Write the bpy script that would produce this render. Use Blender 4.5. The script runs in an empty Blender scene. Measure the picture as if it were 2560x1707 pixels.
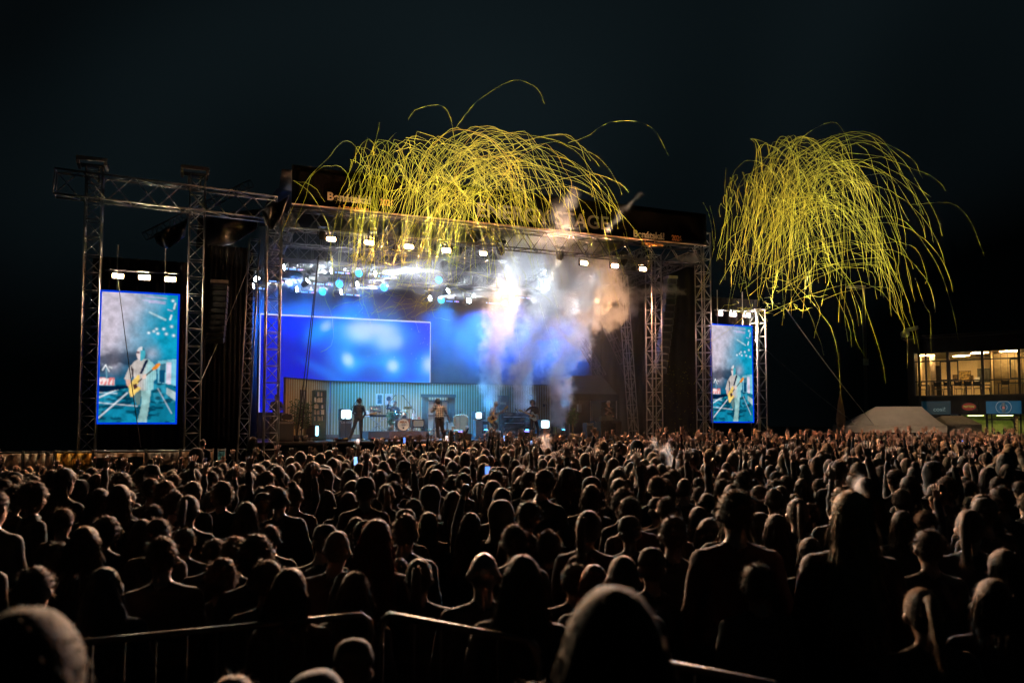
import bpy, bmesh, math, random
import numpy as np
from mathutils import Vector, Matrix, Quaternion

rnd = random.Random(7)
sc = bpy.context.scene
col = sc.collection

# ------------------------------------------------------------------ camera
F = 2000.0                      # focal length in photograph pixels (2560 wide)
PITCH = math.radians(3.27)
CAMZ = 2.3
cam_d = bpy.data.cameras.new('camera')
cam = bpy.data.objects.new('camera', cam_d)
col.objects.link(cam)
cam.location = (0, 0, CAMZ)
cam.rotation_euler = (math.pi / 2 + PITCH, 0, 0)
cam_d.sensor_width = 36.0
cam_d.lens = 36.0 * F / 2560.0
cam_d.shift_y = 90.0 / 2560.0
cam_d.clip_end = 2000
cam_d.dof.use_dof = True
cam_d.dof.focus_distance = 30.0
cam_d.dof.aperture_fstop = 2.0
sc.camera = cam

# ------------------------------------------------------------------ night sky
world = bpy.data.worlds.new('World')
sc.world = world
world.use_nodes = True
wb = world.node_tree.nodes['Background']
wnt = world.node_tree
wtc = wnt.nodes.new('ShaderNodeTexCoord')
wnz = wnt.nodes.new('ShaderNodeTexNoise')
wnz.inputs['Scale'].default_value = 1.7
wnz.inputs['Detail'].default_value = 1
wnz.inputs['Distortion'].default_value = 0.4
wcr = wnt.nodes.new('ShaderNodeValToRGB')
wcr.color_ramp.elements[0].position = 0.40
wcr.color_ramp.elements[0].color = (0.02, 0.036, 0.04, 1)
wcr.color_ramp.elements[1].position = 0.78
wcr.color_ramp.elements[1].color = (0.5, 0.92, 1.12, 1)  # blue patches put the lit haze over the stage into the sky colour
wnt.links.new(wtc.outputs['Generated'], wnz.inputs['Vector'])
wnt.links.new(wnz.outputs['Fac'], wcr.inputs['Fac'])
wnt.links.new(wcr.outputs['Color'], wb.inputs['Color'])
wb.inputs['Strength'].default_value = 0.010

sc.view_settings.view_transform = 'Standard'
sc.view_settings.look = 'None'
sc.view_settings.exposure = 0.0
sc.view_settings.gamma = 1.0
sc.view_settings.use_curve_mapping = False
cy = sc.cycles
cy.use_denoising = True
cy.use_adaptive_sampling = True
cy.adaptive_threshold = 0.02
cy.max_bounces = 4
cy.diffuse_bounces = 0
cy.glossy_bounces = 2
cy.transmission_bounces = 3
cy.volume_bounces = 1
cy.transparent_max_bounces = 6
cy.caustics_reflective = False
cy.caustics_refractive = False
cy.sample_clamp_indirect = 8.0
cy.volume_step_rate = 2.0
cy.volume_max_steps = 96
cy.use_light_tree = True

# ------------------------------------------------------------------ frames
ANG = math.radians(22.47)       # the stage front is turned away to the right
UX = Vector((math.cos(ANG), math.sin(ANG), 0))
VX = Vector((-math.sin(ANG), math.cos(ANG), 0))
OS = Vector((0, 33.05, 0))
CAMP = Vector((0, 0, CAMZ))
DECK = 1.6

def ray(px, py):
    cx = (px - 1280.0) / F
    cyy = -(py - 943.5) / F
    up = Vector((0, -math.sin(PITCH), math.cos(PITCH)))
    fw = Vector((0, math.cos(PITCH), math.sin(PITCH)))
    return Vector((1, 0, 0)) * cx + up * cyy + fw

def SP(px, py, v):
    """photo pixel -> point on the upright plane parallel to the stage front, v metres behind it"""
    d = ray(px, py)
    t = (v + VX.dot(OS - CAMP)) / VX.dot(d)
    return CAMP + d * t

def YP(px, py, Y):
    d = ray(px, py)
    return CAMP + d * (Y / d.y)

def S(u, v, z=0.0):
    return OS + UX * u + VX * v + Vector((0, 0, z))

def UV(p):
    q = p - OS
    return q.dot(UX), q.dot(VX)

def su(px, v):
    return UV(SP(px, 1057, v))[0]

def sz(px, py, v):
    return SP(px, py, v).z

def mpp(px, v):
    return SP(px, 1057, v).y / F

# ------------------------------------------------------------------ materials
MC = {}
def M(name, c, rough=0.6, metal=0.0, var=0.18, scale=6.0, bump=0.0, sheen=0.0, spec=0.5, trans=0.0, rand=None, sheent=None):
    if name in MC:
        return MC[name]
    m = bpy.data.materials.new(name)
    m.use_nodes = True
    nt = m.node_tree
    b = nt.nodes['Principled BSDF']
    b.inputs['Roughness'].default_value = rough
    b.inputs['Metallic'].default_value = metal
    b.inputs['Specular IOR Level'].default_value = spec
    if sheen:
        b.inputs['Sheen Weight'].default_value = sheen
        b.inputs['Sheen Roughness'].default_value = 0.35
    tc = nt.nodes.new('ShaderNodeTexCoord')
    nz = nt.nodes.new('ShaderNodeTexNoise')
    nz.inputs['Scale'].default_value = scale
    nz.inputs['Detail'].default_value = 4
    nt.links.new(tc.outputs['Object'], nz.inputs['Vector'])
    cr = nt.nodes.new('ShaderNodeValToRGB')
    cr.color_ramp.elements[0].position = 0.3
    cr.color_ramp.elements[1].position = 0.7
    lo = [max(0, x * (1 - var)) for x in c[:3]] + [1]
    hi = [min(1, x * (1 + var)) for x in c[:3]] + [1]
    cr.color_ramp.elements[0].color = lo
    cr.color_ramp.elements[1].color = hi
    nt.links.new(nz.outputs['Fac'], cr.inputs['Fac'])
    out = cr.outputs['Color']
    if rand:
        oi = nt.nodes.new('ShaderNodeObjectInfo')
        rr = nt.nodes.new('ShaderNodeValToRGB')
        rr.color_ramp.interpolation = 'CONSTANT'
        els = rr.color_ramp.elements
        while len(els) < len(rand):
            els.new(0.5)
        for i, k in enumerate(rand):
            els[i].position = i / len(rand)
            els[i].color = (k[0], k[1], k[2], 1)
        nt.links.new(oi.outputs['Random'], rr.inputs['Fac'])
        mx = nt.nodes.new('ShaderNodeMix')
        mx.data_type = 'RGBA'
        mx.blend_type = 'MULTIPLY'
        mx.inputs[0].default_value = 1.0
        nt.links.new(rr.outputs['Color'], mx.inputs[6])
        nt.links.new(out, mx.inputs[7])
        out = mx.outputs[2]
    nt.links.new(out, b.inputs['Base Color'])
    if sheen:
        if sheent: b.inputs['Sheen Tint'].default_value = (*sheent, 1)
        else: nt.links.new(out, b.inputs['Sheen Tint'])
    if bump:
        bp = nt.nodes.new('ShaderNodeBump')
        bp.inputs['Strength'].default_value = bump
        bp.inputs['Distance'].default_value = 0.02
        nz2 = nt.nodes.new('ShaderNodeTexNoise')
        nz2.inputs['Scale'].default_value = scale * 6
        nt.links.new(tc.outputs['Object'], nz2.inputs['Vector'])
        nt.links.new(nz2.outputs['Fac'], bp.inputs['Height'])
        nt.links.new(bp.outputs['Normal'], b.inputs['Normal'])
    if trans:
        tr = nt.nodes.new('ShaderNodeBsdfTranslucent')
        nt.links.new(out, tr.inputs['Color'])
        ms = nt.nodes.new('ShaderNodeMixShader')
        ms.inputs[0].default_value = trans
        nt.links.new(b.outputs[0], ms.inputs[1])
        nt.links.new(tr.outputs[0], ms.inputs[2])
        nt.links.new(ms.outputs[0], nt.nodes['Material Output'].inputs['Surface'])
    MC[name] = m
    return m

def EM(name, c, strength):
    if name in MC:
        return MC[name]
    m = bpy.data.materials.new(name)
    m.use_nodes = True
    nt = m.node_tree
    nt.nodes.remove(nt.nodes['Principled BSDF'])
    e = nt.nodes.new('ShaderNodeEmission')
    e.inputs['Color'].default_value = (*c, 1)
    e.inputs['Strength'].default_value = strength
    nt.links.new(e.outputs[0], nt.nodes['Material Output'].inputs['Surface'])
    MC[name] = m
    return m

def EMCOL(name, strength):
    """a lit screen: emission taken from the picture stored on the screen's own vertices"""
    m = bpy.data.materials.new(name)
    m.use_nodes = True
    nt = m.node_tree
    nt.nodes.remove(nt.nodes['Principled BSDF'])
    e = nt.nodes.new('ShaderNodeEmission')
    a = nt.nodes.new('ShaderNodeAttribute')
    a.attribute_name = 'picture'
    nt.links.new(a.outputs['Color'], e.inputs['Color'])
    e.inputs['Strength'].default_value = strength
    nt.links.new(e.outputs[0], nt.nodes['Material Output'].inputs['Surface'])
    return m

# ------------------------------------------------------------------ object helpers
def tag(o, label=None, cat=None, group=None, kind=None):
    if label: o['label'] = label
    if cat: o['category'] = cat
    if group: o['group'] = group
    if kind: o['kind'] = kind
    return o

def thing(name, label, cat, loc=(0, 0, 0), rz=0.0, group=None):
    o = bpy.data.objects.new(name, None)
    o.empty_display_size = 0.2
    o.location = loc
    o.rotation_euler = (0, 0, rz)
    col.objects.link(o)
    return tag(o, label, cat, group)

def inst(name, me, parent=None, loc=(0, 0, 0), rot=(0, 0, 0), scale=(1, 1, 1)):
    o = bpy.data.objects.new(name, me)
    o.location = loc
    o.rotation_euler = rot
    o.scale = scale
    if parent: o.parent = parent
    col.objects.link(o)
    return o

def copy_tree(o, parent=None, label=None):
    c = o.copy()
    col.objects.link(c)
    c.parent = parent
    for ch in list(o.children):
        copy_tree(ch, c)
    return c

class MB:
    def __init__(s):
        s.v = []; s.f = []; s.m = []
    def add(s, vs, fs, mi=0):
        n = len(s.v)
        s.v += [tuple(x) for x in vs]
        s.f += [tuple(i + n for i in f) for f in fs]
        s.m += [mi] * len(fs)
        return s
    def box(s, c, sz, rz=0.0, mi=0, tilt=0.0):
        x, y, z = [k / 2 for k in sz]
        vs = [(a * x, b * y, d * z) for d in (-1, 1) for b in (-1, 1) for a in (-1, 1)]
        R = Matrix.Rotation(rz, 3, 'Z') @ Matrix.Rotation(tilt, 3, 'X')
        vs = [R @ Vector(k) + Vector(c) for k in vs]
        return s.add(vs, [(0, 2, 3, 1), (4, 5, 7, 6), (0, 1, 5, 4), (2, 6, 7, 3), (0, 4, 6, 2), (1, 3, 7, 5)], mi)
    def cyl(s, p, q, r, r2=None, n=8, mi=0, caps=True):
        p = Vector(p); q = Vector(q)
        r2 = r if r2 is None else r2
        d = (q - p)
        if d.length < 1e-6: return s
        d.normalize()
        a = d.orthogonal().normalized()
        b = d.cross(a)
        vs = []
        for c, rr in ((p, r), (q, r2)):
            for i in range(n):
                t = 2 * math.pi * i / n
                vs.append(c + (a * math.cos(t) + b * math.sin(t)) * rr)
        fs = [(i, (i + 1) % n, n + (i + 1) % n, n + i) for i in range(n)]
        if caps:
            fs += [tuple(range(n - 1, -1, -1)), tuple(range(n, 2 * n))]
        return s.add(vs, fs, mi)
    def tube(s, pts, r, n=6, mi=0):
        pts = [Vector(p) for p in pts]
        vs = []
        ref = None
        for k, p in enumerate(pts):
            d = (pts[min(k + 1, len(pts) - 1)] - pts[max(k - 1, 0)])
            if d.length < 1e-7: d = Vector((0, 0, 1))
            d.normalize()
            if ref is None: ref = d.orthogonal().normalized()
            a = (ref - d * ref.dot(d))
            if a.length < 1e-4: a = d.orthogonal()
            a.normalize(); ref = a
            b = d.cross(a)
            rr = r[k] if isinstance(r, (list, tuple)) else r
            for i in range(n):
                t = 2 * math.pi * i / n
                vs.append(p + (a * math.cos(t) + b * math.sin(t)) * rr)
        fs = []
        for k in range(len(pts) - 1):
            for i in range(n):
                fs.append((k * n + i, k * n + (i + 1) % n, (k + 1) * n + (i + 1) % n, (k + 1) * n + i))
        fs += [tuple(range(n - 1, -1, -1)), tuple(range((len(pts) - 1) * n, len(pts) * n))]
        return s.add(vs, fs, mi)
    def ell(s, c, r, nu=12, nv=8, mi=0, R=None):
        vs = []; fs = []
        c = Vector(c)
        for j in range(nv + 1):
            ph = math.pi * j / nv
            for i in range(nu):
                t = 2 * math.pi * i / nu
                k = Vector((r[0] * math.sin(ph) * math.cos(t), r[1] * math.sin(ph) * math.sin(t), r[2] * math.cos(ph)))
                if R: k = R @ k
                vs.append(c + k)
        for j in range(nv):
            for i in range(nu):
                a, b = j * nu + i, j * nu + (i + 1) % nu
                fs.append((a, a + nu, b + nu, b))
        return s.add(vs, fs, mi)
    def prism(s, poly, y0, y1, mi=0):
        """polygon given in (x, z), extruded along y"""
        n = len(poly)
        vs = [(x, y0, z) for x, z in poly] + [(x, y1, z) for x, z in poly]
        fs = [tuple(range(n)), tuple(range(2 * n - 1, n - 1, -1))]
        fs += [(i, n + i, n + (i + 1) % n, (i + 1) % n) for i in range(n)]
        return s.add(vs, fs, mi)
    def lathe(s, prof, c=(0, 0, 0), n=16, mi=0):
        vs = []; fs = []
        c = Vector(c)
        for r, z in prof:
            for i in range(n):
                t = 2 * math.pi * i / n
                vs.append(c + Vector((r * math.cos(t), r * math.sin(t), z)))
        for k in range(len(prof) - 1):
            for i in range(n):
                fs.append((k * n + i, k * n + (i + 1) % n, (k + 1) * n + (i + 1) % n, (k + 1) * n + i))
        return s.add(vs, fs, mi)
    def mesh(s, name, mats, smooth=False):
        me = bpy.data.meshes.new(name)
        me.from_pydata(s.v, [], s.f)
        if not isinstance(mats, (list, tuple)): mats = [mats]
        for m in mats: me.materials.append(m)
        me.polygons.foreach_set('material_index', s.m)
        if smooth:
            me.polygons.foreach_set('use_smooth', [True] * len(me.polygons))
        me.update()
        return me
    def build(s, name, mats, parent=None, loc=(0, 0, 0), rot=(0, 0, 0), smooth=False):
        return inst(name, s.mesh(name, mats, smooth), parent, loc, rot)

def text_mesh(txt, size, mat, name='lettering', extr=0.006, parent=None, loc=(0, 0, 0), rot=(math.pi / 2, 0, 0), width=None, bold=0.0, shear=0.0, spacing=1.0):
    cu = bpy.data.curves.new(name, 'FONT')
    cu.body = txt
    cu.size = size
    cu.extrude = extr
    cu.offset = bold
    cu.shear = shear
    cu.space_character = spacing
    cu.align_x = 'CENTER'
    cu.align_y = 'CENTER'
    t = bpy.data.objects.new(name, cu)
    col.objects.link(t)
    dg = bpy.context.evaluated_depsgraph_get()
    me = bpy.data.meshes.new_from_object(t.evaluated_get(dg))
    bpy.data.objects.remove(t)
    bpy.data.curves.remove(cu)
    me.name = name
    me.materials.clear()
    me.materials.append(mat)
    o = inst(name, me, parent, loc, rot)
    if width:
        xs = [v.co.x for v in me.vertices]
        o.scale = (width / (max(xs) - min(xs)), 1, 1)
    return o

# ================================================================== THE SETTING
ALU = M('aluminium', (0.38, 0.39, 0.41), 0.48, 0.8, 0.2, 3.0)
ALUD = M('aluminium_dimmed', (0.16, 0.16, 0.17), 0.5, 0.8, 0.3, 3.0)  # darker copy of ALU; puts the roof beams' dimness into their colour
BLACKCLOTH = M('black_molton', (0.012, 0.012, 0.014), 0.95, 0, 0.3, 2.0, bump=0.3)
BLACK = M('black_paint', (0.015, 0.015, 0.017), 0.5, 0, 0.3, 10)
BLACKG = M('black_gloss', (0.012, 0.012, 0.015), 0.25, 0, 0.2, 10)
TARP = M('dark_tarpaulin', (0.05, 0.052, 0.06), 0.38, 0, 0.3, 1.2, bump=0.6)
STEEL = M('dull_steel', (0.35, 0.34, 0.33), 0.45, 0.9, 0.25, 4)
GRASS = M('trodden_grass', (0.035, 0.045, 0.02), 0.95, 0, 0.5, 0.8, bump=0.5)
WHITEP = M('white_plastic', (0.7, 0.7, 0.68), 0.5, 0, 0.1, 5)

def sst(a, b, x):
    t = min(1, max(0, (x - a) / (b - a)))
    return t * t * (3 - 2 * t)

def ground_z(x, y):
    return -0.5 * sst(-1.5, -8, x) * sst(7, 18, y)

def build_ground():
    xs = [-400, -120, -60] + [-40 + i for i in range(0, 81)] + [60, 120, 400]
    ys = [-200, -60, -20] + [-10 + i for i in range(0, 81)] + [100, 200, 600]
    mb = MB()
    vs = [(x, y, ground_z(x, y)) for y in ys for x in xs]
    n = len(xs)
    fs = [(j * n + i, j * n + i + 1, (j + 1) * n + i + 1, (j + 1) * n + i) for j in range(len(ys) - 1) for i in range(n - 1)]
    mb.add(vs, fs)
    o = mb.build('ground', GRASS, smooth=True)
    tag(o, kind='structure')
build_ground()

# ------------------------------------------------------------------ trusses
def truss(name, label, p0, p1, w=0.5, bay=0.62, cr=0.03, br=0.016, group=None, cat='truss', joined=False, mat=None, d=None, pattern='Z'):
    mat = mat or ALU
    p0 = Vector(p0); p1 = Vector(p1)
    ax = p1 - p0
    L = ax.length
    root = thing(name, label, cat, p0, 0, group)
    if abs(ax.normalized().z) > 0.985:
        root.rotation_euler = (0, 0, ANG)
        if ax.normalized().z < 0.9999:
            q = Vector((0, 0, 1)).rotation_difference(ax.normalized()) @ Quaternion((0, 0, 1), ANG)
            root.rotation_euler = q.to_euler()
    else:
        root.rotation_euler = ax.to_track_quat('Z', 'Y').to_euler()
    dd = d or w
    a, b = w / 2, dd / 2
    ch = MB().cyl((0, 0, 0), (0, 0, L), cr, n=8).mesh('chord', mat, True)
    for sx in (-1, 1):
        for sy in (-1, 1):
            inst('chord', ch, root, (sx * a, sy * b, 0))
    n = max(2, round(L / bay))
    h = L / n
    corners = [(-a, -b), (a, -b), (a, b), (-a, b)]
    J = MB()
    meshes = {}
    def piece(nm, p, q):
        p = Vector(p); q = Vector(q)
        if joined:
            J.cyl(p, q, br, n=5, caps=False); return
        dv = q - p
        key = (nm, round(dv.length, 3))
        if key not in meshes:
            meshes[key] = MB().cyl((0, 0, 0), (0, 0, dv.length), br, n=6).mesh(nm, mat, True)
        inst(nm, meshes[key], root, p, dv.to_track_quat('Z', 'Y').to_euler())
    for k in range(n + 1):
        z = h * k
        for i in range(4):
            c0, c1 = corners[i], corners[(i + 1) % 4]
            if pattern == 'Z' or k in (0, n):
                piece('rung', (c0[0], c0[1], z), (c1[0], c1[1], z))
            if k < n:
                A, B = (c0, c1) if (k + i) % 2 == 0 else (c1, c0)
                piece('diagonal', (A[0], A[1], z + .03), (B[0], B[1], z + h - .03))
    if joined:
        J.build('bracing', mat, root, smooth=True)
    return root

def tower_feet(root, w):
    for sx in (-1, 1):
        for sy in (-1, 1):
            MB().cyl((sx * w / 2, sy * w / 2, 1.1), (sx * (w / 2 + .62), sy * (w / 2 + .5), 0.05), 0.025, n=6).build('outrigger', ALU, root)
    MB().box((0, 0, 0.06), (w + .25, w + .25, 0.1)).build('base_plate', STEEL, root)

def tower(px, ptop, v, label, w=0.5, zb=None, group='lattice towers round the stage'):
    base = SP(px, 1057, v)
    zb = ground_z(base.x, base.y) if zb is None else zb
    top = sz(px, ptop, v)
    r = truss('lattice_tower', label, (base.x, base.y, zb), (base.x, base.y, top), w, group=group, cat='tower')
    tower_feet(r, w)
    return r

tower(219, 420, 0.0, 'aluminium lattice tower left of the big portrait screen beside the yellow fence banner')
tower(481, 440, 0.0, 'aluminium lattice tower between the big portrait screen and the black speaker wing')
tower(677, 545, 0.0, 'lattice tower in front of the blue wide screen at the stage mouth')
tower(1637, 640, 0.0, 'lattice tower holding the stage roof beside the hanging blue speaker array')
tower(1762, 585, 0.0, 'lattice tower left of the small portrait screen with yellow streamers hanging over it')
tower(1898, 775, 0.0, 'lattice tower right of the small portrait screen where the guy wires begin')

# tower heads (hoist frames on top)
for px, py, lab in ((232, 410, 'flat hoist frame on top of the outer tower of the big portrait screen'),
                    (487, 432, 'flat hoist frame on top of the inner tower of the big portrait screen')):
    p = SP(px, py, 0)
    t = thing('hoist_frame', lab, 'frame', p, ANG, 'hoist frames on the tower tops')
    w = 0.42
    for sy in (-1, 1):
        MB().box((0, sy * w, 0.05), (2 * w + .1, .09, .12)).build('beam', ALUD, t)
    for sx in (-1, 1):
        MB().box((sx * w, 0, -0.07), (.09, 2 * w, .1)).build('cross_beam', ALUD, t)
        MB().cyl((sx * .2, 0, -.12), (sx * .2, 0, -.62), .03).build('post', ALUD, t)

# the beam across the left screen towers into the roof
pa = SP(138, 457, 0.0); pb = SP(690, 525, 0.0)
truss('beam_truss', 'long horizontal lattice beam across the towers of the big portrait screen', pa, pb, 0.55, bay=0.8, cr=0.034, br=0.02, d=0.85, group='horizontal lattice beams', pattern='W')
pa = SP(365, 590, 2.5); pb = SP(625, 460, 4.5)
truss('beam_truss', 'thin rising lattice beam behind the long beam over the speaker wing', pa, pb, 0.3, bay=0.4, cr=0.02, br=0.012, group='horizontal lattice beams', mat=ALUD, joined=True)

# roof front beam
RZ0 = sz(740, 521, -0.05)
rl = S(su(715, 0), 0.0, RZ0 - 0.42); rr_ = S(su(1752, 0), 0.0, RZ0 - 0.42)
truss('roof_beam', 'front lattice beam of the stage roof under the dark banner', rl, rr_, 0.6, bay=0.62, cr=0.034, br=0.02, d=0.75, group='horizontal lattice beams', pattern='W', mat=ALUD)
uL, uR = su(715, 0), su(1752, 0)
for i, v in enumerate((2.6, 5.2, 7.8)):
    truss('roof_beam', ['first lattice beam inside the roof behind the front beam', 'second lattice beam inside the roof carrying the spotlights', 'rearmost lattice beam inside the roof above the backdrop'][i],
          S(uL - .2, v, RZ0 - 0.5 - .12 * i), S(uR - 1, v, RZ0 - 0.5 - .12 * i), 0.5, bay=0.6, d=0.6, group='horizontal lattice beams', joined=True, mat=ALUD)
for i, u in enumerate([uL + .1, uL + 4.2, uL + 8.4, uL + 12.6, uR - 2.6, uR - .1]):
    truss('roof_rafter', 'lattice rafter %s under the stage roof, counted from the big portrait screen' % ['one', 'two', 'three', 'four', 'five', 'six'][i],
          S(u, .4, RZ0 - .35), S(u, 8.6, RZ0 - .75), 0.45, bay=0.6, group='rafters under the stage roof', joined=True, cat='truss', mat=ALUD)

# roof skin and banner
def roof():
    t = thing('stage_roof', 'dark tarpaulin roof over the concert stage', 'roof', S(0, 0, RZ0), ANG)
    mb = MB()
    nu, nv = 40, 12
    vs = []
    for j in range(nv + 1):
        for i in range(nu + 1):
            u = uL - .3 + (uR - uL + .6) * i / nu
            v = -0.02 + 9.4 * j / nv
            z = 0.18 + 1.5 * math.sin(math.pi * min(1, (j / nv) * 0.55 + 0.12)) + 0.05 * math.sin(i * 2.1 + j)
            if j == 0: z = 1.45
            vs.append((u, v, z))
    fs = [(j * (nu + 1) + i, j * (nu + 1) + i + 1, (j + 1) * (nu + 1) + i + 1, (j + 1) * (nu + 1) + i) for j in range(nv) for i in range(nu)]
    mb.add(vs, fs)
    o = mb.build('roof_skin', TARP, t, smooth=True)
    sd = o.modifiers.new('thick', 'SOLIDIFY'); sd.thickness = 0.02
    return t
roof()
BANNER = M('banner_vinyl', (0.0035, 0.0032, 0.0034), 0.9, 0, 0.25, 0.7, bump=0.15, spec=.08)
CREAM = M('cream_print', (0.34, 0.32, 0.23), 0.6, 0, 0.08, 5)
ORANGE = M('orange_print', (0.36, 0.14, 0.03), 0.6, 0, 0.08, 5)
GREYPRINT = M('pale_grey_print', (0.12, 0.115, 0.11), 0.6, 0, 0.08, 5)
def banner():
    t = thing('roof_banner', 'long dark vinyl banner with festival lettering along the roof edge', 'banner', S(0, -.62, RZ0), ANG)
    W = uR - uL
    mb = MB()
    n = 60
    vs = []
    for j in range(7):
        for i in range(n + 1):
            x = uL + W * i / n
            z = 0.02 + 1.45 * j / 6
            vs.append((x, 0.03 * math.sin(i * .9 + j * .6) * .4, z))
    fs = [(j * (n + 1) + i, j * (n + 1) + i + 1, (j + 1) * (n + 1) + i + 1, (j + 1) * (n + 1) + i) for j in range(6) for i in range(n)]
    mb.add(vs, fs)
    o = mb.build('cloth', BANNER, t, smooth=True)
    sd = o.modifiers.new('thick', 'SOLIDIFY'); sd.thickness = 0.01
    MB().box(((uL + uR) / 2, -.03, 0.0), (W, .05, .05)).build('hem_bar', M('hem_bar', (.3, .22, .15), .5, .3), t)
    y = -.04
    def at(px, py):
        p = SP(px, py, -.66); return UV(p)[0], p.z - RZ0
    for (a, b, c, dd, e) in (((819, 489), (927, 505), (953, 508), (848, 512), (924, 522)), ((1584, 583), (1661, 594), (1682, 596), (1607, 600), (1661, 607))):
        x0, z0 = at(*a); x1, z1 = at(*b)
        zc = (z0 + z1) / 2
        lw = x1 - x0
        text_mesh('Benátská!', 0.42, CREAM, parent=t, loc=((x0 + x1) / 2, y, zc), width=lw, bold=0.012)
        xx, _ = at(*c)
        text_mesh('2026', 0.34, ORANGE, name='year', parent=t, loc=(xx + lw * .13, y, zc - .01), width=lw * .33, bold=0.01)
        text_mesh('s Impulsem', 0.27, ORANGE, name='second_line', parent=t, loc=((x0 + x1) / 2 + lw * .1, y, zc - .36), width=lw * .7, bold=0.006)
    x0, z0 = at(1192, 553); x1, z1 = at(1521, 582)
    text_mesh('ENERGY STAGE', 0.8, GREYPRINT, name='stage_name', parent=t, loc=((x0 + x1) / 2, y, .50), width=x1 - x0, bold=0.012)
banner()

# loose tarpaulins hanging at the roof's near end
def hanging(name, label, corners, mat, nx=14, ny=8, sag=0.25, amp=0.07, seed=1):
    r = random.Random(seed)
    ph = [r.random() * 6 for _ in range(4)]
    A, B, C, D = [Vector(c) for c in corners]     # top-left, top-right, bottom-right, bottom-left
    mb = MB()
    nrm = (B - A).cross(D - A).normalized()
    vs = []
    for j in range(ny + 1):
        for i in range(nx + 1):
            s, t = i / nx, j / ny
            p = A.lerp(B, s).lerp(D.lerp(C, s), t)
            p = p + Vector((0, 0, -sag * math.sin(math.pi * s) * t)) + nrm * (amp * math.sin(9 * s + 3 * t + ph[0]) + amp * .6 * math.sin(21 * s - 5 * t + ph[1]))
            vs.append(p - A)
    fs = [(j * (nx + 1) + i, j * (nx + 1) + i + 1, (j + 1) * (nx + 1) + i + 1, (j + 1) * (nx + 1) + i) for j in range(ny) for i in range(nx)]
    mb.add(vs, fs)
    o = mb.build(name, mat, None, A, smooth=True)
    sd = o.modifiers.new('thick', 'SOLIDIFY'); sd.thickness = 0.012
    return o
tag(hanging('roof_tarpaulin', 'grey tarpaulin sagging under the long beam above the speaker wing', (SP(495, 545, 1.5), SP(655, 520, 1.5), SP(640, 575, 1.5), SP(490, 620, 1.5)), TARP, seed=2, amp=.12), cat='tarpaulin')['label'] = 'grey tarpaulin sagging under the long beam above the speaker wing'
tag(hanging('roof_tarpaulin', 'x', (SP(385, 585, 2.6), SP(470, 548, 2.6), SP(462, 590, 2.6), SP(392, 612, 2.6)), TARP, seed=3, amp=.14), 'crumpled grey tarpaulin hanging in dark behind the big portrait screen', 'tarpaulin')
tag(hanging('roof_tarpaulin', 'x', (SP(655, 525, -.4), SP(722, 490, -.4), SP(700, 555, -.4), SP(662, 560, -.4)), TARP, seed=4, amp=.12), 'creased dark tarpaulin wrapped round the roof corner above the stage mouth tower', 'tarpaulin')
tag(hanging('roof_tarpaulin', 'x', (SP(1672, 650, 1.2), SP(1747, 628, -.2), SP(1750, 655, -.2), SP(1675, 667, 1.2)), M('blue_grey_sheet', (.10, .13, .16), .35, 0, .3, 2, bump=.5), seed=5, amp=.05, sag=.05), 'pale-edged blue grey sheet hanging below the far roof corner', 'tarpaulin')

# black drapes behind the portrait screens and the speaker wings
def drape(name, label, pxl, pxr, pyt, v, pyb=None, zb=None, group='black drapes round the stage', cat='drape', mat=None, amp=.05):
    A = SP(pxl, pyt, v); B = SP(pxr, pyt, v); B.z = A.z
    zb = 0.02 if zb is None else zb
    mb = MB()
    n = 48
    w = (B - A).length
    vs = []
    for z in (A.z, A.z * .6 + zb * .4, zb):
        for i in range(n + 1):
            x = w * i / n
            vs.append((x, amp * math.sin(i * 1.35) + amp * .5 * math.sin(i * 2.9 + z), z))
    fs = [(j * (n + 1) + i, j * (n + 1) + i + 1, (j + 1) * (n + 1) + i + 1, (j + 1) * (n + 1) + i) for j in range(2) for i in range(n)]
    mb.add(vs, fs)
    o = mb.build(name, mat or BLACKCLOTH, None, (A.x, A.y, 0), (0, 0, ANG), smooth=True)
    sd = o.modifiers.new('thick', 'SOLIDIFY'); sd.thickness = 0.02
    return tag(o, label, cat, group)
drape('screen_drape', 'black drape hanging behind the big portrait screen', 232, 470, 640, 0.75, zb=-.3)
drape('screen_drape', 'black drape hanging behind the small portrait screen', 1756, 1900, 740, 0.75)
drape('wing_drape', 'tall black drape hiding the speaker wing beside the big portrait screen', 506, 634, 612, 1.3, zb=-.3)
drape('wing_drape', 'tall black drape closing the dark wing beyond the hanging blue speaker array', 1500, 1745, 640, 6.5)

# slanted edge truss of the speaker wing, ladder trusses on the far side
q = truss('wing_truss', 'narrow lattice mast leaning at the edge of the black speaker wing', Vector((*SP(604, 1057, .4).xy, -.3)), SP(636, 600, .4), 0.36, bay=.55, cr=.024, br=.014, cat='truss', group='leaning lattice masts')
truss('wing_truss', 'narrow lattice mast leaning behind the tower on the far side of the stage', Vector((*SP(1590, 1057, 2.5).xy, DECK - 1.5)), SP(1556, 690, 2.5), 0.34, bay=.6, cr=.024, br=.014, cat='truss', group='leaning lattice masts')
truss('wing_truss', 'steeper of two lattice braces slanting above the dark stage tent', SP(1572, 935, 4.5), SP(1508, 790, 4.5), 0.34, bay=.6, cr=.02, br=.012, cat='truss', group='leaning lattice masts', joined=True, mat=ALUD)
truss('wing_truss', 'fainter lattice brace slanting into the smoke above the dark stage tent', SP(1505, 940, 5.5), SP(1452, 850, 5.5), 0.34, bay=.6, cr=.02, br=.012, cat='truss', group='leaning lattice masts', joined=True, mat=ALUD)

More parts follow.
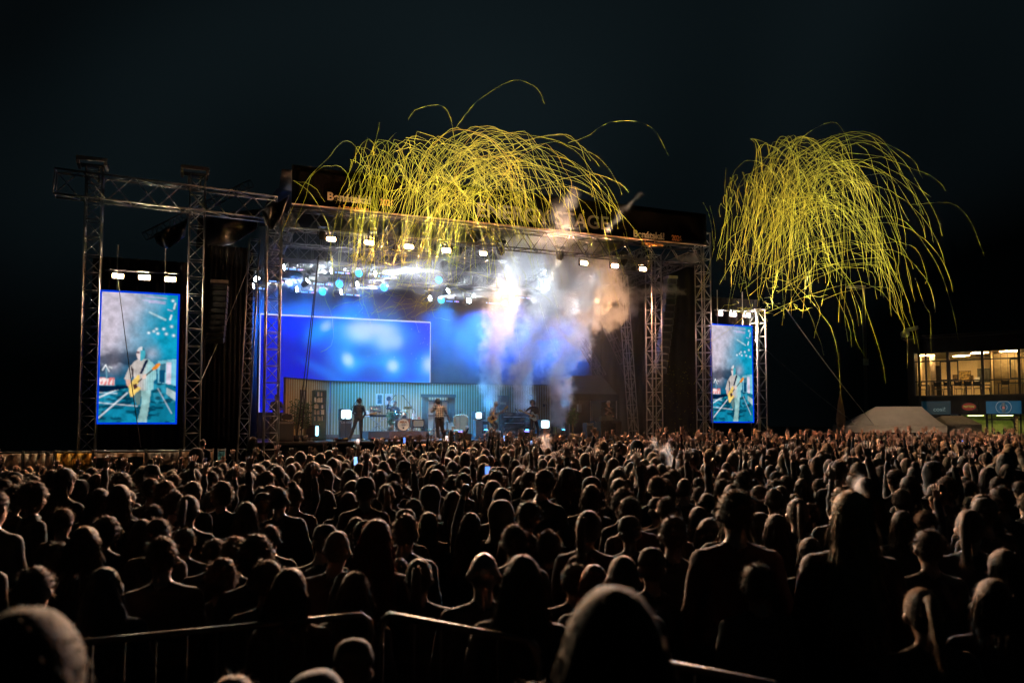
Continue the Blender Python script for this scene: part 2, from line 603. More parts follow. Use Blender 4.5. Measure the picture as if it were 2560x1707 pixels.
# hanging line arrays
def line_array(px0, py0, px1, py1, v, label, mat, n=12, w=.55):
    a = SP(px0, py0, v); b = SP(px1, py1, v)
    t = thing('line_array', label, 'speaker array', a, ANG)
    for i in range(n):
        s = i / (n - 1)
        x = (UV(b)[0] - UV(a)[0]) * (s ** 1.4)
        z = (b.z - a.z) * s
        mb = MB()
        hh = abs(b.z - a.z) / n * .46
        mb.prism([(-w / 2, -hh), (w / 2, -hh), (w / 2, hh), (-w / 2, hh)], -.2, .25)
        cab = mb.build('cabinet', mat, t, (x, 0, z), (.25 * s * s, 0, -.2))
        MB().box((0, -.205, 0), (w * .8, .012, hh * 1.5)).build('grille', M('speaker_grille_' + mat.name, tuple(k * .55 for k in mat.node_tree.nodes['Color Ramp'].color_ramp.elements[1].color[:3]), .5, .3), cab)
    MB().box((0, 0, .2), (w, .5, .12)).build('fly_bar', STEEL, t)
    return t
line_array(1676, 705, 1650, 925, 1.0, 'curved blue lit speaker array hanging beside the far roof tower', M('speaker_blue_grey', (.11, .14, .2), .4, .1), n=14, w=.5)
line_array(548, 720, 538, 850, -.1, 'dim black speaker array hanging in front of the dark wing drape', M('speaker_black', (.02, .02, .02), .5), n=10, w=.6)

# ------------------------------------------------------------------ deck
def deck():
    u0, u1 = su(640, .3), su(1735, .3)
    o = MB().box(((u0 + u1) / 2, 4.6, DECK - .06), (u1 - u0, 8.7, .12)).build('stage_floor', M('stage_floor', (.045, .05, .06), .38, 0, .3, 1.5), None, OS, (0, 0, ANG))
    tag(o, kind='structure')
    mb = MB()
    n = 90
    vs = []
    for z in (DECK - .125, DECK * .5, -.02):
        for i in range(n + 1):
            vs.append((u0 + (u1 - u0) * i / n, .29 + .025 * math.sin(i * 1.7), z))
    mb.add(vs, [(j * (n + 1) + i, j * (n + 1) + i + 1, (j + 1) * (n + 1) + i + 1, (j + 1) * (n + 1) + i) for j in range(2) for i in range(n)])
    o = mb.build('stage_skirt', BLACKCLOTH, None, OS, (0, 0, ANG), smooth=True)
    sd = o.modifiers.new('thick', 'SOLIDIFY'); sd.thickness = 0.01
    tag(o, 'black pleated skirt along the front of the stage floor', 'drape', 'black drapes round the stage')
    o = MB().box(((u0 + u1) / 2, .235, DECK - .03), (u1 - u0, .02, .05)).build('stage_edge_trim', ALUD, None, OS, (0, 0, ANG))
    tag(o, 'thin metal trim along the front edge of the stage floor', 'trim')
deck()
# ================================================================== SCREENS
def noise2(s, t, seed, oct=4, sc0=3.0):
    """smooth value noise on arrays"""
    r = np.random.RandomState(seed)
    out = np.zeros_like(s); amp = 1.0; tot = 0
    for o in range(oct):
        g = r.rand(64, 64)
        x = s * sc0 * 2 ** o; y = t * sc0 * 2 ** o
        xi = np.floor(x).astype(int); yi = np.floor(y).astype(int)
        fx = x - xi; fy = y - yi
        fx = fx * fx * (3 - 2 * fx); fy = fy * fy * (3 - 2 * fy)
        a = g[yi % 64, xi % 64]; b = g[yi % 64, (xi + 1) % 64]; c = g[(yi + 1) % 64, xi % 64]; d = g[(yi + 1) % 64, (xi + 1) % 64]
        out += amp * ((a * (1 - fx) + b * fx) * (1 - fy) + (c * (1 - fx) + d * fx) * fy)
        tot += amp; amp *= .5
    return out / tot

def inpoly(x, y, poly):
    r = np.zeros(x.shape, bool)
    n = len(poly)
    for i in range(n):
        x1, y1 = poly[i]; x2, y2 = poly[(i + 1) % n]
        if y1 == y2: continue
        c = ((y1 > y) != (y2 > y)) & (x < (x2 - x1) * (y - y1) / (y2 - y1) + x1)
        r ^= c
    return r

def sm(a, b, x):
    t = np.clip((x - a) / (b - a), 0, 1)
    return t * t * (3 - 2 * t)

def picture_mesh(name, w, h, nx, ny, fn, mat, soft=0):
    s, t = np.meshgrid((np.arange(nx) + .5) / nx, (np.arange(ny) + .5) / ny)
    rgb = np.clip(fn(s, t), 0, None)
    for _ in range(soft):
        q = np.pad(rgb, ((1, 1), (1, 1), (0, 0)), 'edge')
        rgb = (q[1:-1, 1:-1] * 4 + q[:-2, 1:-1] + q[2:, 1:-1] + q[1:-1, :-2] + q[1:-1, 2:]) / 8
    xs = np.linspace(-w / 2, w / 2, nx + 1); zs = np.linspace(-h / 2, h / 2, ny + 1)
    X, Z = np.meshgrid(xs, zs)
    V = np.stack([X, np.zeros_like(X), Z], -1).reshape(-1, 3)
    idx = np.arange((nx + 1) * (ny + 1)).reshape(ny + 1, nx + 1)
    Fc = np.stack([idx[:-1, :-1], idx[:-1, 1:], idx[1:, 1:], idx[1:, :-1]], -1).reshape(-1, 4)
    me = bpy.data.meshes.new(name)
    me.from_pydata(V.tolist(), [], Fc.tolist())
    at = me.attributes.new('picture', 'FLOAT_COLOR', 'FACE')
    c = np.ones((nx * ny, 4), np.float32); c[:, :3] = rgb.reshape(-1, 3)
    at.data.foreach_set('color', c.ravel())
    me.materials.append(mat)
    me.update()
    return me

def lin(r, g, b):
    return np.array([(k / 255.0) ** 2.2 for k in (r, g, b)])

def live_picture(s, t):
    """the camera feed: a guitarist walking forward through blue light and smoke"""
    X = 90 + s * 830; Y = 50 + (1 - t) * 1440
    cyan = lin(20, 150, 185); pale = lin(200, 190, 205); teal = lin(15, 95, 130); dark = lin(8, 30, 55); white = lin(235, 240, 245)
    n = noise2(s, t * 1.7, 5, 4, 2.5); n2 = noise2(s, t * 1.7, 9, 4, 6)
    a = sm(.75, .1, s + .35 * (n - .5) - .18 * (t - .6))[..., None]
    img = cyan * (1 - a) + pale * a
    low = sm(1000, 560, Y + 250 * (n - .5))[..., None]
    img = img * low + (teal * (.55 + .9 * n2[..., None])) * (1 - low)
    # smoke columns
    for cx, cyy, rx, ry, k in ((180, 420, 110, 260, .6), (230, 850, 90, 110, .8), (640, 720, 90, 80, .55), (330, 600, 220, 200, .25)):
        g = np.exp(-(((X - cx) / rx) ** 2 + ((Y - cyy) / ry) ** 2) * 1.4)[..., None] * (.4 + n2[..., None]) * k
        img = img * (1 - np.clip(g, 0, 1)) + pale * np.clip(g, 0, 1)
    d = sm(620, 760, Y)[..., None] * sm(1020, 900, Y)[..., None] * sm(330, 250, np.abs(X - 330))[..., None]
    img = img * (1 - .75 * d * sm(.35, .6, n2)[..., None]) + dark * .75 * d * sm(.35, .6, n2)[..., None]
    # stage floor
    fl = (Y > 1090 - .05 * X)
    fl_c = lin(20, 120, 150) * (0.5 + 1.1 * n[..., None]) + lin(40, 90, 100) * (n2[..., None] > .62)
    kf = sm(.5, .66, noise2(s * 1.3, t * 6, 21, 3, 6))[..., None] * .75; fl_c = fl_c * (1 - kf) + dark * kf
    img = np.where(fl[..., None], fl_c, img)
    def line(x1, y1, x2, y2, w, c, k=1.0):
        nonlocal img
        dx, dy = x2 - x1, y2 - y1
        L = dx * dx + dy * dy
        u = np.clip(((X - x1) * dx + (Y - y1) * dy) / L, 0, 1)
        dist = np.hypot(X - x1 - u * dx, Y - y1 - u * dy)
        a = (sm(w, w * .4, dist) * k)[..., None]
        img = img * (1 - a) + c * a
    line(75, 1225, 330, 1105, 12, white, .8); line(75, 1455, 390, 1165, 10, white, .8)
    line(80, 1275, 500, 1310, 8, white, .6); line(720, 1110, 880, 1390, 7, white, .5); line(80, 1165, 280, 1172, 7, white, .5)
    # crowd at left
    cr = (X < 250) & (Y > 1000) & (Y < 1085)
    img = np.where((cr & (n2 > .45))[..., None], np.where((noise2(s, t, 33, 2, 40) > .5)[..., None], lin(225, 120, 120), lin(240, 220, 220)), np.where(cr[..., None], dark, img))
    img = np.where(((X < 400) & (Y > 1085) & (Y < 1160) & (Y < 1190 - .2 * X))[..., None], dark * (.6 + n2[..., None]), img)
    # set wall at right
    img = np.where(inpoly(X, Y, [(710, 800), (920, 775), (920, 1080), (860, 1060), (805, 1055), (720, 1045)])[..., None], lin(120, 195, 215), img)
    img = np.where(inpoly(X, Y, [(810, 810), (862, 815), (862, 1062), (806, 1055)])[..., None], lin(215, 205, 225), img)
    img = np.where(inpoly(X, Y, [(735, 830), (800, 828), (800, 905), (740, 905)])[..., None], lin(60, 110, 130), img)
    img = np.where(inpoly(X, Y, [(735, 900), (800, 900), (795, 1050), (735, 1040)])[..., None], lin(15, 75, 110), img)
    img = np.where(inpoly(X, Y, [(815, 1100), (920, 1150), (920, 1250), (815, 1170)])[..., None], lin(165, 190, 195), img)
    # lamps
    line(610, 255, 785, 330, 16, lin(190, 225, 235), .8); line(880, 200, 893, 140, 12, white); line(838, 325, 852, 280, 12, white)
    for x1, y1, x2, y2 in ((560, 75, 790, 88), (530, 122, 780, 130), (600, 140, 780, 148), (810, 215, 860, 228)):
        line(x1, y1, x2, y2, 7, lin(220, 190, 235), .7)
    for cx, cyy in ((605, 487), (705, 490), (800, 492), (660, 467), (770, 437), (883, 507), (857, 405), (865, 110), (690, 440)):
        g = np.exp(-(((X - cx) / 14) ** 2 + ((Y - cyy) / 12) ** 2))[..., None]
        img = img * (1 - g) + white * g * 1.2
    line(120, 915, 150, 860, 9, white); line(150, 860, 190, 930, 9, white); line(190, 880, 215, 890, 14, white, .8); line(160, 900, 165, 1010, 9, lin(120, 180, 200), .7)
    # the guitarist
    shirt = (lin(205, 195, 190) * (1 - sm(520, 640, X)[..., None]) + lin(150, 205, 210) * sm(520, 640, X)[..., None])
    stripe = (.72 + .28 * (np.sin(X * .33) > -.2))[..., None]
    trous = lin(150, 195, 195) * (.75 + .5 * n2[..., None])
    img = np.where(inpoly(X, Y, [(470, 1130), (545, 1130), (530, 1290), (498, 1305), (470, 1230)])[..., None], trous * .35, img)
    img = np.where(inpoly(X, Y, [(535, 1125), (648, 1120), (630, 1300), (612, 1420), (608, 1492), (500, 1492), (530, 1390), (548, 1250)])[..., None], trous, img)
    img = np.where(inpoly(X, Y, [(440, 830), (490, 788), (610, 785), (690, 850), (702, 1000), (668, 1030), (668, 1125), (560, 1140), (450, 1100), (455, 1000)])[..., None], shirt * stripe, img)
    img = np.where(inpoly(X, Y, [(352, 1012), (400, 885), (450, 825), (480, 890), (430, 1000), (425, 1030)])[..., None], shirt * stripe * 1.05, img)
    img = np.where(inpoly(X, Y, [(420, 860), (450, 900), (450, 1010), (430, 960)])[..., None], lin(70, 60, 65), img)
    img = np.where(inpoly(X, Y, [(368, 1015), (418, 1025), (425, 1080), (400, 1100), (380, 1075)])[..., None], lin(225, 175, 155), img)
    img = np.where(inpoly(X, Y, [(515, 950), (575, 795), (612, 790), (545, 950)])[..., None], lin(15, 30, 60), img)
    gtr = lin(245, 205, 110)
    img = np.where(inpoly(X, Y, [(403, 1090), (440, 1030), (495, 965), (522, 965), (512, 1050), (490, 1085), (536, 1105), (520, 1135), (480, 1165), (450, 1208), (425, 1208), (408, 1150)])[..., None], gtr, img)
    img = np.where(inpoly(X, Y, [(445, 1070), (490, 1060), (500, 1105), (460, 1130)])[..., None], lin(70, 45, 50), img)
    line(505, 1040, 665, 895, 11, lin(60, 45, 45)); 
    img = np.where(inpoly(X, Y, [(648, 885), (700, 835), (735, 815), (742, 850), (700, 895), (665, 908)])[..., None], lin(235, 140, 45), img)
    img = np.where(inpoly(X, Y, [(545, 965), (585, 950), (585, 1000), (550, 1010)])[..., None], lin(220, 190, 175), img)
    head = (((X - 527) / 48) ** 2 + ((Y - 725) / 78) ** 2) < 1
    img = np.where(head[..., None], np.where((X < 520)[..., None], lin(222, 205, 205), lin(70, 170, 190)), img)
    img = np.where((head & (Y < 690))[..., None], np.where((X < 540)[..., None], lin(215, 220, 225), lin(40, 120, 145)), img)
    img = np.where((head & (np.abs(Y - 712) < 9) & (X < 515))[..., None], lin(110, 80, 90), img)
    fig = noise2(s * 2.2, t * 3.6, 44, 4, 7)[..., None]
    img = img * (.62 + .76 * fig)
    grain = np.random.RandomState(3).rand(*s.shape)[..., None]
    return img * (.9 + .2 * grain)

def wide_picture(s, t):
    X = 190 + s * 1548; Y = 120 + (1 - t) * 910
    base = lin(0, 45, 250) * 1.25; deep = lin(0, 18, 190); cyan = lin(0, 150, 255) * 1.3; wht = lin(190, 215, 255)
    n = noise2(s, t * .6, 77, 3, 3)
    img = base * (1 - .8 * sm(.35, .65, n)[..., None]) + deep * .8 * sm(.35, .65, n)[..., None]
    def blob(cx, cyy, rx, ry, c, k, rot=0.0):
        nonlocal img
        dx, dy = X - cx, Y - cyy
        c_, s_ = math.cos(rot), math.sin(rot)
        a = np.exp(-(((dx * c_ + dy * s_) / (rx * 1.2)) ** 2 + ((-dx * s_ + dy * c_) / (ry * 1.2)) ** 2) ** 1.25)[..., None] * k
        img = img * (1 - a) + c * a
    blob(1150, 270, 330, 150, cyan, .95); blob(700, 260, 120, 70, cyan, .8, -.8); blob(1100, 480, 230, 110, cyan, .5)
    blob(960, 530, 110, 110, cyan, .9); blob(1370, 570, 120, 110, cyan, .9); blob(1720, 560, 120, 120, cyan, .9); blob(1650, 780, 180, 60, cyan, .8)
    blob(740, 640, 180, 40, cyan, .35, .5); blob(1100, 440, 110, 70, deep, .7); blob(1200, 640, 130, 60, deep, .5); blob(800, 520, 120, 180, deep, .4)
    blob(1080, 250, 110, 80, wht, .95); blob(1200, 215, 150, 50, wht, .9); blob(1310, 300, 90, 100, wht, .75); blob(1410, 330, 50, 60, wht, .5)
    blob(760, 210, 45, 30, wht, .6, -.8); blob(960, 525, 38, 50, wht, 1, -.4); blob(1375, 572, 42, 46, wht, .95); blob(1725, 550, 48, 62, wht, .95); blob(1650, 765, 80, 18, wht, .9)
    edge = ((s < .006) | (t > .985) | (s > .994))
    img = np.where(edge[..., None], lin(215, 215, 255) * 1.1, img)
    return img

SCREENM = EMCOL('screen_picture', 1.0)
BLUEEDGE = EM('blue_led_edge', (0.0, 0.045, 0.72), 1.0)
CABINET = M('led_cabinet', (.02, .02, .022), .6)

def portrait_screen(pxl, ytl, ybl, pxr, ytr, ybr, v, label):
    a = SP(pxl, ytl, v); b = SP(pxr, ytr, v); cc = SP(pxl, ybl, v); dd = SP(pxr, ybr, v)
    zt = (a.z + b.z) / 2; zb = (cc.z + dd.z) / 2
    w = (b - a).to_2d().length; h = zt - zb
    mid = (a + b) / 2
    t = thing('portrait_screen', label, 'screen', (mid.x, mid.y, zb), ANG, 'portrait video screens beside the stage')
    nx, ny = 5, 9
    MB().box((0, .12, h / 2), (w, .2, h)).build('cabinet', CABINET, t)
    e = w * .026
    for nm, c, s_ in (('edge_strip', (0, -.003, e / 2), (w, .03, e)), ('edge_strip', (0, -.003, h - e / 2), (w, .03, e)),
                      ('edge_strip', (-w / 2 + e / 2, -.003, h / 2), (e, .03, h - 2 * e)), ('edge_strip', (w / 2 - e / 2, -.003, h / 2), (e, .03, h - 2 * e))):
        MB().box(c, s_).build(nm, BLUEEDGE, t)
    inst('display', picture_mesh('display', w - 2 * e, h - 2 * e, 120, 208, live_picture, SCREENM, soft=2), t, (0, -.004, h / 2))
    for sx in (-.3, .3):
        MB().cyl((sx * w, .1, h), (sx * w, .1, h + 1.6), .02).build('suspension', STEEL, t)
    return t
portrait_screen(250, 722, 1060, 450, 737, 1060, -.1, 'big portrait video screen showing a guitarist, blue edged, on the left')
portrait_screen(1776, 809, 1056, 1881, 814, 1057, -.1, 'small looking portrait video screen showing a guitarist, under the streamers on the right')

a = SP(651, 782, 6.5); b = SP(1077, 805, 6.5); z0 = sz(651, 1030, 6.5)
zt = (a.z + b.z) / 2
W = (b - a).to_2d().length; H = zt - z0
mid = (a + b) / 2
t = thing('wide_screen', 'wide video wall glowing with blue and white blurs behind the striped set wall', 'screen', (mid.x, mid.y, z0), ANG)
MB().box((0, .12, H / 2), (W, .2, H)).build('cabinet', CABINET, t)
inst('display', picture_mesh('display', W, H, 240, 136, wide_picture, SCREENM), t, (0, .015, H / 2))
# ================================================================== LAMPS
def aim(o, d):
    o.rotation_euler = Vector(d).to_track_quat('-Z', 'Y').to_euler()

WARM = (1.0, 0.50, 0.22)
SOFT = (1.0, 0.80, 0.52)
FLOODM = {'warm': EM('flood_lens_warm', (1.0, .46, .22), 8000.0), 'soft': EM('flood_lens_soft', (1.0, .78, .5), 2300.0), 'pale': EM('flood_lens_pale', (1.0, .8, .7), 3800.0)}
def flood(px, py, v, wpx, kind, label, tilt=0, yaw=0.0, far=0.0, added_spill=1500.0, tgt=None, thr=(1.0, .66, .38)):
    p = SP(px, py, v)
    w = wpx * mpp(px, v)
    h = w * .42
    t = thing('floodlight', label, 'lamp', p, ANG + yaw, 'floodlights aimed at the audience')
    h_ = thing_part = bpy.data.objects.new('lamp_head', MB().box((0, .09, 0), (w * 1.08, .16, h * 1.25)).mesh('lamp_head', BLACK))
    col.objects.link(h_); h_.parent = t
    h_.rotation_euler = (math.radians(-tilt), 0, 0)
    MB().box((0, -.008, 0), (w * .8, .036, h * .74)).build('lens', FLOODM[kind], h_)
    rim = EM('lens_glow_' + kind, {'warm': (1.0, .27, .06), 'soft': (1.0, .62, .25), 'pale': (1.0, .62, .4)}[kind], 1.3)  # orange glow round the lens is put into emissive strips
    for c_, s_ in (((0, .003, h * .435), (w, .014, h * .13)), ((0, .003, -h * .435), (w, .014, h * .13)), ((w * .45, .003, 0), (w * .1, .014, h * .74)), ((-w * .45, .003, 0), (w * .1, .014, h * .74))):
        MB().box(c_, s_).build('lens_glow', rim, h_)
    for sx in (-1, 1):
        MB().box((sx * w * .6, .09, h * .7), (.02, .05, h * 1.6)).build('yoke_arm', BLACK, t)
    MB().box((0, .09, h * 1.5), (w * 1.22, .05, .02)).build('yoke_bar', BLACK, t)
    # extra spot added to brighten the streamers and towers
    ls = bpy.data.lights.new('added_spill', 'SPOT')
    ls.energy = added_spill; ls.color = (1.0, .88, .62); ls.spot_size = math.radians(120); ls.spot_blend = .6; ls.shadow_soft_size = w * .5
    lso = bpy.data.objects.new('added_spill', ls); col.objects.link(lso); lso.parent = t
    lso.location = (0, -.12, 0)
    lso.rotation_euler = Vector((0, -.9, .43)).to_track_quat('-Z', 'Y').to_euler()
    if far:
        # extra spot added for crowd rims and the pale tent
        ld = bpy.data.lights.new('added_throw', 'SPOT')
        ld.energy = far; ld.color = thr; ld.spot_size = math.radians(34); ld.spot_blend = 1.0; ld.shadow_soft_size = w * .5
        lo = bpy.data.objects.new('added_throw', ld); col.objects.link(lo); lo.parent = t
        Ri = Matrix.Rotation(-(ANG + yaw), 3, 'Z')
        d = (Vector(tgt or (p.x * .25, 4.0, 1.9)) - p).normalized()
        lo.location = Ri @ (d * .12)
        lo.rotation_euler = (Ri @ d).to_track_quat('-Z', 'Y').to_euler()
    return t
for i, (x, y) in enumerate(((295, 690), (361, 694), (426, 698))):
    flood(x, y, -.3, 28, 'soft', ['first of three floodlights above the big portrait screen, from the left', 'middle of three floodlights above the big portrait screen', 'last of three floodlights above the big portrait screen, nearest the speaker wing'][i])
for i, (x, y) in enumerate(((1801, 784), (1836, 786), (1871, 788))):
    flood(x, y, -.3, 18, 'pale', ['first of three floodlights above the small portrait screen, from the left', 'middle of three floodlights above the small portrait screen', 'last of three floodlights above the small portrait screen, nearest the guy wires'][i], yaw=.5, added_spill=3000.0, far=5000.0, tgt=(24, 45, 2.2))
MB_bar = None
for (xa, ya, xb, yb, lab) in ((262, 676, 448, 684, 'thin pipe carrying the three floodlights over the big portrait screen'), (1785, 775, 1890, 779, 'thin pipe carrying the three floodlights over the small portrait screen')):
    A = SP(xa, ya, -.2); B = SP(xb, yb, -.2)
    tag(MB().cyl((0, 0, 0), B - A, .03).build('lamp_pipe', ALUD, None, A), lab, 'pipe', 'lamp pipes')
ordn = ['first', 'second', 'third', 'fourth', 'fifth', 'sixth', 'seventh', 'eighth']
for i, (x, y) in enumerate(((828, 598), (923, 607), (1022, 617), (1116, 626), (1208, 634), (1460, 658), (1537, 665), (1607, 673))):
    flood(x, y, -.85, 24 if i < 4 else 19, 'warm', '%s glowing orange floodlight along the roof beam, counted from the big portrait screen' % ordn[i], tilt=0, far=15000.0, added_spill=1500.0, thr=[(1.0, .56, .3), (1.0, .6, .33), (1.0, .36, .15), (.42, .8, .75), (1.0, .6, .34), (1.0, .34, .14), (.45, .75, .95), (1.0, .42, .18)][i])  # spot tints are chosen to give the crowd rims varied colours

# moving heads with beams
def moving_head(px, py, v, tx, ty, tv, colr, power, size, label, rad=.12, lens=60.0, soft=.25, pos=None, glow=0, dens=.16):
    p = pos or SP(px, py, v); q = SP(tx, ty, tv)
    d = (q - p).normalized()
    t = thing('moving_head_lamp', label, 'lamp', p, 0, 'moving head lamps under the stage roof')
    R = d.to_track_quat('Z', 'Y').to_matrix()
    mb = MB()
    mb.lathe([(0.001, -.34), (rad * .8, -.32), (rad * 1.1, -.2), (rad * 1.12, -.02), (rad * 1.2, 0), (rad * 1.02, .005)], n=16)
    h = mb.build('lamp_body', BLACK, t, (0, 0, 0), d.to_track_quat('Z', 'Y').to_euler(), smooth=True)
    MB().lathe([(.001, 0), (rad, 0)], n=16).build('lens', EM('beam_lens_%d_%d' % (int(colr[0] * 99), int(lens)), colr, lens), h, (0, 0, .002))
    for s_ in (-1, 1):
        pr = Vector((-d.y, d.x, 0)).normalized() if abs(d.z) < .98 else Vector((1, 0, 0))
        MB().box(pr * (s_ * rad * 1.45) - d * .1 + Vector((0, 0, .16)), (.04, .08, .42), rz=math.atan2(pr.y, pr.x)).build('yoke_arm', BLACK, t)
    MB().box(-d * .1 + Vector((0, 0, .42)), (rad * 3.2, rad * 2.2, .14), rz=math.atan2(pr.y, pr.x)).build('base', BLACK, t)
    ld = bpy.data.lights.new('beam', 'SPOT')
    ld.energy = power; ld.color = colr; ld.spot_size = math.radians(size); ld.spot_blend = soft; ld.shadow_soft_size = rad * .7
    lo = bpy.data.objects.new('beam', ld); col.objects.link(lo)
    lo.location = d * .06; lo.parent = t
    aim(lo, d)
    if glow:  # denser haze cone added so that the beam shows
        L = glow
        r1 = rad * .95 + L * math.tan(math.radians(size) / 2)
        m = bpy.data.materials.new('added_beam_haze'); m.use_nodes = True
        nt = m.node_tree
        nt.nodes.remove(nt.nodes['Principled BSDF'])
        pv = nt.nodes.new('ShaderNodeVolumePrincipled'); pv.inputs['Color'].default_value = (.92, .96, 1, 1); pv.inputs['Anisotropy'].default_value = .1
        tc = nt.nodes.new('ShaderNodeTexCoord'); sx = nt.nodes.new('ShaderNodeSeparateXYZ'); nt.links.new(tc.outputs['Object'], sx.inputs[0])
        mr = nt.nodes.new('ShaderNodeMapRange'); mr.inputs['From Min'].default_value = .1; mr.inputs['From Max'].default_value = L * .97; mr.inputs['To Min'].default_value = dens; mr.inputs['To Max'].default_value = 0.0
        nt.links.new(sx.outputs['Z'], mr.inputs['Value']); nt.links.new(mr.outputs['Result'], pv.inputs['Density'])
        nt.links.new(pv.outputs[0], nt.nodes['Material Output'].inputs['Volume'])
        c = MB().cyl((0, 0, .08), (0, 0, L), rad * .95, r1, n=20).build('added_beam_haze', m, None, p, d.to_track_quat('Z', 'Y').to_euler())
        tag(c, 'cone of haze added to show a lamp beam under the roof', 'haze', 'haze cones added in the lamp beams', kind='stuff')
    return t
WH = (0.86, 0.95, 1.0)
BP = 16000.0
heads = [
 (710, 668, 2.8, 900, 664, 1.6, WH, 0.74, 9, 'beam lamp nearest the roof front, pointing sideways above the stage mouth tower'),
 (770, 703, 3.2, 900, 600, 2.0, WH, 0.38, 24, 'beam lamp throwing a wide pale cone up and across the roof'),
 (642, 697, 2.6, 600, 655, 1.4, WH, 0.49, 14, 'bright lamp at the roof edge beside the black speaker wing'),
 (633, 714, 4.5, 860, 695, 3.3, WH, 1.48, 11, 'beam lamp at the roof edge sending a long pale beam past the stage mouth tower'),
 (742, 723, 5.2, 870, 718, 4.0, WH, 0.62, 9, 'lowest pale beam lamp just right of the stage mouth tower'),
 (828, 677, 2.8, 1010, 668, 1.6, WH, 0.62, 10, 'beam lamp pointing sideways above the first cyan disc lamps'),
 (938, 684, 2.8, 1100, 668, 0.8, WH, 0.86, 11, 'beam lamp half hidden by orange tangled streamers'),
 (893, 711, 4.2, 1040, 680, 2.2, WH, 0.98, 10, 'beam lamp aimed up to the right below the tangled streamers'),
 (853, 730, 5.2, 1040, 705, 3.2, WH, 0.98, 10, 'low beam lamp aimed right above the wide blue screen'),
 (1120, 727, 4.2, 1290, 640, 1.6, WH, .13, 24, 'bright beam lamp aimed at the white smoke from the left'),
 (1075, 746, 5.2, 1230, 730, 2.4, WH, .5, 11, 'low beam lamp beside the cyan disc above the screen corner'),
 (1172, 752, 5.2, 1300, 640, 1.0, WH, .08, 40, 'brightest wide beam lamp below the smoke, fanning upward'),
 (1273, 712, 4.2, 1330, 610, -.5, WH, .045, 40, 'bright beam lamp aimed out through the white smoke'),
 (1262, 758, 5.2, 1230, 790, 1.6, (1, .55, .25), .15, 60, 'orange beam lamp at the lower edge of the white smoke'),
 (1368, 718, 5.0, 1400, 745, -1.0, (.72, .88, 1), .12, 110, 'pale beam lamp deep inside the smoke cloud'),
 (1492, 752, 4.6, 1420, 760, .5, (1, .5, .22), .11, 90, 'small orange lamp behind the orange smoke on its frame'),
]
for i, h in enumerate(heads):
    wide = h[8] > 20
    moving_head(*h[:7], BP * h[7], h[8], h[9], glow=0 if i in (12, 13, 14, 15) else (2.6 if wide else 3.4), dens=.12 if wide else .2)

# front light lamps hung behind the banner, aimed down at the set
for i, (px, tx, e) in enumerate(((800, 800, .8), (930, 960, 1.3), (1060, 1040, 1.5), (1250, 1110, 1.3), (1400, 1240, 1.0), (1560, 1330, .8))):
    p = S(su(px, .2), .25, RZ0 - 1.0)
    moving_head(px, 1057, .25, tx, 1030, 4.0, (1.0, .82, .55), 1150 * e, 26, 'front light lamp %s under the roof beam, counted from the big portrait screen' % ['one', 'two', 'three', 'four', 'five', 'six'][i], lens=20.0, soft=.8, pos=p)

# blue floor lamps shining up the smoke columns
for i, (px, v, e) in enumerate(((1215, 3.2, 1.0), (1318, 3.0, 1.0), (1408, 3.0, 1.6))):
    moving_head(px, 1057, v, px + 15, 880, v - .6, (.06, .42, 1.0), 4500 * e, 36, ['blue floor lamp shining up beside the bass amplifier', 'blue floor lamp shining up at the piano end', 'blue floor lamp shining up beyond the set wall'][i], rad=.09, lens=14.0, soft=.8, pos=S(su(px, v), v, DECK + .4))

# cyan disc lamps (wash lights aimed down the stage)
CYANL = EM('cyan_lens', (0.02, .55, .95), 1.6)
for i, (x, y, v) in enumerate(((897, 683, 3.5), (848, 710, 4.5), (806, 729, 5.5), (960, 718, 4.5), (1097, 700, 3.5), (1103, 750, 5.6))):
    p = SP(x, y, v)
    t = thing('wash_lamp', ['uppermost cyan disc lamp among the first four', 'middle cyan disc lamp above the wide blue screen', 'lowest cyan disc lamp nearest the stage mouth tower', 'cyan disc lamp behind the tangled orange streamers', 'cyan disc lamp in the pale haze beside the white cone', 'cyan disc lamp at the end of a lamp bar above the screen corner'][i], 'lamp', p, ANG, 'cyan wash lamps')
    d = Vector((-.55, -.7, -.45)).normalized()
    b = MB().lathe([(0.001, -.3), (.12, -.28), (.2, -.05), (.21, 0), (.19, .005)], n=20).build('lamp_body', BLACK, t, (0, 0, 0), d.to_track_quat('Z', 'Y').to_euler(), smooth=True)
    MB().lathe([(.001, 0), (.185, 0)], n=20).build('lens', CYANL, b, (0, 0, .003))
    MB().box((0, .25, .2), (.12, .12, .3)).build('clamp', BLACK, t)
    ld = bpy.data.lights.new('wash', 'SPOT')
    ld.energy = 4600; ld.color = (.05, .45, 1.0); ld.spot_size = math.radians(62); ld.spot_blend = .8; ld.shadow_soft_size = .15
    lo = bpy.data.objects.new('wash', ld); col.objects.link(lo); lo.parent = t
    tgt = S(UV(p)[0] + 1.5, 4.8, DECK + 1.2)
    dd = (tgt - p).normalized()
    lo.location = Matrix.Rotation(-ANG, 3, 'Z') @ (dd * .35)
    lo.rotation_euler = (Matrix.Rotation(-ANG, 3, 'Z') @ dd).to_track_quat('-Z', 'Y').to_euler()

